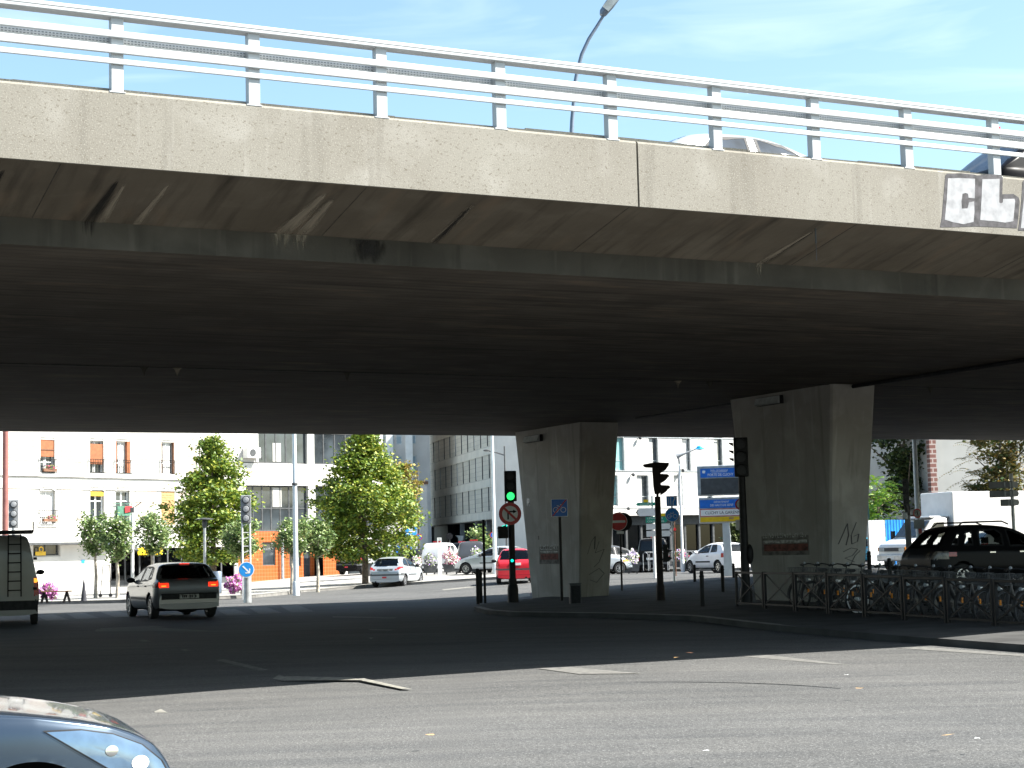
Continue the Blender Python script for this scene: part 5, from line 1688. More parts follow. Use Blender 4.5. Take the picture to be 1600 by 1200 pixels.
# big blue information boards
b = gpos(1128, 74, .1)
o = thing('information_board', 'two stacked boards, blue PORTE DE CLICHY header over a dark display', 'sign board', b, face(1128) + R(-6))
z = lambda py: zrel(1128, py, 74, b.z); s = 74 / FPX
bx = lambda px: (px - 1128) * s
MB().prism([(bx(1130), -.1), (bx(1144), -.1), (bx(1140), z(815)), (bx(1130), z(815))], .02, .24).build('mast', M['palepole'], o)
fr = MB().box(bx(1093), bx(1172), -.02, .30, z(774), z(727)).build('upper_frame', M['lgrey'], o, bevel=.03)
MB().box(bx(1098.5), bx(1168), -.032, -.021, z(745.5), z(731.5)).build('header', M['signblue'], fr)
MB().box(bx(1098.5), bx(1168), -.032, -.021, z(772), z(747)).build('display', M['dgrey'], fr)
text_mesh('Info circulation', 27 * s, 3.6 * s, 'lettering', M['signwhite'], fr, (bx(1128), -.035, z(734.5)), shear=.2)
MB().box(bx(1116), bx(1140), -.036, -.033, z(737.6), z(737.0)).build('underline', M['signwhite'], fr)
text_mesh('PORTE DE CLICHY', 40 * s, 4.2 * s, 'lettering', M['signwhite'], fr, (bx(1130), -.035, z(741.5)), bold=.01)
MB().prism([(bx(1101.5), z(737)), (bx(1102), z(734.5)), (bx(1103.5), z(734)), (bx(1104.5), z(735)), (bx(1106), z(734)), (bx(1106.5), z(737)), (bx(1105), z(738)), (bx(1106), z(739)), (bx(1102), z(738.6))], -.036, -.033).build('emblem', M['signwhite'], fr)
lf = MB().box(bx(1094), bx(1172), -.02, .24, z(817), z(777)).build('lower_frame', M['lgrey'], o, bevel=.03)
MB().box(bx(1096), bx(1170), -.032, -.021, z(793.5), z(780.5)).build('blue_panel', M['signblue'], lf)
text_mesh('DÉPARTEMENT', 24 * s, 3.6 * s, 'lettering', M['signwhite'], lf, (bx(1130), -.035, z(783.6)), shear=.25)
text_mesh('DES HAUTS DE SEINE', 36 * s, 3.6 * s, 'lettering', M['signwhite'], lf, (bx(1130), -.035, z(789.2)), shear=.25)
rd = MB().box(bx(1096), bx(1170), -.032, -.021, z(806.5), z(795)).build('red_border', M['signred'], lf)
MB().box(bx(1096.8), bx(1169.2), -.036, -.0325, z(805.6), z(795.9)).build('white_panel', M['signwhite'], rd)
text_mesh('CLICHY LA GARENNE', 58 * s, 4.6 * s, 'lettering', M['black'], rd, (bx(1133), -.039, z(800.8)))
MB().box(bx(1096), bx(1170), -.032, -.021, z(815), z(807.5)).build('yellow_panel', M['signyellow'], lf)
MB().box(bx(1141), bx(1148), -.036, -.033, z(811.6), z(808.6)).build('route_mark', M['tan'], lf)

# hidden round red sign behind the dark signal pole
o, z, s = sign_post(1160, 62, 830, 'red rimmed round sign half hidden behind the unlit traffic light', .03, 'lgrey', .2)
MB().disc((0, 0), 9 * s, -.02, 0, 30).build('sign_disc', M['signred'], o, loc=(0, -.04, z(788)))
MB().disc((0, 0), 6.6 * s, -.024, -.021, 30).build('white_field', M['signwhite'], o, loc=(0, -.04, z(788)))
MB().box(-9 * s, 9 * s, -.03, 0, z(828), z(812)).build('lower_plate', M['signwhite'], o)

# backs of a stack of direction boards at the far right
b = gpos(1585, 56)
o = thing('direction_sign', 'grey backs of three stacked direction boards on a post at the right', 'sign', b, face(1585))
z = lambda py: zrel(1580, py, 56, b.z); s = 56 / FPX
pole(o, z(744), .055, m_='lgrey')
MB().cyl((0, 0, z(750)), (0, 0, z(740)), .07, .06, 12).build('post_cap', M['white'], o)
for ya, yb, x0 in ((762.5, 752, -34), (776.5, 766, -34), (790.5, 780, -18)):
    pb = MB().box(x0 * s, 1.5 * s, -.09, -.03, z(ya), z(yb)).build('board_back', M['grey'], o, bevel=.01)
    MB().prism([(1.5 * s, z(ya)), (9.0 * s, z(ya - 1)), (10.5 * s, z((ya + yb) / 2)), (9.0 * s, z(yb + 1)), (1.5 * s, z(yb))], -.1, -.02).build('lit_edge', M['white'], pb)
    mb = MB()
    for x in (x0 * s * .3, x0 * s * .05): mb.box(x - .02, x + .02, -.11, -.09, z(ya) + .02, z(yb) - .02)
    mb.build('clamp', M['lgrey'], pb)

# round sign with dark vertical mark (prohibition) before the truck
o, z, s = sign_post(1437, 51, 805, 'round white sign with a red rim in front of the white truck', .022, 'grey', 0)
d_ = MB().disc((0, 0), 7.4 * s, -.02, 0, 30, sx=.85).build('sign_disc', M['signred'], o, loc=(-.03, -.05, z(802)))
MB().disc((0, 0), 5.6 * s, -.024, -.021, 30, sx=.85).build('white_field', M['paperw'], d_)
MB().prism([(-1.4 * s, -3.8 * s), (-.3 * s, 0), (-.8 * s, 2.4 * s), (.4 * s, 3.4 * s), (1.0 * s, 0), (1.6 * s, -3.8 * s), (.3 * s, -1.2 * s)], -.028, -.025).build('symbol', M['black'], d_)
MB().box(-.14, .16, -.04, .02, z(826), z(812)).build('lower_plate', M['grey'], o)
MB().box(-.02, .08, -.06, -.035, z(834), z(826)).build('small_lamp', M['signred'], o)

# far no parking signs
for px, Y, py, lb in ((655, 110, 839, 'round dark no parking sign on the dark lamp column by the street corner'), (703, 112, 838, 'dark round sign back hanging before the grey building column'), (771, 100, 836, 'small round no parking sign seen left of the green traffic light')):
    o, z, s = sign_post(px, Y, py - 2, lb, .03, 'dgrey', .12)
    d_ = MB().disc((0, 0), 5.2 * s, -.02, 0, 24).build('sign_disc', M['signred'] if px != 703 else M['dark'], o, loc=(0, -.04, z(py)))
    if px != 703: MB().disc((0, 0), 3.9 * s, -.024, -.021, 24).build('blue_field', M['signblue'], d_)

# ---- lamp posts
def lamp_post(name, px, Y, label, lift, h, r0, r1, m_, head=None, group=None):
    b = gpos(px, Y, lift)
    o = thing(name, label, 'lamp post', b, face(px), group)
    pole(o, h, r0, r1, m_)
    MB().lathe([(r0 * 1.35, -.05), (r0 * 1.3, .5), (r0 * 1.05, .56)], n=14).build('pole_base', M[m_], o, smooth=True)
    if head: head(o, h)
    return o
def arm_head(dx, dz, m_):
    def fn(o, h):
        MB().tube([(0, 0, h - .3), (dx * .1, 0, h + dz * .35), (dx * .5, -.1, h + dz * .8), (dx * .8, -.15, h + dz)], .035, 8).build('arm', M[m_], o, smooth=True)
        MB().ball((dx, -.18, h + dz + .02), (.36, .16, .09), 16).build('lantern', M[m_], o, smooth=True)
    return fn
lamp_post('street_lamp', 462, 74, 'tall pale street lamp column left of the middle linden', .12, 9.5, .115, .075, 'palepole', arm_head(1.1, .9, 'palepole'), 'tall street lamp columns')
MB().lathe([(.12, 4.55), (.13, 4.6), (.12, 4.66)], n=12).build('collar', M['dgrey'], bpy.data.objects['street_lamp'])
lamp_post('street_lamp', 773, 92, 'tall pale street lamp column left of the green traffic light', .12, 11, .11, .07, 'palepole', arm_head(1.2, 1, 'palepole'), 'tall street lamp columns')
lamp_post('street_lamp', 1436, 70, 'tall pale street lamp column rising behind the white truck', 0, 10, .11, .075, 'palepole', arm_head(1.2, 1, 'palepole'), 'tall street lamp columns')
lamp_post('street_lamp', 1066, 85, 'slim white street lamp with slanted arm before the hotel', .1, 5.15, .07, .05, 'white', None, 'slim street lamps')
o = [x for x in bpy.data.objects if x.get('label', '').startswith('slim white street lamp')][0]
s = 85 / FPX
zz = lambda py: zrel(1066, py, 85, o.location.z)
MB().tube([(0, 0, 5.1), (-.03, 0, zz(714))], .04, 8).tube([((1059.5 - 1064) * s, 0, zz(713)), ((1073 - 1064) * s, 0, zz(708.5)), ((1090 - 1064) * s, 0, zz(702.5))], [.13, .05, .025], 8).build('arm', M['grey'], o, smooth=True)
MB().ball(((1096 - 1064) * s, 0, zz(702)), (.24, .15, .05), 14).ball(((1096 - 1064) * s, 0, zz(700.5)), (.15, .12, .11), 14).build('lantern', M['cyan'], o, smooth=True)
# dark twin armed lamp at the street corner
b = gpos(655, 112, .12)
o = thing('street_lamp', 'dark street lamp with a swan arm at the corner of the grey building', 'lamp post', b, face(655), 'slim street lamps')
z = lambda py: zrel(653, py, 112, b.z); s = 112 / FPX
pole(o, z(732), .08, .05, 'dgrey')
MB().tube([(-.03, 0, z(741)), (-12 * s, 0, z(739)), (-18 * s, 0, z(738))], .05, 8).tube([(-.03, 0, z(735)), (-9 * s, 0, z(738))], .03, 6).build('arm', M['dgrey'], o, smooth=True)
MB().ball((-22 * s, 0, z(737.5)), (.16, .10, .07), 12).build('lantern', M['dgrey'], o, smooth=True)
# second swan arm lamp, seen above the green signal
b = gpos(792, 108, .12)
o = thing('street_lamp', 'thin dark street lamp rising behind the green traffic light', 'lamp post', b, face(792), 'slim street lamps')
z = lambda py: zrel(792, py, 108, b.z); s = 108 / FPX
pole(o, z(697), .07, .04, 'dgrey')
MB().tube([(-.02, 0, z(711)), (-12 * s, 0, z(707)), (-24 * s, 0, z(704))], .04, 8).build('arm', M['dgrey'], o, smooth=True)
MB().ball((-28 * s, 0, z(703)), (.2, .12, .07), 12).build('lantern', M['dgrey'], o, smooth=True)
# park lamp with flat disc
b = gpos(320, 76, .12)
o = thing('park_lamp', 'low grey park lamp with a flat disc shade before the left linden', 'lamp post', b, face(320))
z = lambda py: zrel(319, py, 76, b.z); s = 76 / FPX
pole(o, z(824), .07, .06, 'lgrey')
MB().lathe([(.07, z(825)), (.11, z(819)), (.10, z(814)), (.06, z(812))], n=14).build('neck', M['dgrey'], o, smooth=True)
MB().lathe([(.02, z(809)), (13.5 * s, z(810.6)), (13.5 * s, z(812)), (.05, z(812.6))], n=26).build('shade', M['dgrey'], o, smooth=True)
# white mast with small arms and a camera-like head by the shops
b = gpos(207, 77, .12)
o = thing('white_mast', 'slim white mast with a small grey head and two thin arms by the shops', 'mast', b, face(207))
z = lambda py: zrel(206, py, 77, b.z); s = 77 / FPX
pole(o, z(802), .075, .065, 'white')
MB().box(-.10, .08, -.08, .08, z(801), z(793)).build('head', M['dgrey'], o, bevel=.02)
MB().tube([(0, 0, z(794)), (7 * s, 0, z(790)), (14 * s, 0, z(785))], .018, 6).tube([(-.02, 0, z(794)), (-15 * s, 0, z(785))], .012, 6).tube([(-15 * s, 0, z(785)), (14 * s, 0, z(784.6))], .012, 6).build('arm', M['dgrey'], o)
# rust coloured column at the left edge
b = gpos(8, 80, .12)
o = thing('rust_column', 'thick rust coloured column at the far left behind the panel van', 'column', b, face(8))
pole(o, 9.5, .145, .125, 'rustcol')
# lamp on the bridge
Yb = 43.0
pts = [at(892.5, Yb, 225), at(894, Yb, 188), at(896.5, Yb, 160), at(899, Yb, 128), at(902, Yb, 112), at(909, Yb, 85), at(920, Yb, 61), at(934, Yb, 39), at(943, Yb, 24)]
b0 = Vector((pts[0].x, Yb, 6.72))
o = thing('bridge_lamp', 'grey curved street lamp standing on the bridge deck behind the railing', 'lamp post', b0, 0)
pts = [b0] + pts
MB().tube([p - b0 for p in pts], [.07, .058, .052, .05, .05, .05, .047, .044, .04, .036], 12).build('curved_pole', M['bluegrey'], o, smooth=True)
a_, e_ = at(941, Yb, 25) - b0, at(972, Yb, -13) - b0
d_ = (e_ - a_)
sd_ = Vector((0, -1, 0)); nrm = d_.cross(sd_).normalized()
head = MB()
ring = []
for u, wv, hv in ((0, .10, .06), (.10, .17, .10), (.45, .22, .12), (.85, .20, .10), (1, .12, .05)):
    c_ = a_ + d_ * u
    ring.append([c_ + sd_ * (wv * math.cos(t)) + nrm * (hv * math.sin(t) * (1.4 if math.sin(t) < 0 else .7)) for t in [k * math.pi / 6 for k in range(12)]])
v = [p for g_ in ring for p in g_]
head.add(v, [(i * 12 + j, i * 12 + (j + 1) % 12, i * 12 + 12 + (j + 1) % 12, i * 12 + 12 + j) for i in range(4) for j in range(12)] + [tuple(range(12)), tuple(range(48, 60))])
hd = head.build('lantern', M['bluegrey'], o, smooth=True)
c_ = a_ + d_ * .42
q = [c_ + d_ * (i * .26) + sd_ * .236 + nrm * (-.015 + .10 * j) for i, j in ((-1, -1), (1, -1), (1, 1), (-1, 1))]
MB().add(q, [(0, 1, 2, 3)]).build('lamp_glass', M['tube'], hd)

# ---- bollards
def bollard(px, ytop, ybot, label, Y=None, knob=True, first=[None]):
    p = zpl(px, ybot, .11) if Y is None else gpos(px, Y, .11)
    h = at(px, p.y, ytop).z - .11
    o = thing('bollard', label, 'bollard', (p.x, p.y, .11), face(px), 'black steel bollards')
    MB().lathe([(.055, -.03), (.055, h - .16), (.065, h - .15), (.065, h - .12), (.05, h - .11), (.05, h - .06), (.055, h - .04), (.04, h - .005), (.01, h)], n=14).build('post', M['black'], o, smooth=True)
    return o
bollard(747, 888, 943, 'leftmost black bollard of the pair at the pavement tip')
bollard(751.5, 889, 941, 'black bollard just left of the thin sign post at the pavement tip')
bollard(1086, 882, 920, 'black bollard at the back kerb between profile traffic light and information board')
bollard(1098, 892, 951, 'nearest black bollard between the profile traffic light and the barrier')
bollard(1130, 883, 933, 'black bollard midway before the white city car wheel')
bollard(1147, 880, 916, 'black bollard at the back kerb next to the barrier end')
bollard(1357, 861, 908, 'black bollard before the white truck grille', 47)
bollard(1388, 872, 915, 'black bollard below the orange indicator of the white truck', 45)
p = zpl(758, 940, .11)
o = thing('thin_post', 'tall thin black post left of the green traffic light', 'post', (p.x, p.y, .11), 0)
pole(o, at(758, p.y, 812).z - .11, .042)
MB().box(-.05, .05, -.05, .05, at(758, p.y, 868).z - .11, at(758, p.y, 866).z - .11).build('clamp', M['black'], o)
p = zpl(898, 944, .11)
o = thing('utility_cabinet', 'small dark cabinet standing against the farther pier base', 'cabinet', (p.x, p.y - .6, .11), face(898) + R(8))
MB().box(-.16, .16, -.13, .13, -.02, .58).build('body', M['dgrey'], o, bevel=.015)
MB().box(-.17, .17, -.14, .14, .581, .61).build('lid', M['dgrey'], o, bevel=.008)
MB().box(-.13, .13, -.136, -.131, .05, .54).build('door', M['dark'], o)

# ---- crossed barriers before the bicycles
fA, fB = zpl(1152, 951, .11), zpl(1640, 979, .11)
dirF = (fB - fA); Lf = dirF.length; dirF.normalize()
angF = math.atan2(dirF.y, dirF.x)
nB = 8
for k in range(nB):
    c_ = fA + dirF * (Lf / nB * k)
    c_.z = .11 + gz(c_.x, c_.y) * .9
    o = thing('crossed_barrier', 'black tubular barrier panel with crossed bars in front of the bicycles', 'barrier', c_, angF, 'crossed barriers before the bicycle station')
    w = Lf / nB - .12
    h = .92
    MB().box(-.03, .03, -.03, .03, -.05, h).build('post', M['black'], o, bevel=.008)
    MB().box(w - .03, w + .03, -.03, .03, -.05, h).build('post', M['black'], o, bevel=.008)
    MB().box(.031, w - .031, -.025, .025, h - .06, h - .005).build('top_bar', M['black'], o, bevel=.008)
    MB().box(.031, w - .031, -.02, .02, .12, .16).build('bottom_bar', M['black'], o)
    MB().bar((.035, 0, .17), (w - .035, 0, h - .07), .016, .03).build('cross_bar', M['black'], o)
    MB().bar((.035, .018, h - .07), (w - .035, .018, .17), .016, .03).build('cross_bar', M['black'], o)

# ---- hire bicycles docked in a row
M['bikegrey'] = mat('bicycle_grey_paint', (0.045, 0.042, 0.040), 0.5, 0.0, 0.12, 6)
def make_bike():
    o = thing('hire_bicycle', 'grey hire bicycle with front basket docked in the row', 'bicycle', (0, 0, 0), 0, 'docked hire bicycles')
    rw = .335
    fx, bx_ = .55, -.52
    wm = MB().tube([(rw * math.cos(a), 0, rw * math.sin(a)) for a in [k * math.pi / 14 for k in range(28)]], .021, 8, close=True)
    rmm = MB().tube([((rw - .03) * math.cos(a), 0, (rw - .03) * math.sin(a)) for a in [k * math.pi / 14 for k in range(28)]], .011, 6, close=True)
    sp_ = MB()
    for k in range(18):
        a = k * math.pi / 9
        sp_.bar((.03 * math.cos(a + .5), .012 * (-1) ** k, .03 * math.sin(a + .5)), ((rw - .035) * math.cos(a), 0, (rw - .035) * math.sin(a)), .004, .004)
    sp_.cyl((0, -.05, 0), (0, .05, 0), .028, n=10)
    for k, x in enumerate((fx, bx_)):
        w = wm.build('wheel', M['rubber'], o, smooth=True, loc=(x, 0, rw))
        rmm.build('rim', M['dgrey'], w, smooth=True); sp_.build('spokes', M['dgrey'], w)
        rf = MB().box(-.02, .02, -.012, .012, -.05, .05).build('reflector', M['amber'], w, loc=(.13, 0, .12))
        fd = MB()
        vv = []
        for i in range(13):
            a = R(-10 + 190 * i / 12) if k else R(-5 + 165 * i / 12)
            for y in (-.03, .03): vv.append(((rw + .035) * math.cos(a), y, (rw + .035) * math.sin(a)))
        fd.add(vv, [(2 * i, 2 * i + 1, 2 * i + 3, 2 * i + 2) for i in range(12)])
        fd.build('mudguard', M['bikegrey'], o, loc=(x, 0, rw))
    f_ = MB()
    f_.tube([(.43, 0, .86), (.36, 0, .62), (.20, 0, .36), (-.06, 0, .30)], [.035, .05, .05, .045], 10)
    f_.tube([(-.06, 0, .30), (-.18, 0, .80)], .03, 8)
    f_.tube([(-.06, 0, .30), (bx_, .05, rw)], .018, 6).tube([(-.16, 0, .62), (bx_, -.05, rw)], .016, 6)
    f_.tube([(.42, 0, .95), (.43, 0, .80)], .03, 8).tube([(.43, .05, .80), (fx, .05, rw)], .016, 6).tube([(.43, -.05, .80), (fx, -.05, rw)], .016, 6)
    f_.build('frame', M['bikegrey'], o, smooth=True)
    MB().prism([(-.30, .25), (.08, .22), (.10, .34), (-.02, .38), (-.34, .36)], .055, .075).build('chain_guard', M['bikegrey'], o)
    MB().cyl((-.06, -.1, .29), (-.06, .1, .29), .06, n=12).bar((-.06, .1, .29), (.08, .1, .18), .02, .02).bar((-.06, -.1, .29), (-.2, -.1, .40), .02, .02).box(.04, .13, .1, .19, .16, .185).box(-.25, -.16, -.19, -.1, .39, .415).build('crank', M['dark'], o)
    MB().ball((-.22, 0, .92), (.14, .09, .045), 12).tube([(-.18, 0, .78), (-.21, 0, .9)], .016, 8).build('saddle', M['dark'], o, smooth=True)
    MB().tube([(.41, 0, .92), (.39, 0, 1.06), (.33, .10, 1.09), (.24, .27, 1.06), (.16, .30, 1.04)], .015, 8).tube([(.39, 0, 1.06), (.33, -.10, 1.09), (.24, -.27, 1.06), (.16, -.30, 1.04)], .015, 8).build('handlebar', M['dark'], o, smooth=True)
    for s in (-1, 1): MB().tube([(.24, s * .27, 1.06), (.15, s * .305, 1.04)], .02, 8).build('grip', M['dark'], o, smooth=True)
    MB().ball((.36, 0, 1.10), .035, 10).build('bell', M['grey'], o, smooth=True)
    bk = MB()
    for k in range(9):
        u = k / 8
        y = -.17 + .34 * u
        bk.bar((.44, y, 1.0), (.46, y * .8, .78), .006, .006).bar((.74, y, 1.0), (.70, y * .8, .78), .006, .006)
    for k in range(7):
        x = .44 + .30 * k / 6; x2 = .46 + .24 * k / 6
        for s in (-1, 1): bk.bar((x, s * .17, 1.0), (x2, s * .136, .78), .006, .006)
    for zz, a0, a1, yy in ((1.0, .44, .74, .17), (.78, .46, .70, .136), (.89, .45, .72, .153)):
        for s in (-1, 1): bk.bar((a0, s * yy, zz), (a1, s * yy, zz), .008, .008)
        bk.bar((a0, -yy, zz), (a0, yy, zz), .008, .008).bar((a1, -yy, zz), (a1, yy, zz), .008, .008)
    bk.box(.46, .70, -.136, .136, .772, .778)
    bk.build('basket', M['dgrey'], o)
    MB().cyl((.62, 0, .72), (.70, 0, .72), .035, .04, 12).build('headlamp', M['clear'], o, smooth=True)
    return o
bike0 = make_bike()
baseA = angF + R(90)
bikes = []
dB = 1.22
b0 = fA + dirF * 1.9 + Vector((-dirF.y, dirF.x, 0)) * 1.25
rr = random.Random(4)
NB = 17
words = ['first from the left', 'second from the left', 'third from the left', 'fourth from the left', 'fifth from the left', 'sixth from the left', 'seventh from the left', 'eighth from the left', 'ninth from the left', 'tenth from the left']
for k in range(NB):
    q = b0 + dirF * (k * (Lf - 1.6) / (NB - 1))
    a = baseA + R(180) + R(rr.uniform(12, 30))
    o = bike0 if k == 0 else dup(bike0)
    o.location = (q.x, q.y, .11 + gz(q.x, q.y) * .9); o.rotation_euler = (0, 0, a)
    o['label'] = 'grey hire bicycle with front basket, %s in the docked row' % (words[k] if k < len(words) else ['seventh from the right', 'sixth from the right', 'fifth from the right', 'fourth from the right', 'third from the right', 'second from the right', 'last at the right edge'][k - 10])
    bikes.append(o)
target = zpl(1340, 935, .45)
best = None
for o in bikes:
    ca, sa = math.cos(o.rotation_euler[2]), math.sin(o.rotation_euler[2])
    for c in o.children:
        if c.name.startswith('wheel'):
            w_ = Vector((o.location.x + ca * c.location.x, o.location.y + sa * c.location.x, 0))
            ax = abs(w_.x / w_.y - target.x / target.y) + (0 if c.location.x > 0 else .004)
            if best is None or ax < best[0]: best = (ax, o, c)
lt = best[2]
best[1]['label'] = 'grey hire bicycle in the docked row whose wheel rim has a painted white glint'
bikes[3]['label'] = bikes[3]['label'].replace(', rim brightest', '') if bikes[3] is not best[1] else bikes[3]['label']
mb = MB()  # glint painted on this wheel: plain white arcs and hub
for k in range(8):
    a0 = k * math.pi / 4 + .06
    mb.tube([((.300) * math.cos(a0 + i * .12), 0, (.300) * math.sin(a0 + i * .12)) for i in range(6)], .024, 6)
mb.build('glint_rim', M['white'], lt, smooth=True)
MB().cyl((0, -.06, 0), (0, .06, 0), .045, n=12).build('hub_cap', M['white'], lt, smooth=True)
# docking posts
for k in range(NB):
    q = b0 + dirF * (k * (Lf - 1.6) / (NB - 1) + .45) + Vector((-dirF.y, dirF.x, 0)) * .75
    o = thing('docking_post', 'short grey docking post between the hire bicycles', 'docking post', (q.x, q.y, .11 + gz(q.x, q.y) * .9), angF, 'docking posts of the bicycle station')
    MB().prism([(-.09, -.02), (.09, -.02), (.08, .72), (.03, .80), (-.08, .80)], -.07, .07).build('post', M['dgrey'], o, bevel=.02)
    MB().disc((0, 0), .035, -.008, .004, 14).build('lock_ring', M['lgrey'], o, loc=(0, -.075, .62))

# ---- planters, benches and other small things on the plaza
def flowers(o, name, c, r, mats, n, size, seed):
    rr = random.Random(seed)
    for mi, (m_, sh) in enumerate(mats):
        mb = MB()
        for k in range(int(n * sh)):
            while True:
                p = Vector((rr.uniform(-1, 1), rr.uniform(-1, 1), rr.uniform(-1, 1)))
                if p.length < 1: break
            p = p.normalized() * p.length ** .4
            p *= .78 + .22 * math.sin(p.x * 5 + seed) * math.sin(p.z * 6 + seed * 2) + .12 * math.sin(p.x * 13 + p.z * 9)
            p.z = p.z * (1 if p.z > 0 else .8)
            q = Vector((c[0] + p.x * r[0], c[1] + p.y * r[1], c[2] + p.z * r[2]))
            a = Vector((rr.uniform(-1, 1), rr.uniform(-1, 1), rr.uniform(-1, 1))).normalized()
            b_ = a.orthogonal().normalized(); s_ = size * rr.uniform(.6, 1.3)
            mb.add([q + a * s_, q + b_ * s_ * .7, q - a * s_, q - b_ * s_ * .7], [(0, 1, 2, 3)])
        mb.build(name, M[m_], o, fix=False)
def planter(px, Y, w, h, label, mats, group, n=900, trough=True, lift=.12, size=.05, seed=1):
    b = gpos(px, Y, lift)
    o = thing('flower_planter', label, 'planter', b, face(px), group)
    s = Y / FPX
    w, h = w * s, h * s
    if trough: MB().prism([(-w * .38, .12), (w * .38, .12), (w * .45, h * .38), (-w * .45, h * .38)], -.3, .3).box(-w * .3, -w * .22, -.2, .2, -.02, .12).box(w * .22, w * .3, -.2, .2, -.02, .12).build('trough', M['dgrey'], o)
    flowers(o, 'blossom', (0, 0, h * (.6 if trough else .40)), (w * .5, .5, h * .42), mats, n, size, seed)
    return o
FG = 'flower planters along the plaza'
planter(75, 70, 38, 42, 'mound of pink flowers beside the panel van', [('pink', .8), ('topiary', .2)], FG, 1500, False, size=.06, seed=2)
planter(368, 73, 42, 46, 'mound of pink flowers behind the round blue arrow sign', [('pink', .85), ('topiary', .15)], FG, 1600, False, size=.06, seed=3)
planter(221, 72, 26, 46, 'mound of pink flowers seen through the braking hatchback windows', [('pink', .85), ('topiary', .15)], FG, 1200, False, size=.06, seed=9)
planter(672, 97, 24, 36, 'dark green planter with pale violet flowers right of the pale silver hatchback', [('topiary', .55), ('vpetal', .25), ('wpetal', .2)], FG, 1000, seed=4)
planter(651, 99, 18, 30, 'planter with cream flowers just behind the pale silver hatchback', [('wpetal', .5), ('topiary', .35), ('vpetal', .15)], FG, 700, seed=5)
planter(705, 95, 30, 40, 'planter of white and crimson flowers right of the white information post', [('wpetal', .5), ('rpetal', .35), ('topiary', .15)], FG, 1300, seed=6)
planter(743, 93, 20, 44, 'tall planter of violet and white flowers left of the thin black post', [('topiary', .5), ('vpetal', .3), ('wpetal', .2)], FG, 800, seed=7)
planter(988, 88, 24, 40, 'planter of white and violet flowers right of the dark grey car', [('topiary', .35), ('vpetal', .3), ('wpetal', .35)], FG, 900, lift=0, seed=8)
planter(1062, 92, 30, 34, 'planter of violet flowers behind the grey cycle racks', [('topiary', .55), ('vpetal', .35), ('rpetal', .1)], FG, 800, lift=.1, seed=10)
planter(1178, 82, 16, 44, 'green planter glimpsed between unlit traffic light and nearer pier', [('ailanthus', .6), ('topiary', .4)], FG, 500, lift=.1, seed=11)
b = gpos(88, 69, .12)
o = thing('bench', 'low brown plank bench with dark legs beside the pink flowers', 'bench', b, R(6))
s = 69 / FPX
MB().box(-22 * s, 24 * s, -.18, .18, .42, .47).build('seat', M['brown'], o, bevel=.01)
for x in (-18, 16):
    MB().bar((x * s - .12, -.1, 0), (x * s, -.1, .42), .06, .06).bar((x * s + .12, -.1, 0), (x * s, -.1, .42), .06, .06).bar((x * s - .12, .1, 0), (x * s, .1, .42), .06, .06).bar((x * s + .12, .1, 0), (x * s, .1, .42), .06, .06).build('leg', M['black'], o)
b = gpos(131, 69, .12)
o = thing('folded_parasol', 'slim dark folded parasol standing on the bright pavement', 'parasol', b, 0)
MB().lathe([(.0, .95), (.05, .7), (.11, .12), (.12, .05), (.0, .03)], n=10).build('canopy', M['cloth'], o, smooth=True)
MB().cyl((0, 0, -.02), (0, 0, 1.0), .015, n=8).build('pole', M['dgrey'], o)
b = gpos(164, 78, .12)
o = thing('hand_trolley', 'dark hand trolley leaning by the shop entrance', 'trolley', b, 0)
MB().tube([(-.2, 0, .1), (-.1, .05, 1.4)], .02, 6).tube([(.25, 0, .1), (.2, .05, 1.4)], .02, 6).bar((-.1, .05, 1.38), (.2, .05, 1.38), .03, .03).bar((-.15, .03, .7), (.22, .03, .7), .03, .03).build('frame', M['dark'], o)
MB().disc((0, 0), .08, -.05, .0, 14).build('wheel', M['rubber'], o, loc=(-.2, 0, .08)); MB().disc((0, 0), .08, -.05, .0, 14).build('wheel', M['rubber'], o, loc=(.25, 0, .08))
# white information post on the plaza
b = gpos(687, 92, .12)
o = thing('information_post', 'tall white post with a dark slot beside the white van', 'post', b, face(687))
z = lambda py: zrel(686, py, 92, b.z); s = 92 / FPX
MB().box(-.11, .11, -.06, .06, -.05, z(857)).build('shaft', M['white'], o)
MB().box(-.115, -.06, -.06, .06, z(856.9), z(840)).box(.06, .115, -.06, .06, z(856.9), z(840)).box(-.06, .06, -.06, .06, z(841.5), z(840)).box(-.06, .06, -.04, .04, z(845), z(841.6)).build('head_frame', M['white'], o)
# litter bin, cycle racks and railings across the road
b = gpos(1050, 90.5, .1)
o = thing('cycle_rack', 'row of thin grey cycle racks before the dark hotel windows', 'cycle rack', b, R(30))
mb = MB()
for k in range(9):
    x = -1.5 + k * .4
    mb.tube([(x, 0, 0), (x, 0, .85), (x + .05, .3, .95), (x + .1, .6, .85), (x + .1, .6, 0)], .022, 6)
mb.bar((-1.6, 0, .95), (1.9, .2, .95), .03, .03)
mb.build('hoops', M['grey'], o, smooth=True)
b = gpos(575, 100, .12)
o = thing('advertising_panel', 'white street panel with pink picture behind the linden trunk', 'panel', gpos(583, 102, .12), face(583))
z = lambda py: zrel(583, py, 102, o.location.z); s = 102 / FPX
MB().box(-12 * s, 13 * s, -.08, .08, z(880), z(855)).build('panel', M['white'], o, bevel=.02)
MB().prism([(-5 * s, z(868)), (-2 * s, z(857)), (4 * s, z(856)), (5 * s, z(862)), (1 * s, z(866))], -.09, -.081).build('picture', M['pink'], o)
MB().box(-.3, .3, -.05, .05, -.05, z(880)).build('foot', M['dgrey'], o)
o = thing('advertising_panel', 'small white sign board on a post left of the dark car', 'panel', gpos(610, 104, .12), face(610))
z = lambda py: zrel(610, py, 104, o.location.z); s = 104 / FPX
MB().box(-5.5 * s, 5.5 * s, -.04, .04, z(859), z(850)).build('panel', M['white'], o)
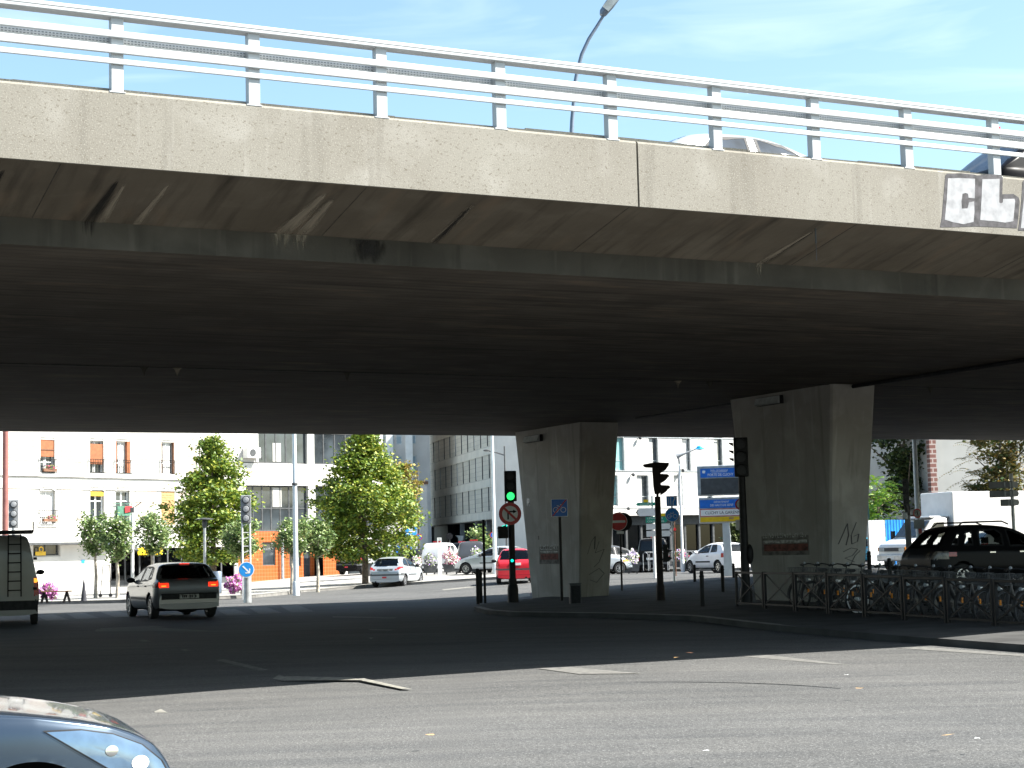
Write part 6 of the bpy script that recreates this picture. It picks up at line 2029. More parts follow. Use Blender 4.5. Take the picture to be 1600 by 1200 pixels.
pole(o, z(859), .04, m_='lgrey')
# blue litter bin in front of the shop
o = thing('litter_bin', 'slate blue litter bin by the dark shop doors', 'bin', gpos(339, 80, .12), 0)
MB().lathe([(.16, 0), (.2, .05), (.22, .95), (.18, 1.0)], n=14).build('body', M['bluegrey'], o, smooth=True)
# banner flag edge right of the nearer pier
o = thing('banner_flag', 'narrow teal and white banner beside the nearer pier edge', 'banner', gpos(1357, 72), face(1357))
z = lambda py: zrel(1357, py, 72, o.location.z); s = 72 / FPX
pole(o, z(750), .03, m_='lgrey')
MB().prism([(-.04, z(812)), (3.6 * s, z(810)), (1.6 * s, z(752)), (-.04, z(750))], -.02, .0).build('cloth', M['teal'], o)
# thin grey post with red lamp among the signs
o = thing('thin_post', 'thin brown post with a small red box beside the white arrows', 'post', gpos(1055, 74, .1), 0)
z = lambda py: zrel(1054, py, 74, o.location.z)
pole(o, z(815), .025, m_='brown')
MB().box(-.06, .06, -.06, .0, z(829), z(825)).build('red_box', M['red'], o)
# ------------------------------------------------------------------ buildings
class Facade:
    """a building front: local x runs to the right along the wall, -y faces the street"""
    def __init__(s, name, label, px, Y, rz, zb=None, cat='building'):
        p = at(px, Y)
        s.z = gz(p.x, p.y) if zb is None else zb
        s.rz = R(rz)
        s.o = thing(name, label, cat, (p.x, p.y, s.z), s.rz)
        s.p = Vector((p.x, p.y, 0))
        s.d = Vector((math.cos(s.rz), math.sin(s.rz), 0)); s.n = Vector((math.sin(s.rz), -math.cos(s.rz), 0))
    def uv(s, px, py, y=0.0):
        d = ray(px, py)
        o = s.p - s.n * y
        k = (o - CAM).dot(s.n) / d.dot(s.n)
        q = CAM + d * k
        return ((q - s.p).dot(s.d), q.z - s.z)
    def rect(s, x0, x1, y0, y1):
        """opening from pixel corners (left, right, top, bottom)"""
        ym = (y0 + y1) / 2; xm = (x0 + x1) / 2
        return (s.uv(x0, ym)[0], s.uv(x1, ym)[0], s.uv(xm, y1)[1], s.uv(xm, y0)[1])
    def wall(s, u0, u1, z0, z1, ops, m_, depth=.24, name='wall', y=0.0, thick=0.3):
        us = sorted({u0, u1} | {a for r in ops for a in r[:2] if u0 < a < u1})
        zs = sorted({z0, z1} | {a for r in ops for a in r[2:4] if z0 < a < z1})
        mb = MB()
        for a, b in zip(us[:-1], us[1:]):
            for c, d in zip(zs[:-1], zs[1:]):
                um, zm = (a + b) / 2, (c + d) / 2
                if any(r[0] < um < r[1] and r[2] < zm < r[3] for r in ops): continue
                mb.add([(a, y, c), (b, y, c), (b, y, d), (a, y, d)], [(0, 1, 2, 3)])
        for (a, b, c, d) in [r[:4] for r in ops]:
            for q in ([(a, y, c), (a, y + depth, c), (a, y + depth, d), (a, y, d)], [(b, y, c), (b, y, d), (b, y + depth, d), (b, y + depth, c)],
                      [(a, y, c), (b, y, c), (b, y + depth, c), (a, y + depth, c)], [(a, y, d), (a, y + depth, d), (b, y + depth, d), (b, y, d)]):
                mb.add(q, [(0, 1, 2, 3)])
        return mb.build(name, M[m_], s.o, fix=False)
    def core(s, u0, u1, z1, depth, m_, roof='dgrey', skew=0.0):
        """side and rear walls and the roof behind the front"""
        mb = MB()
        mb.add([(u0, 0.01, -1), (u0, depth, -1), (u0, depth, z1), (u0, 0.01, z1), (u1, 0.01, -1), (u1 + skew, depth, -1), (u1 + skew, depth, z1), (u1, 0.01, z1)], [(0, 1, 2, 3), (4, 7, 6, 5), (1, 5, 6, 2)])
        mb.build('side_wall', M[m_], s.o, fix=False)
        MB().prism([(u0 - .1, -.12), (u1 + .1, -.12), (u1 + skew, depth), (u0 - .1, depth)], z1 + .002, z1 + .25, ax='z').build('roof', M[roof], s.o)
        # dark rooms behind the panes
        MB().box(u0 + .05, u1 - .05 + skew * .3, 1.3, 1.5, -.5, z1 - .1).build('room_partition', M['interior'], s.o)
    def window(s, r, y=.16, fr='white', glass='wglass', bars=1, cross=(), fw_=.07, curtain=None):
        a, b, c, d = r[:4]
        mb = MB()
        mb.box(a, a + fw_, y, y + .07, c, d).box(b - fw_, b, y, y + .07, c, d).box(a + fw_, b - fw_, y, y + .07, c, c + fw_).box(a + fw_, b - fw_, y, y + .07, d - fw_, d)
        for k in range(bars):
            x = a + (b - a) * (k + 1) / (bars + 1)
            mb.box(x - fw_ * .45, x + fw_ * .45, y + .002, y + .068, c + fw_, d - fw_)
        for t in cross:
            zz = c + (d - c) * t
            mb.box(a + fw_, b - fw_, y + .004, y + .066, zz - fw_ * .4, zz + fw_ * .4)
        w = mb.build('window', M[fr], s.o)
        MB().box(a + .02, b - .02, y + .03, y + .04, c + .02, d - .02).build('pane', M[glass], w)
        if curtain:
            cm, k0, k1 = curtain
            x0, x1 = a + (b - a) * k0, a + (b - a) * k1
            mb = MB(); n = 14
            v = []
            for i in range(n + 1):
                x = x0 + (x1 - x0) * i / n
                for zz in (c + .04, d - .04): v.append((x, y + .022 - .012 * (i % 2), zz))
            mb.add(v, [(2 * i, 2 * i + 2, 2 * i + 3, 2 * i + 1) for i in range(n)])
            mb.build('curtain', M[cm], w, fix=False)
        return w
    def balcony(s, r, h=.75, m_='black', flowers_=None):
        a, b, c, d = r[:4]
        mb = MB()
        y = -.12
        for zz in (c + .06, c + h): mb.box(a - .08, b + .08, y - .015, y + .015, zz - .015, zz + .015)
        for x in (a - .08, b + .08): mb.box(x - .012, x + .012, y, .02, c + h - .015, c + h + .013)
        n = 9
        for k in range(n + 1):
            x = a - .07 + (b - a + .14) * k / n
            mb.box(x - .008, x + .008, y - .008, y + .008, c + .06, c + h)
        k = mb.build('window_railing', M[m_], s.o)
        if flowers_:
            MB().box(a + (b - a) * .05, a + (b - a) * .95, y - .16, y - .02, c + .10, c + .26).build('window_box', M['brown'], k)
            flowers(k, 'flowers', ((a + b) / 2 + (b - a) * .1, y - .1, c + .34), ((b - a) * .45, .12, .14), flowers_, 160, .05, 3)

# ---- cream apartment house on the left with shops below
F = Facade('apartment_house', 'cream apartment house with brick bands, rust shutters and shops, on the far left', 100, 95, 54, 0.12)
up_r = [F.rect(62.5, 85, 687, 740), F.rect(140, 161.5, 688.5, 740), F.rect(180.5, 203, 689.5, 741), F.rect(251.5, 272, 691, 741), F.rect(310, 329, 691, 741)]
lo_r = [F.rect(62.5, 86, 767, 818), F.rect(141, 162.5, 767, 820), F.rect(181, 202.5, 767, 820), F.rect(252, 273, 767, 820), F.rect(311, 330, 767, 820)]
uL, uR = -26.0, F.uv(371, 760)[0]
zc = F.uv(200, 847)[1]
gr = [F.rect(52, 92, 849.5, 868)]
shop = (F.uv(173, 880)[0], uR - .3, .15, zc - .35)
ops = up_r + lo_r + gr + [shop]
F.wall(uL, uR, -1, 15, ops, 'cream_wall')
F.core(uL, uR, 15, 10, 'cream_wall')
# cornices and storey band
zc1 = F.uv(150, 744)[1]
MB().box(uL, uR, -.16, .0, zc1 - .09, zc1 + .10).box(uL, uR, -.10, .0, zc1 + .101, zc1 + .20).build('cornice', M['white_wall'], F.o)
MB().box(uL, uR, -.05, .0, zc1 - .75, zc1 - .12).build('storey_band', M['white_wall'], F.o)
cn = MB().prism([(-.75, zc - .06), (-.75, zc + .55), (.0, zc + .75), (.0, zc - .06)], uL, F.uv(172, 850)[0], ax='x').build('canopy', M['white_wall'], F.o)
MB().box(uL, F.uv(172, 850)[0], -.77, -.752, zc - .10, zc + .02).build('canopy_edge', M['dgrey'], cn)
# ground floor shop wall, plain white render
MB().box(F.uv(20, 880)[0] - 4, gr[0][0] - .06, -.05, -.003, 0, zc - .12).box(gr[0][1] + .06, F.uv(168, 880)[0], -.05, -.003, 0, zc - .12).box(gr[0][0] - .06, gr[0][1] + .06, -.05, -.003, 0, gr[0][2] - .06).build('shop_wall', M['white_wall'], F.o)
bl = []
for (a, b) in ((10, 55), (95, 128), (212, 244), (278, 306)):
    for zt, zb_ in ((686, 706), (709, 722), (725, 737), (762, 772), (782, 796), (803, 812)):
        u0_, u1_ = F.uv(a, 720)[0], F.uv(b, 720)[0]
        z1_, z0_ = F.uv(100, zt)[1], F.uv(100, zb_)[1]
        bl.append((u0_, u1_, z0_, z1_))
for q in bl: MB().box(q[0], q[1], -.014, .0, q[2], q[3]).build('brick_panel', M['brick'], F.o)
for k, r in enumerate(up_r):
    F.window(r, bars=1, cross=(.34,), fr='white', curtain=('curtain', .3, .85) if k > 1 else ('curtain', .35, .55))
    a, b, c, d = r
    MB().box(a - .12, a - .001, -.03, .02, c - .05, d + .12).box(b + .001, b + .12, -.03, .02, c - .05, d + .12).box(a - .12, b + .12, -.04, .02, d + .121, d + .26).box(a - .14, b + .14, -.08, .02, c - .18, c - .051).build('surround', M['white_wall'], F.o)
    if k == 0:
        m_ = c + (d - c) * .50
        MB().box(a + .02, b - .02, .03, .07, m_, d).build('roller_shutter', M['shutter'], F.o)
        MB().box(a + .02, b - .02, .0, .06, m_ + .35, m_ + .40).build('shutter_seam', M['brown'], F.o)
    elif k == 1:
        MB().box(a + .02, b - .02, .03, .07, c + (d - c) * .29, d - .18).build('roller_shutter', M['shutter'], F.o)
    else:
        for x0_, x1_ in ((a + .01, a + .07), (b - .22 if k == 2 else b - .07, b - .01)):
            MB().box(x0_, x1_, -.02, .14, c + .02, d - .02).build('shutter_leaf', M['brown' if k != 2 else 'shutter'], F.o)
    F.balcony(r, .78, 'black', [('rpetal', .4), ('topiary', .6)] if k == 0 else None)
for k, r in enumerate(lo_r):
    a, b, c, d = r
    # shallow arched head
    mb = MB(); n = 8
    arc = [(a - .02 + (b - a + .04) * i / n, d + .14 - .16 * (2 * i / n - 1) ** 2) for i in range(n + 1)]
    mb.prism(arc + [(b + .02, d + .26), (a - .02, d + .26)], -.05, .01)
    mb.build('arched_head', M['white_wall'], F.o)
    if k == 3:
        MB().box(a + .01, b - .01, .02, .07, c, d).build('closed_shutter', M['tan'], F.o)
        mb = MB()
        for i in range(12): mb.box(a + .08, b - .08, .005, .02, c + .1 + i * (d - c - .2) / 12, c + .15 + i * (d - c - .2) / 12)
        mb.build('slats', M['tan'], F.o)
        continue
    F.window(r, bars=1, cross=(.7,), fr='white', curtain=('curtain', .05, .95) if k == 0 else ('curtain', .45, .6))
    MB().box(a - .14, b + .14, -.08, .02, c - .16, c - .02).build('sill', M['white_wall'], F.o)
    if k == 0: F.balcony(r, .7, 'black', [('rpetal', .35), ('topiary', .65)])
    if k == 1: MB().box(a + .02, b - .02, .02, .10, d - .28, d - .05).build('roller_blind', M['yellow'], F.o)
    if k == 2:
        F.balcony((a - .1, b + .1, F.uv(190, 815)[1], d), 1.0, 'green')
        ck = MB()
        v = []
        z0_, z1_ = F.uv(190, 806)[1], F.uv(190, 791)[1]
        for i in range(9):
            x = a - .02 + (b - a) * .95 * i / 8
            for zz in (z0_, z1_): v.append((x, -.16 - .02 * (i % 2), zz))
        ck.add(v, [(2 * i, 2 * i + 2, 2 * i + 3, 2 * i + 1) for i in range(8)])
        tag(ck.build('green_cloth', M['green'], None, fix=False, loc=F.o.location, rot=F.o.rotation_euler), 'green cloth hung over a balcony rail of the cream house', 'cloth')
        a2_, b2_, c2_, d2_ = F.rect(191, 202, 791, 801)
        tag(MB().prism([(a2_, c2_), (b2_, c2_ + .05), (b2_ + .02, d2_), (a2_, d2_ - .02)], -.24, -.22).build('red_cloth', M['red'], None, loc=F.o.location, rot=F.o.rotation_euler), 'red cloth hanging over the green one on the balcony', 'cloth')
# shop window strip at the left with a yellow sign inside
F.window(gr[0], fr='dgrey', bars=1, y=.10)
a, b, c, d = F.rect(54, 70, 862, 868)
MB().box(a, b, -.08, -.055, c, d).build('yellow_sign', M['yellow'], F.o)
a, b, c, d = F.rect(60, 66, 856, 861)
MB().ring(((a + b) / 2, (c + d) / 2), .1, .16, -.08, -.06, 14).build('yellow_ring', M['yellow'], F.o)
# small blue house signs
a, b, c, d = F.rect(126, 131, 875, 880)
MB().box(a, b, -.08, -.06, c, d).build('blue_sign', M['signcyan'], F.o)
# recessed shop front, dark, with posters and goods
a, b, c, d = shop
MB().box(a, b, 1.0, 1.05, c, d).build('shop_back', M['interior'], F.o)
n = 9
mb = MB()
for k in range(n + 1): mb.box(a + (b - a) * k / n - .05, a + (b - a) * k / n + .05, .02, .12, c, d)
mb.box(a, b, .03, .11, c, c + .35).box(a, b, .03, .11, c + 2.15, c + 2.25)
sf = mb.build('shop_frame', M['dgrey'], F.o)
MB().box(a, b, .06, .065, c + .35, d).build('shop_glass', M['dglass'], sf)
rr = random.Random(8)
for k in range(26):
    x = a + (b - a) * rr.random() * .93; zz = c + .4 + rr.random() * 1.7
    w_, h_ = rr.uniform(.25, .7), rr.uniform(.25, .7)
    MB().box(x, min(b, x + w_), .5 + .01 * k, .55 + .01 * k, zz, min(d, zz + h_)).build('shop_goods', M[rr.choice(['grey', 'paper', 'brown', 'bluegrey', 'curtain', 'wood', 'red', 'grey', 'lgrey', 'paper'])], F.o)
a, b, c, d = F.rect(190, 229, 846, 862)
aw = MB().prism([(-1.3, c + .02), (-1.3, c + .22), (.0, d + .1), (.0, d - .05)], a, b, ax='x').build('awning', M['lgrey'], F.o)
v = []
mb = MB(); n = 16
for k in range(n):
    x0_, x1_ = a + (b - a) * k / n, a + (b - a) * (k + 1) / n
    mb.prism([(x0_, c + .2), (x1_, c + .2), (x1_, c - .12), ((x0_ + x1_) / 2, c - .22), (x0_, c - .12)], -1.325, -1.305)
mb.build('valance', M['signyellow'], aw)

# ---- modern office with white bands and orange tiled base
F2 = Facade('office_building', 'white banded office with large grey windows and orange tiled ground floor', 400, 107, 44, .12)
uL, uR = F2.uv(369.5, 800)[0], F2.uv(600, 800)[0]
zt = F2.uv(430, 640)[1]
w1 = F2.rect(369.6, 480.5, 664, 723.5); w1 = (w1[0], F2.uv(480.5, 700)[0], F2.uv(430, 724)[1], F2.uv(430, 655)[1])
w2 = (F2.uv(384, 790)[0], F2.uv(482, 790)[0], F2.uv(430, 830)[1], F2.uv(430, 758.5)[1])
w1b = (F2.uv(491, 700)[0], uR - .3, w1[2], w1[3]); w2b = (F2.uv(493, 790)[0], uR - .3, w2[2], w2[3])
zb2 = w2[2]
base = (uL, F2.uv(506, 880)[0], -1, zb2)
F2.wall(uL, uR, zb2, zt + 4.5, [w1, w2, w1b, w2b], 'white_wall', .3)
F2.core(uL, uR, zt + 4.5, 12, 'white_wall')
for r, nb in ((w1, 6), (w1b, 5), (w2, 6), (w2b, 5)):
    F2.window(r, y=.2, fr='dgrey', bars=nb, cross=(.5,) if r in (w2, w2b) else (.72,), fw_=.09)
    a, b, c, d = r
# blinds behind two panes
for (x0, x1, y0, y1) in ((429, 442, 692, 721), (429, 443, 762, 792)):
    a, b, c, d = F2.rect(x0, x1, y0, y1)
    MB().box(a, b, .205, .215, c, d).build('blind', M['cream_wall'], F2.o)
# recessed loggia with an air conditioner
a, b, c, d = w1[0] + .1, F2.uv(405, 700)[0], w1[2] + .06, w1[3] - .1
MB().box(a, b, .08, .19, c, d).build('loggia_wall', tiled('white_block_wall', (.62, .62, .60), (.40, .40, .40), .5, .25, .8) if False else M['offwhite'], F2.o)
a, b, c, d = F2.rect(380, 401, 700, 716)
ac = MB().box(a, b, -.45, .05, c, d).build('air_conditioner', M['white'], F2.o, bevel=.03)
MB().disc((0, 0), (d - c) * .36, -.02, .004, 22).build('fan_grille', M['dgrey'], ac, loc=((a + b) / 2 - .1, -.455, (c + d) / 2))
MB().tube([(b, -.2, c + .3), (b + .2, -.2, c + .45), (b + .25, -.2, c - .1)], .04, 8).build('pipe', M['dgrey'], ac)
# orange ground floor
x437, x393 = F2.uv(437, 880)[0], F2.uv(392, 880)[0]
x505, x531 = F2.uv(505, 880)[0], F2.uv(531, 880)[0]
ow = F2.rect(410.5, 430.5, 847, 883.5)
F2.wall(uL, x437, -1, zb2, [ow], 'orange', .2, 'tiled_base')
F2.window(ow, y=.06, fr='dgrey', bars=0)
rec = .9
mb = MB()
mb.add([(x437, 0, -1), (x437, rec, -1), (x437, rec, zb2), (x437, 0, zb2)], [(0, 1, 2, 3)]).build('tiled_return', M['orange'], F2.o, fix=False)
dr = (F2.uv(466, 880)[0], F2.uv(484, 880)[0], 1.0, 2.6)
d2 = (F2.uv(488, 880)[0], F2.uv(499, 880)[0], 0.05, 2.7)
F2.wall(x437, x505, -1, zb2, [dr, d2], 'orange', .15, 'recessed_wall', rec)
F2.window(dr, y=rec + .06, fr='dgrey', bars=1); F2.window(d2, y=rec + .06, fr='dgrey', bars=0, cross=(.4,))
F2.wall(x505, x531, -1, zb2 - .3, [], 'orange', .1, 'tiled_base')
MB().box(x531 + .02, F2.uv(540, 880)[0], -.1, .2, -1, zb2).build('white_pier', M['white_wall'], F2.o)
MB().cyl((x437 + .12, -.12, -.5), (x437 + .12, -.12, zb2), .1, n=12).build('drain_column', M['lgrey'], F2.o, smooth=True)
F2.wall(F2.uv(540, 880)[0], uR, -1, zb2, [(F2.uv(543, 880)[0], uR - 1, .1, 2.6)], 'offwhite', .4, 'ground_wall')
MB().box(F2.uv(541, 880)[0], uR - .2, .42, .46, 0, 2.7).build('dark_glazing', M['wglass'], F2.o)

# ---- pale tower blocks far behind
F3 = Facade('tower_block', 'pale tower block with white ribs and bluish windows, far behind the lindens', 626, 175, 8, .45)
uL, uR = F3.uv(570, 720)[0], F3.uv(672, 720)[0]
ops = []
for (x0, x1) in ((572, 584), (588, 597), (610, 617), (619.5, 629), (640, 651)):
    for k in range(9):
        zz = 3.2 + 3.0 * k
        u0_, u1_ = F3.uv(x0, 720)[0], F3.uv(x1, 720)[0]
        ops.append((u0_, u1_, zz, zz + 1.9))
F3.wall(uL, uR, -1, 32, ops, 'offwhite', .2)
F3.core(uL, uR, 32, 14, 'offwhite')
for r in ops: F3.window(r, y=.12, fr='lgrey', glass='skyglass', bars=0, cross=(.45,), fw_=.1)
for x in (608.5, 639):
    u_ = F3.uv(x, 720)[0]
    MB().box(u_ - .35, u_ + .35, -.5, -.003, -1, 31).build('rib', M['white'], F3.o)
# low brown roofed buildings in the street gap
F3b = Facade('low_house', 'low house with a brown parapet in the street gap behind the dark lamp', 640, 150, 6, .45)
uL, uR = F3b.uv(596, 800)[0], F3b.uv(668, 800)[0]
z1 = F3b.uv(640, 757)[1]
ops = [(F3b.uv(a, 780)[0], F3b.uv(b, 780)[0], F3b.uv(640, 784)[1], F3b.uv(640, 768)[1]) for a, b in ((626, 634), (642, 650))]
F3b.wall(uL, uR, -1, z1, ops, 'white_wall')
F3b.core(uL, uR, z1, 8, 'white_wall', 'brown')
for r in ops: F3b.window(r, fr='white', bars=1)
F3c = Facade('site_hoarding', 'pale hoarding with a blue square notice at the street corner', 640, 122, 6, .5, 'hoarding')
uL, uR = F3c.uv(600, 840)[0], F3c.uv(652, 840)[0]
MB().box(uL, uR, 0, .1, F3c.uv(640, 850)[1], F3c.uv(640, 809)[1]).build('panel', M['offwhite'], F3c.o)
a, b, c, d = F3c.rect(633, 651, 819.5, 838)
MB().box(a, b, -.03, -.002, c, d).build('blue_notice', M['signcyan'], F3c.o)
mb = MB()
for k, (x0, x1) in enumerate(((.2, .7), (.35, .8), (.3, .85), (.1, .3))):
    zz = d - (d - c) * (k + 1) / 5
    mb.box(a + (b - a) * x0, a + (b - a) * x1, -.036, -.031, zz - .05, zz + .05)
mb.build('notice_lines', M['signwhite'], F3c.o)
mb = MB()
zz = F3c.uv(640, 852)[1]
for k, m_ in enumerate(('signblue', 'lgrey', 'signblue', 'white', 'signblue', 'lgrey')):
    u_ = uL + (uR - uL) * k / 6
    MB().box(u_, u_ + (uR - uL) / 6.1, .02, .08, -1, zz).build('fence_sheet', M[m_], F3c.o)

# ---- grey slab building with slit windows, on a recessed glazed ground floor
F4 = Facade('slab_building', 'long grey clad building with rows of slit windows above a glazed ground floor', 755, 164, -77, .45)
uL, uR = F4.uv(654, 760)[0], F4.uv(905, 760)[0]
zb = F4.uv(755, 812)[1]           # underside of the overhang
H4 = 2.95
ops = []
rr = random.Random(2)
nW = 21
for fl in range(5):
    z0 = zb + .75 + fl * H4
    off = 0.0 if fl % 2 == 0 else .55
    for k in range(nW):
        u_ = uL + 3.4 + off + (uR - uL - 5) * k / nW
        ops.append((u_, u_ + .52, z0, z0 + 2.2))
F4.wall(uL, uR, zb, zb + 5 * H4 + .8, ops, 'slab', .10)
F4.core(uL, uR, zb + 5 * H4 + .8, 14, 'slab', skew=-6.5)
MB().prism([(uL, 0), (uR, 0), (uR - 6.5, 14), (uL, 14)], zb - .05, zb - .002, ax='z').build('overhang', M['slabband'], F4.o)
for fl in range(6):
    z0 = zb + fl * H4 - .05
    MB().box(uL - .02, uR, -.06, -.002, z0 + (.0 if fl else .05), z0 + .70).build('floor_band', M['slabband'], F4.o)
for r in ops: F4.window(r, y=.02, fr='dgrey', bars=0, fw_=.06, cross=(.5,) if rr.random() < .4 else ())
mb = MB()
for r in ops[::3]: mb.box(r[1] - .12, r[1] - .06, -.01, .012, r[2] + .1, r[3] - .1)
mb.build('light_reveal', M['white'], F4.o)
# ground floor
MB().box(uL, uR - 1.6, 3.0, 3.2, -1, zb - .06).build('ground_glazing', M['wglass'], F4.o)
k0 = F4.uv(672, 840)[0]
MB().box(F4.uv(673, 840)[0], F4.uv(694, 840)[0], .4, 2.6, -1, zb - .06).build('dark_core', M['dark'], F4.o)
for px in (658, 712, 735, 752, 768, 800, 840): 
    u_ = F4.uv(px, 840)[0]
    MB().box(u_ - .2, u_ + .2, .5, .9, -1, zb - .06).build('column', M['grey'], F4.o)
rr = random.Random(12)
for k in range(26):
    u_ = uL + (uR - uL) * rr.uniform(.2, .98); z0 = rr.uniform(.2, 2.2)
    MB().box(u_, u_ + rr.uniform(.2, 1.0), 2.80, 2.85 + .005 * k, z0, z0 + rr.uniform(.3, 1.6)).build('ground_floor_panel', M[rr.choice(['lgrey', 'brown', 'white', 'wood', 'dgrey', 'offwhite', 'grey'])], F4.o)
a, b, c, d = F4.rect(707, 719, 836, 856)
MB().prism([(a, c), (a + (b - a) * .4, c + .3), (a + (b - a) * .35, d - .3), (a, d), (b, d - .1), (b - .3, d - .5), (a + (b - a) * .6, c + .5), (a + (b - a) * .4, c - .1)], .3, .4).build('white_emblem', M['white'], F4.o)

# ---- white hotel with tall windows on the right of the farther pier
F5 = Facade('hotel_building', 'white building with tall windows and dark curtained ground floor, right of the farther pier', 1000, 132.3, 33, .45)
uL, uR = F5.uv(906, 760)[0], F5.uv(1260, 760)[0]
zf = F5.uv(1050, 799)[1]
rows = [(683, 735.5, [(955, 976.5), (1014, 1029.5), (1066, 1080), (1116, 1130), (1166, 1180), (1214, 1228)]), (742.5, 790, [(948, 966.5), (995, 1014.5), (1053, 1067.5), (1100, 1114), (1150, 1163), (1200, 1213)])]
ops = []
for y0, y1, xs_ in rows:
    for x0, x1 in xs_: ops.append(F5.rect(x0, x1, y0, y1))
hh = F5.uv(1020, 709)[1] - F5.uv(1020, 766)[1]
for k in (1, 2):
    for r in ops[:6]: ops.append((r[0], r[1], r[2] + hh * k, r[3] + hh * k)) if k == 1 else None
F5.wall(uL, uR, zf, zf + 4 * hh, ops, 'white_wall', .22)
F5.core(uL, uR, zf + 4 * hh, 12, 'white_wall')
for k, r in enumerate(ops):
    a, b, c, d = r
    te = k in (0, 6)
    F5.window(r, y=.14, fr='lgrey', glass='teal' if te else 'wglass', bars=0, cross=(.30,), fw_=.07, curtain=None if te else (('curtain', .08, .5) if k % 2 else ('curtain', .1, .75)))
    MB().box(b - .14, b - .075, -.05, .2, c, d).build('side_panel', M['lgrey'], F5.o)
for k in range(1, 4):
    zz = zf + (k - 1) * hh
    y_ = {1: F5.uv(1050, 793)[1], 2: F5.uv(1050, 736)[1]}.get(k, zf + 2 * hh + .1)
    MB().box(uL, uR, -.04, -.002, y_ - .04, y_ + .04).build('floor_joint', M['lgrey'], F5.o)
MB().box(uL, uR, -.5, -.042, zf - .3, zf - .02).build('ledge', M['offwhite'], F5.o)
MB().box(uL, uR, .4, .5, -1, zf).build('ground_back', M['interior'], F5.o)
MB().box(uL, uR, .0, .3, zf - 1.0, zf - .02).build('dark_fascia', M['dgrey'], F5.o)
mb = MB()
n = 16
for k in range(n + 1):
    u_ = uL + (uR - uL) * k / n
    mb.box(u_ - .09, u_ + .09, .02, .28, -1, zf - 1.02)
mb.box(uL, uR, .04, .26, -1, .35)
gf_ = mb.build('ground_frame', M['dgrey'], F5.o)
MB().box(uL, uR, .2, .205, .35, zf - 1.02).build('ground_glass', M['dglass'], gf_)
for (x0, x1) in ((975, 1008), (1015, 1024), (1076, 1104), (1122, 1134), (1138, 1150), (1168, 1190)):
    u0_, u1_ = F5.uv(x0, 840)[0], F5.uv(x1, 840)[0]
    mb = MB(); v = []
    n = int((u1_ - u0_) / .09)
    for i in range(n + 1):
        x = u0_ + (u1_ - u0_) * i / n
        for zz in (.2, zf - 1.1): v.append((x, .32 + .035 * (i % 2) + .02 * math.sin(i * 1.7), zz))
    mb.add(v, [(2 * i, 2 * i + 2, 2 * i + 3, 2 * i + 1) for i in range(n)])
    mb.build('long_curtain', M['curt2'], F5.o, fix=False)
for (x0, x1, y0, y1) in ((1034, 1062, 845, 870), (1113, 1121, 830, 848), (1045, 1052, 838, 856)):
    a, b, c, d = F5.rect(x0, x1, y0, y1)
    MB().box(a, b, .30, .39, c, d).build('wood_panel', M['wood'], F5.o)
for (x, y) in ((986.5, 760 - 18), (979, 795), (1064, 735), (997, 684.5)):
    u_, z_ = F5.uv(x, y)
    MB().ball((u_, -.25, z_), (.12, .14, .14), 10).bar((u_, -.2, z_), (u_, 0, z_ + .05), .05, .05).build('wall_lamp', M['dgrey'], F5.o, smooth=True)

# ---- right hand side: gable wall, house behind the trees, hoarding
F6 = Facade('gable_house', 'beige gable wall with brick quoins behind the white truck', 1500, 105, 10, .45)
uL, uR = F6.uv(1464, 740)[0], F6.uv(1720, 740)[0]
F6.wall(uL, uR, -1, 16, [], 'cream_wall')
F6.core(uL, uR, 16, 12, 'cream_wall')
MB().box(uL - .42, uL - .002, -.05, .4, -1, 16).build('quoin_strip', M['quoin'], F6.o)
MB().box(uL + .004, uL + .3, -.04, -.002, -1, 16).build('quoin_edge', M['cream_wall'], F6.o)
F7 = Facade('white_house', 'white house with a grey bay, seen through the dark tree on the right', 1400, 120, 14, .45)
uL, uR = F7.uv(1290, 740)[0], F7.uv(1462, 740)[0]
ops = [F7.rect(1397, 1405, 716, 745), F7.rect(1372, 1380, 716, 745), F7.rect(1372, 1380, 756, 785), F7.rect(1350, 1358, 700, 730)]
F7.wall(uL, uR, -1, 12, ops, 'white_wall')
F7.core(uL, uR, 12, 9, 'white_wall')
for r in ops: F7.window(r, fr='white', bars=1, cross=(.6,))
a, b, c, d = F7.rect(1414, 1440, 713, 800)
MB().box(a, b, -.9, -.002, -1, d).build('grey_bay', M['grey'], F7.o)
MB().box(a - .3, b + .3, -1.1, -.002, d + .002, d + .25).build('bay_roof', M['dgrey'], F7.o)

def hoarding(name, label, px0, px1, Y0, Y1, ytop):
    a, b = at(px0, Y0), at(px1, Y1)
    z0 = gz(a.x, a.y)
    ang = math.atan2(b.y - a.y, b.x - a.x)
    o = thing(name, label, 'hoarding', (a.x, a.y, z0), ang)
    Lw = math.hypot(b.x - a.x, b.y - a.y)
    h = at(px0, Y0, ytop).z - z0
    n = max(2, int(Lw / .9))
    for k in range(n):
        x0, x1 = Lw * k / n, Lw * (k + 1) / n
        v = []; m = 12
        for i in range(m + 1):
            x = x0 + (x1 - x0 - .04) * i / m
            for zz in (0, h): v.append((x, .03 * (i % 2), zz))
        MB().add(v, [(2 * i, 2 * i + 2, 2 * i + 3, 2 * i + 1) for i in range(m)]).build('sheet', M['white' if k % 4 == 0 and px0 < 1400 else 'hoard'], o, fix=False)
    MB().box(0, Lw, .06, .12, h * .85, h * .92).box(0, Lw, .06, .12, .2, .3).build('rail', M['lgrey'], o)
hoarding('site_hoarding', 'blue corrugated hoarding behind the truck cab, with a white sheet', 1356, 1470, 86, 88, 813)
hoarding('site_hoarding', 'blue corrugated hoarding at the right edge beyond the truck box', 1562, 1720, 84, 86, 803)

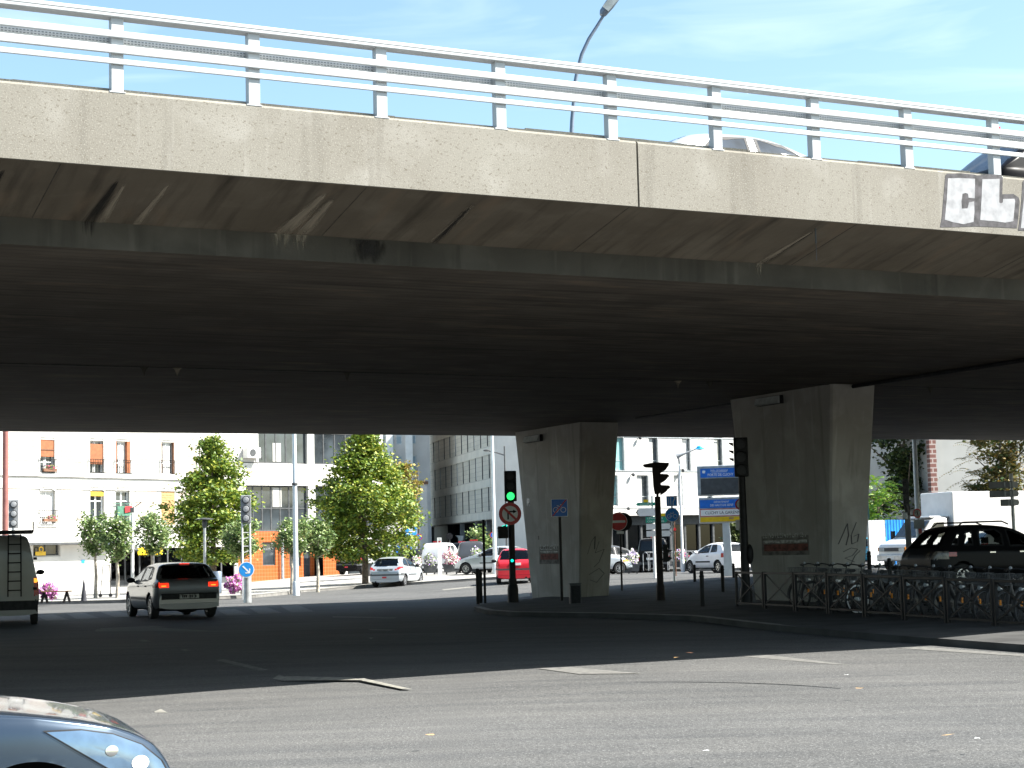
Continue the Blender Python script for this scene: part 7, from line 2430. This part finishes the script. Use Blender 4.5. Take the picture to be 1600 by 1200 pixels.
# ------------------------------------------------------------------ trees
def limbs(mb, base, h, r, rr, n=7, spread=.45, start=.35):
    mb.tube([(0, 0, -.1), (.03, 0, h * .3), (-.03, .04, h * .6), (0, 0, h)], [r, r * .85, r * .6, r * .25], 10)
    for k in range(n):
        a = k * 2.4 + rr.uniform(-.3, .3)
        z0 = h * (start + (.95 - start) * k / n)
        ln = h * spread * (1.1 - .6 * k / n)
        p0 = Vector((0, 0, z0)); p1 = p0 + Vector((math.cos(a), math.sin(a), .55)) * ln * .5; p2 = p1 + Vector((math.cos(a), math.sin(a), .9)) * ln * .5
        mb.tube([p0, p1, p2], [r * .42, r * .26, r * .08], 6)
def leaf(mb, q, s, rr, up_=.5):
    a = Vector((rr.uniform(-1, 1), rr.uniform(-1, 1), rr.uniform(-1, 1) * .6)).normalized()
    n_ = Vector((rr.uniform(-1, 1), rr.uniform(-1, 1), rr.uniform(-.3, 1) + up_)).normalized()
    b_ = a.cross(n_)
    if b_.length < .1: return
    b_.normalize(); a = n_.cross(b_)
    mb.add([q - a * s * .6, q + b_ * s * .45 - a * s * .05, q + a * s * .7, q - b_ * s * .45 - a * s * .05], [(0, 1, 2, 3)])
def crown_points(env, zr, n, rr, clump, csize, flat=.6):
    """leaf positions in clumps that fill a crown: env(u) = radius at relative height u"""
    pts = []
    cl = []
    while len(cl) < clump:
        u = rr.random()
        a = rr.uniform(0, 2 * math.pi)
        R_ = env(u) * (.84 + .16 * math.sin(a * 3 + u * 11) + .12 * math.sin(a * 7 - u * 17))
        if R_ <= .02 or rr.random() > .25 + R_ / max(1e-3, env(.35)): continue
        f_ = rr.random() ** .38
        cl.append((Vector((math.cos(a) * R_ * f_, math.sin(a) * R_ * f_, zr[0] + (zr[1] - zr[0]) * u)), csize * rr.uniform(.6, 1.25)))
    for k in range(n):
        c_, s_ = cl[k % len(cl)]
        d = Vector((rr.gauss(0, 1), rr.gauss(0, 1), rr.gauss(0, flat))) * s_ * .5
        pts.append(c_ + d)
    return pts
def tree(name, label, px, Y, ytop, ybot, wpx, leafm, bark, n, lsize, clump, csize, env, seed, group=None, lift=.12, trunk_r=.14, lean=0, cat='tree', trunk_h=None, extra=None, flat=.55):
    rr = random.Random(seed)
    b = gpos(px, Y, lift)
    o = thing(name, label, cat, b, 0, group)
    z0, z1 = zrel(px, ybot, Y, b.z), zrel(px, ytop, Y, b.z)
    w = wpx * Y / FPX / 2
    mb = MB()
    limbs(mb, None, (trunk_h or (z0 + (z1 - z0) * .8)), trunk_r, rr, start=max(.25, z0 / max(z1, .1)), spread=min(.5, w / z1 * 1.1))
    mb.build('trunk', M[bark], o, smooth=True)
    pts = crown_points(lambda u: env(u) * w, (z0, z1), n, rr, clump, csize, flat)
    cr = MB()
    for q in pts: leaf(cr, q, lsize * rr.uniform(.7, 1.3), rr)
    c = cr.build('crown', M[leafm], o, fix=False)
    if extra:
        for m_, k_, s_ in extra:
            e = MB()
            for q in rr.sample(pts, k_): leaf(e, q + Vector((rr.uniform(-.1, .1), -.12, .05)), s_, rr)
            e.build('blossom', M[m_], c, fix=False)
    return o
pyr = lambda u: 1.06 * min(1, (1.03 - u) * 1.75) * (.55 + .45 * min(1, u / .16)) * (1 + .10 * math.sin(u * 19))
rnd = lambda u: math.sqrt(max(0.0, 1 - (2 * u - 1) ** 2))
top_ = lambda u: math.sqrt(max(0.0, 1 - (1.75 * u - .85) ** 2)) if u > .25 else .25 + 2.4 * u
LG = 'pyramid shaped linden trees'
tree('linden_tree', 'pyramid shaped linden left of the lattice traffic light, before the cream house', 333, 84, 688, 876, 138, 'linden', 'bark', 20000, .135, 250, .55, pyr, 21, LG, trunk_r=.15)
tree('linden_tree', 'larger pyramid shaped linden above the pale silver hatchback', 570, 88, 672, 872, 168, 'linden', 'bark', 25000, .14, 300, .60, pyr, 22, LG, trunk_r=.17)
tree('small_maple', 'yellowing small tree crown at the right side of the larger linden', 632, 98, 728, 818, 50, 'acacia2', 'bark', 2600, .17, 50, .5, rnd, 23, None, trunk_r=.1)
TG = 'clipped flowering standards along the plaza'
for k, (px, Y, yt, yb, w, lb) in enumerate(((149, 76, 804, 862, 54, 'round headed flowering standard nearest the white shop wall'), (183, 75, 812, 872, 50, 'round headed flowering standard left of the slim white mast'), (238, 76, 808, 862, 58, 'round headed flowering standard right of the slim white mast'),
                                           (378, 76, 812, 866, 62, 'round headed flowering standard behind the lattice traffic light'), (455, 80, 810, 866, 62, 'round headed flowering standard left of the orange wall recess'), (496, 82, 814, 866, 50, 'round headed flowering standard before the orange wall'))):
    tree('flowering_standard', lb, px, Y, yt, yb, w, 'topiary', 'pbark', 3000, .10, 60, .30, top_, 30 + k, TG, trunk_r=.085, cat='small tree', extra=[('wpetal', 26, .10)], flat=.9)
tree('plane_tree', 'dark leafy plane tree behind the tall column on the right', 1420, 108, 640, 800, 190, 'planeleaf', 'bark', 9000, .22, 90, .75, lambda u: .6 + .4 * math.sin(u * 9 + 1), 41, None, lift=.0, trunk_r=.2)
tree('ailanthus_bush', 'bright yellow green feathery young tree right of the nearer pier', 1375, 92, 742, 812, 70, 'ailanthus', 'bark', 10, .2, 10, .4, rnd, 42, None, lift=.0, trunk_r=.06)
tree('acacia_tree', 'browning feathery tree before the beige gable on the right', 1570, 92, 660, 800, 135, 'acacia', 'bark', 5200, .17, 90, .6, lambda u: .75 + .25 * math.sin(u * 8), 43, None, lift=.0, trunk_r=.16)
def fronds(o, n, c, r, m_, seed, ln=1.1, lw=.10, name='fronds'):
    """pinnate leaves: a drooping stalk with paired leaflets"""
    rr = random.Random(seed)
    mb = MB()
    for k in range(n):
        a = rr.uniform(0, 2 * math.pi); el = rr.uniform(-.15, .8)
        d = Vector((math.cos(a) * math.cos(el), math.sin(a) * math.cos(el), math.sin(el)))
        p = Vector((c[0] + d.x * r[0] * rr.uniform(.1, .85), c[1] + d.y * r[1] * rr.uniform(.1, .85), c[2] + rr.uniform(-1, 1) * r[2]))
        L_ = ln * rr.uniform(.7, 1.2)
        s = d.cross(Vector((0, 0, 1)))
        if s.length < .1: continue
        s.normalize()
        prev = p
        for i in range(1, 9):
            u = i / 8
            q = p + d * L_ * u + Vector((0, 0, -.45 * L_ * u * u))
            w = lw * 2.4 * math.sin(math.pi * min(.95, u * .8 + .15))
            for sg in (-1, 1):
                tip = q + s * sg * w + Vector((0, 0, -.04)) + d * .05
                mb.add([q - d * .03, q + s * sg * w * .5 + d * lw * .45, tip, q + s * sg * w * .5 - d * lw * .35], [(0, 1, 2, 3)])
            prev = q
    return mb.build(name, M[m_], o, fix=False)
o = [x for x in bpy.data.objects if x.name == 'ailanthus_bush'][0]
zz0, zz1 = zrel(1375, 815, 92, o.location.z), zrel(1375, 748, 92, o.location.z)
fronds(o, 150, (-.2, 0, (zz0 + zz1) / 2 - .1), (1.2, 1.0, (zz1 - zz0) / 2), 'ailanthus', 5, 1.05, .10)
o = [x for x in bpy.data.objects if x.name == 'acacia_tree'][0]
fronds(o, 170, (-.5, 0, 4.2), (2.4, 1.5, 2.0), 'acacia', 6, 1.0, .09)
tree('street_tree', 'small green street tree seen under the grey building overhang', 748, 130, 826, 862, 30, 'topiary', 'bark', 700, .2, 16, .5, rnd, 51, None, trunk_r=.1)
tree('street_tree', 'dark street tree between information board and unlit traffic light', 1150, 100, 812, 868, 26, 'planeleaf', 'bark', 900, .2, 18, .5, rnd, 52, None, lift=.0, trunk_r=.1)
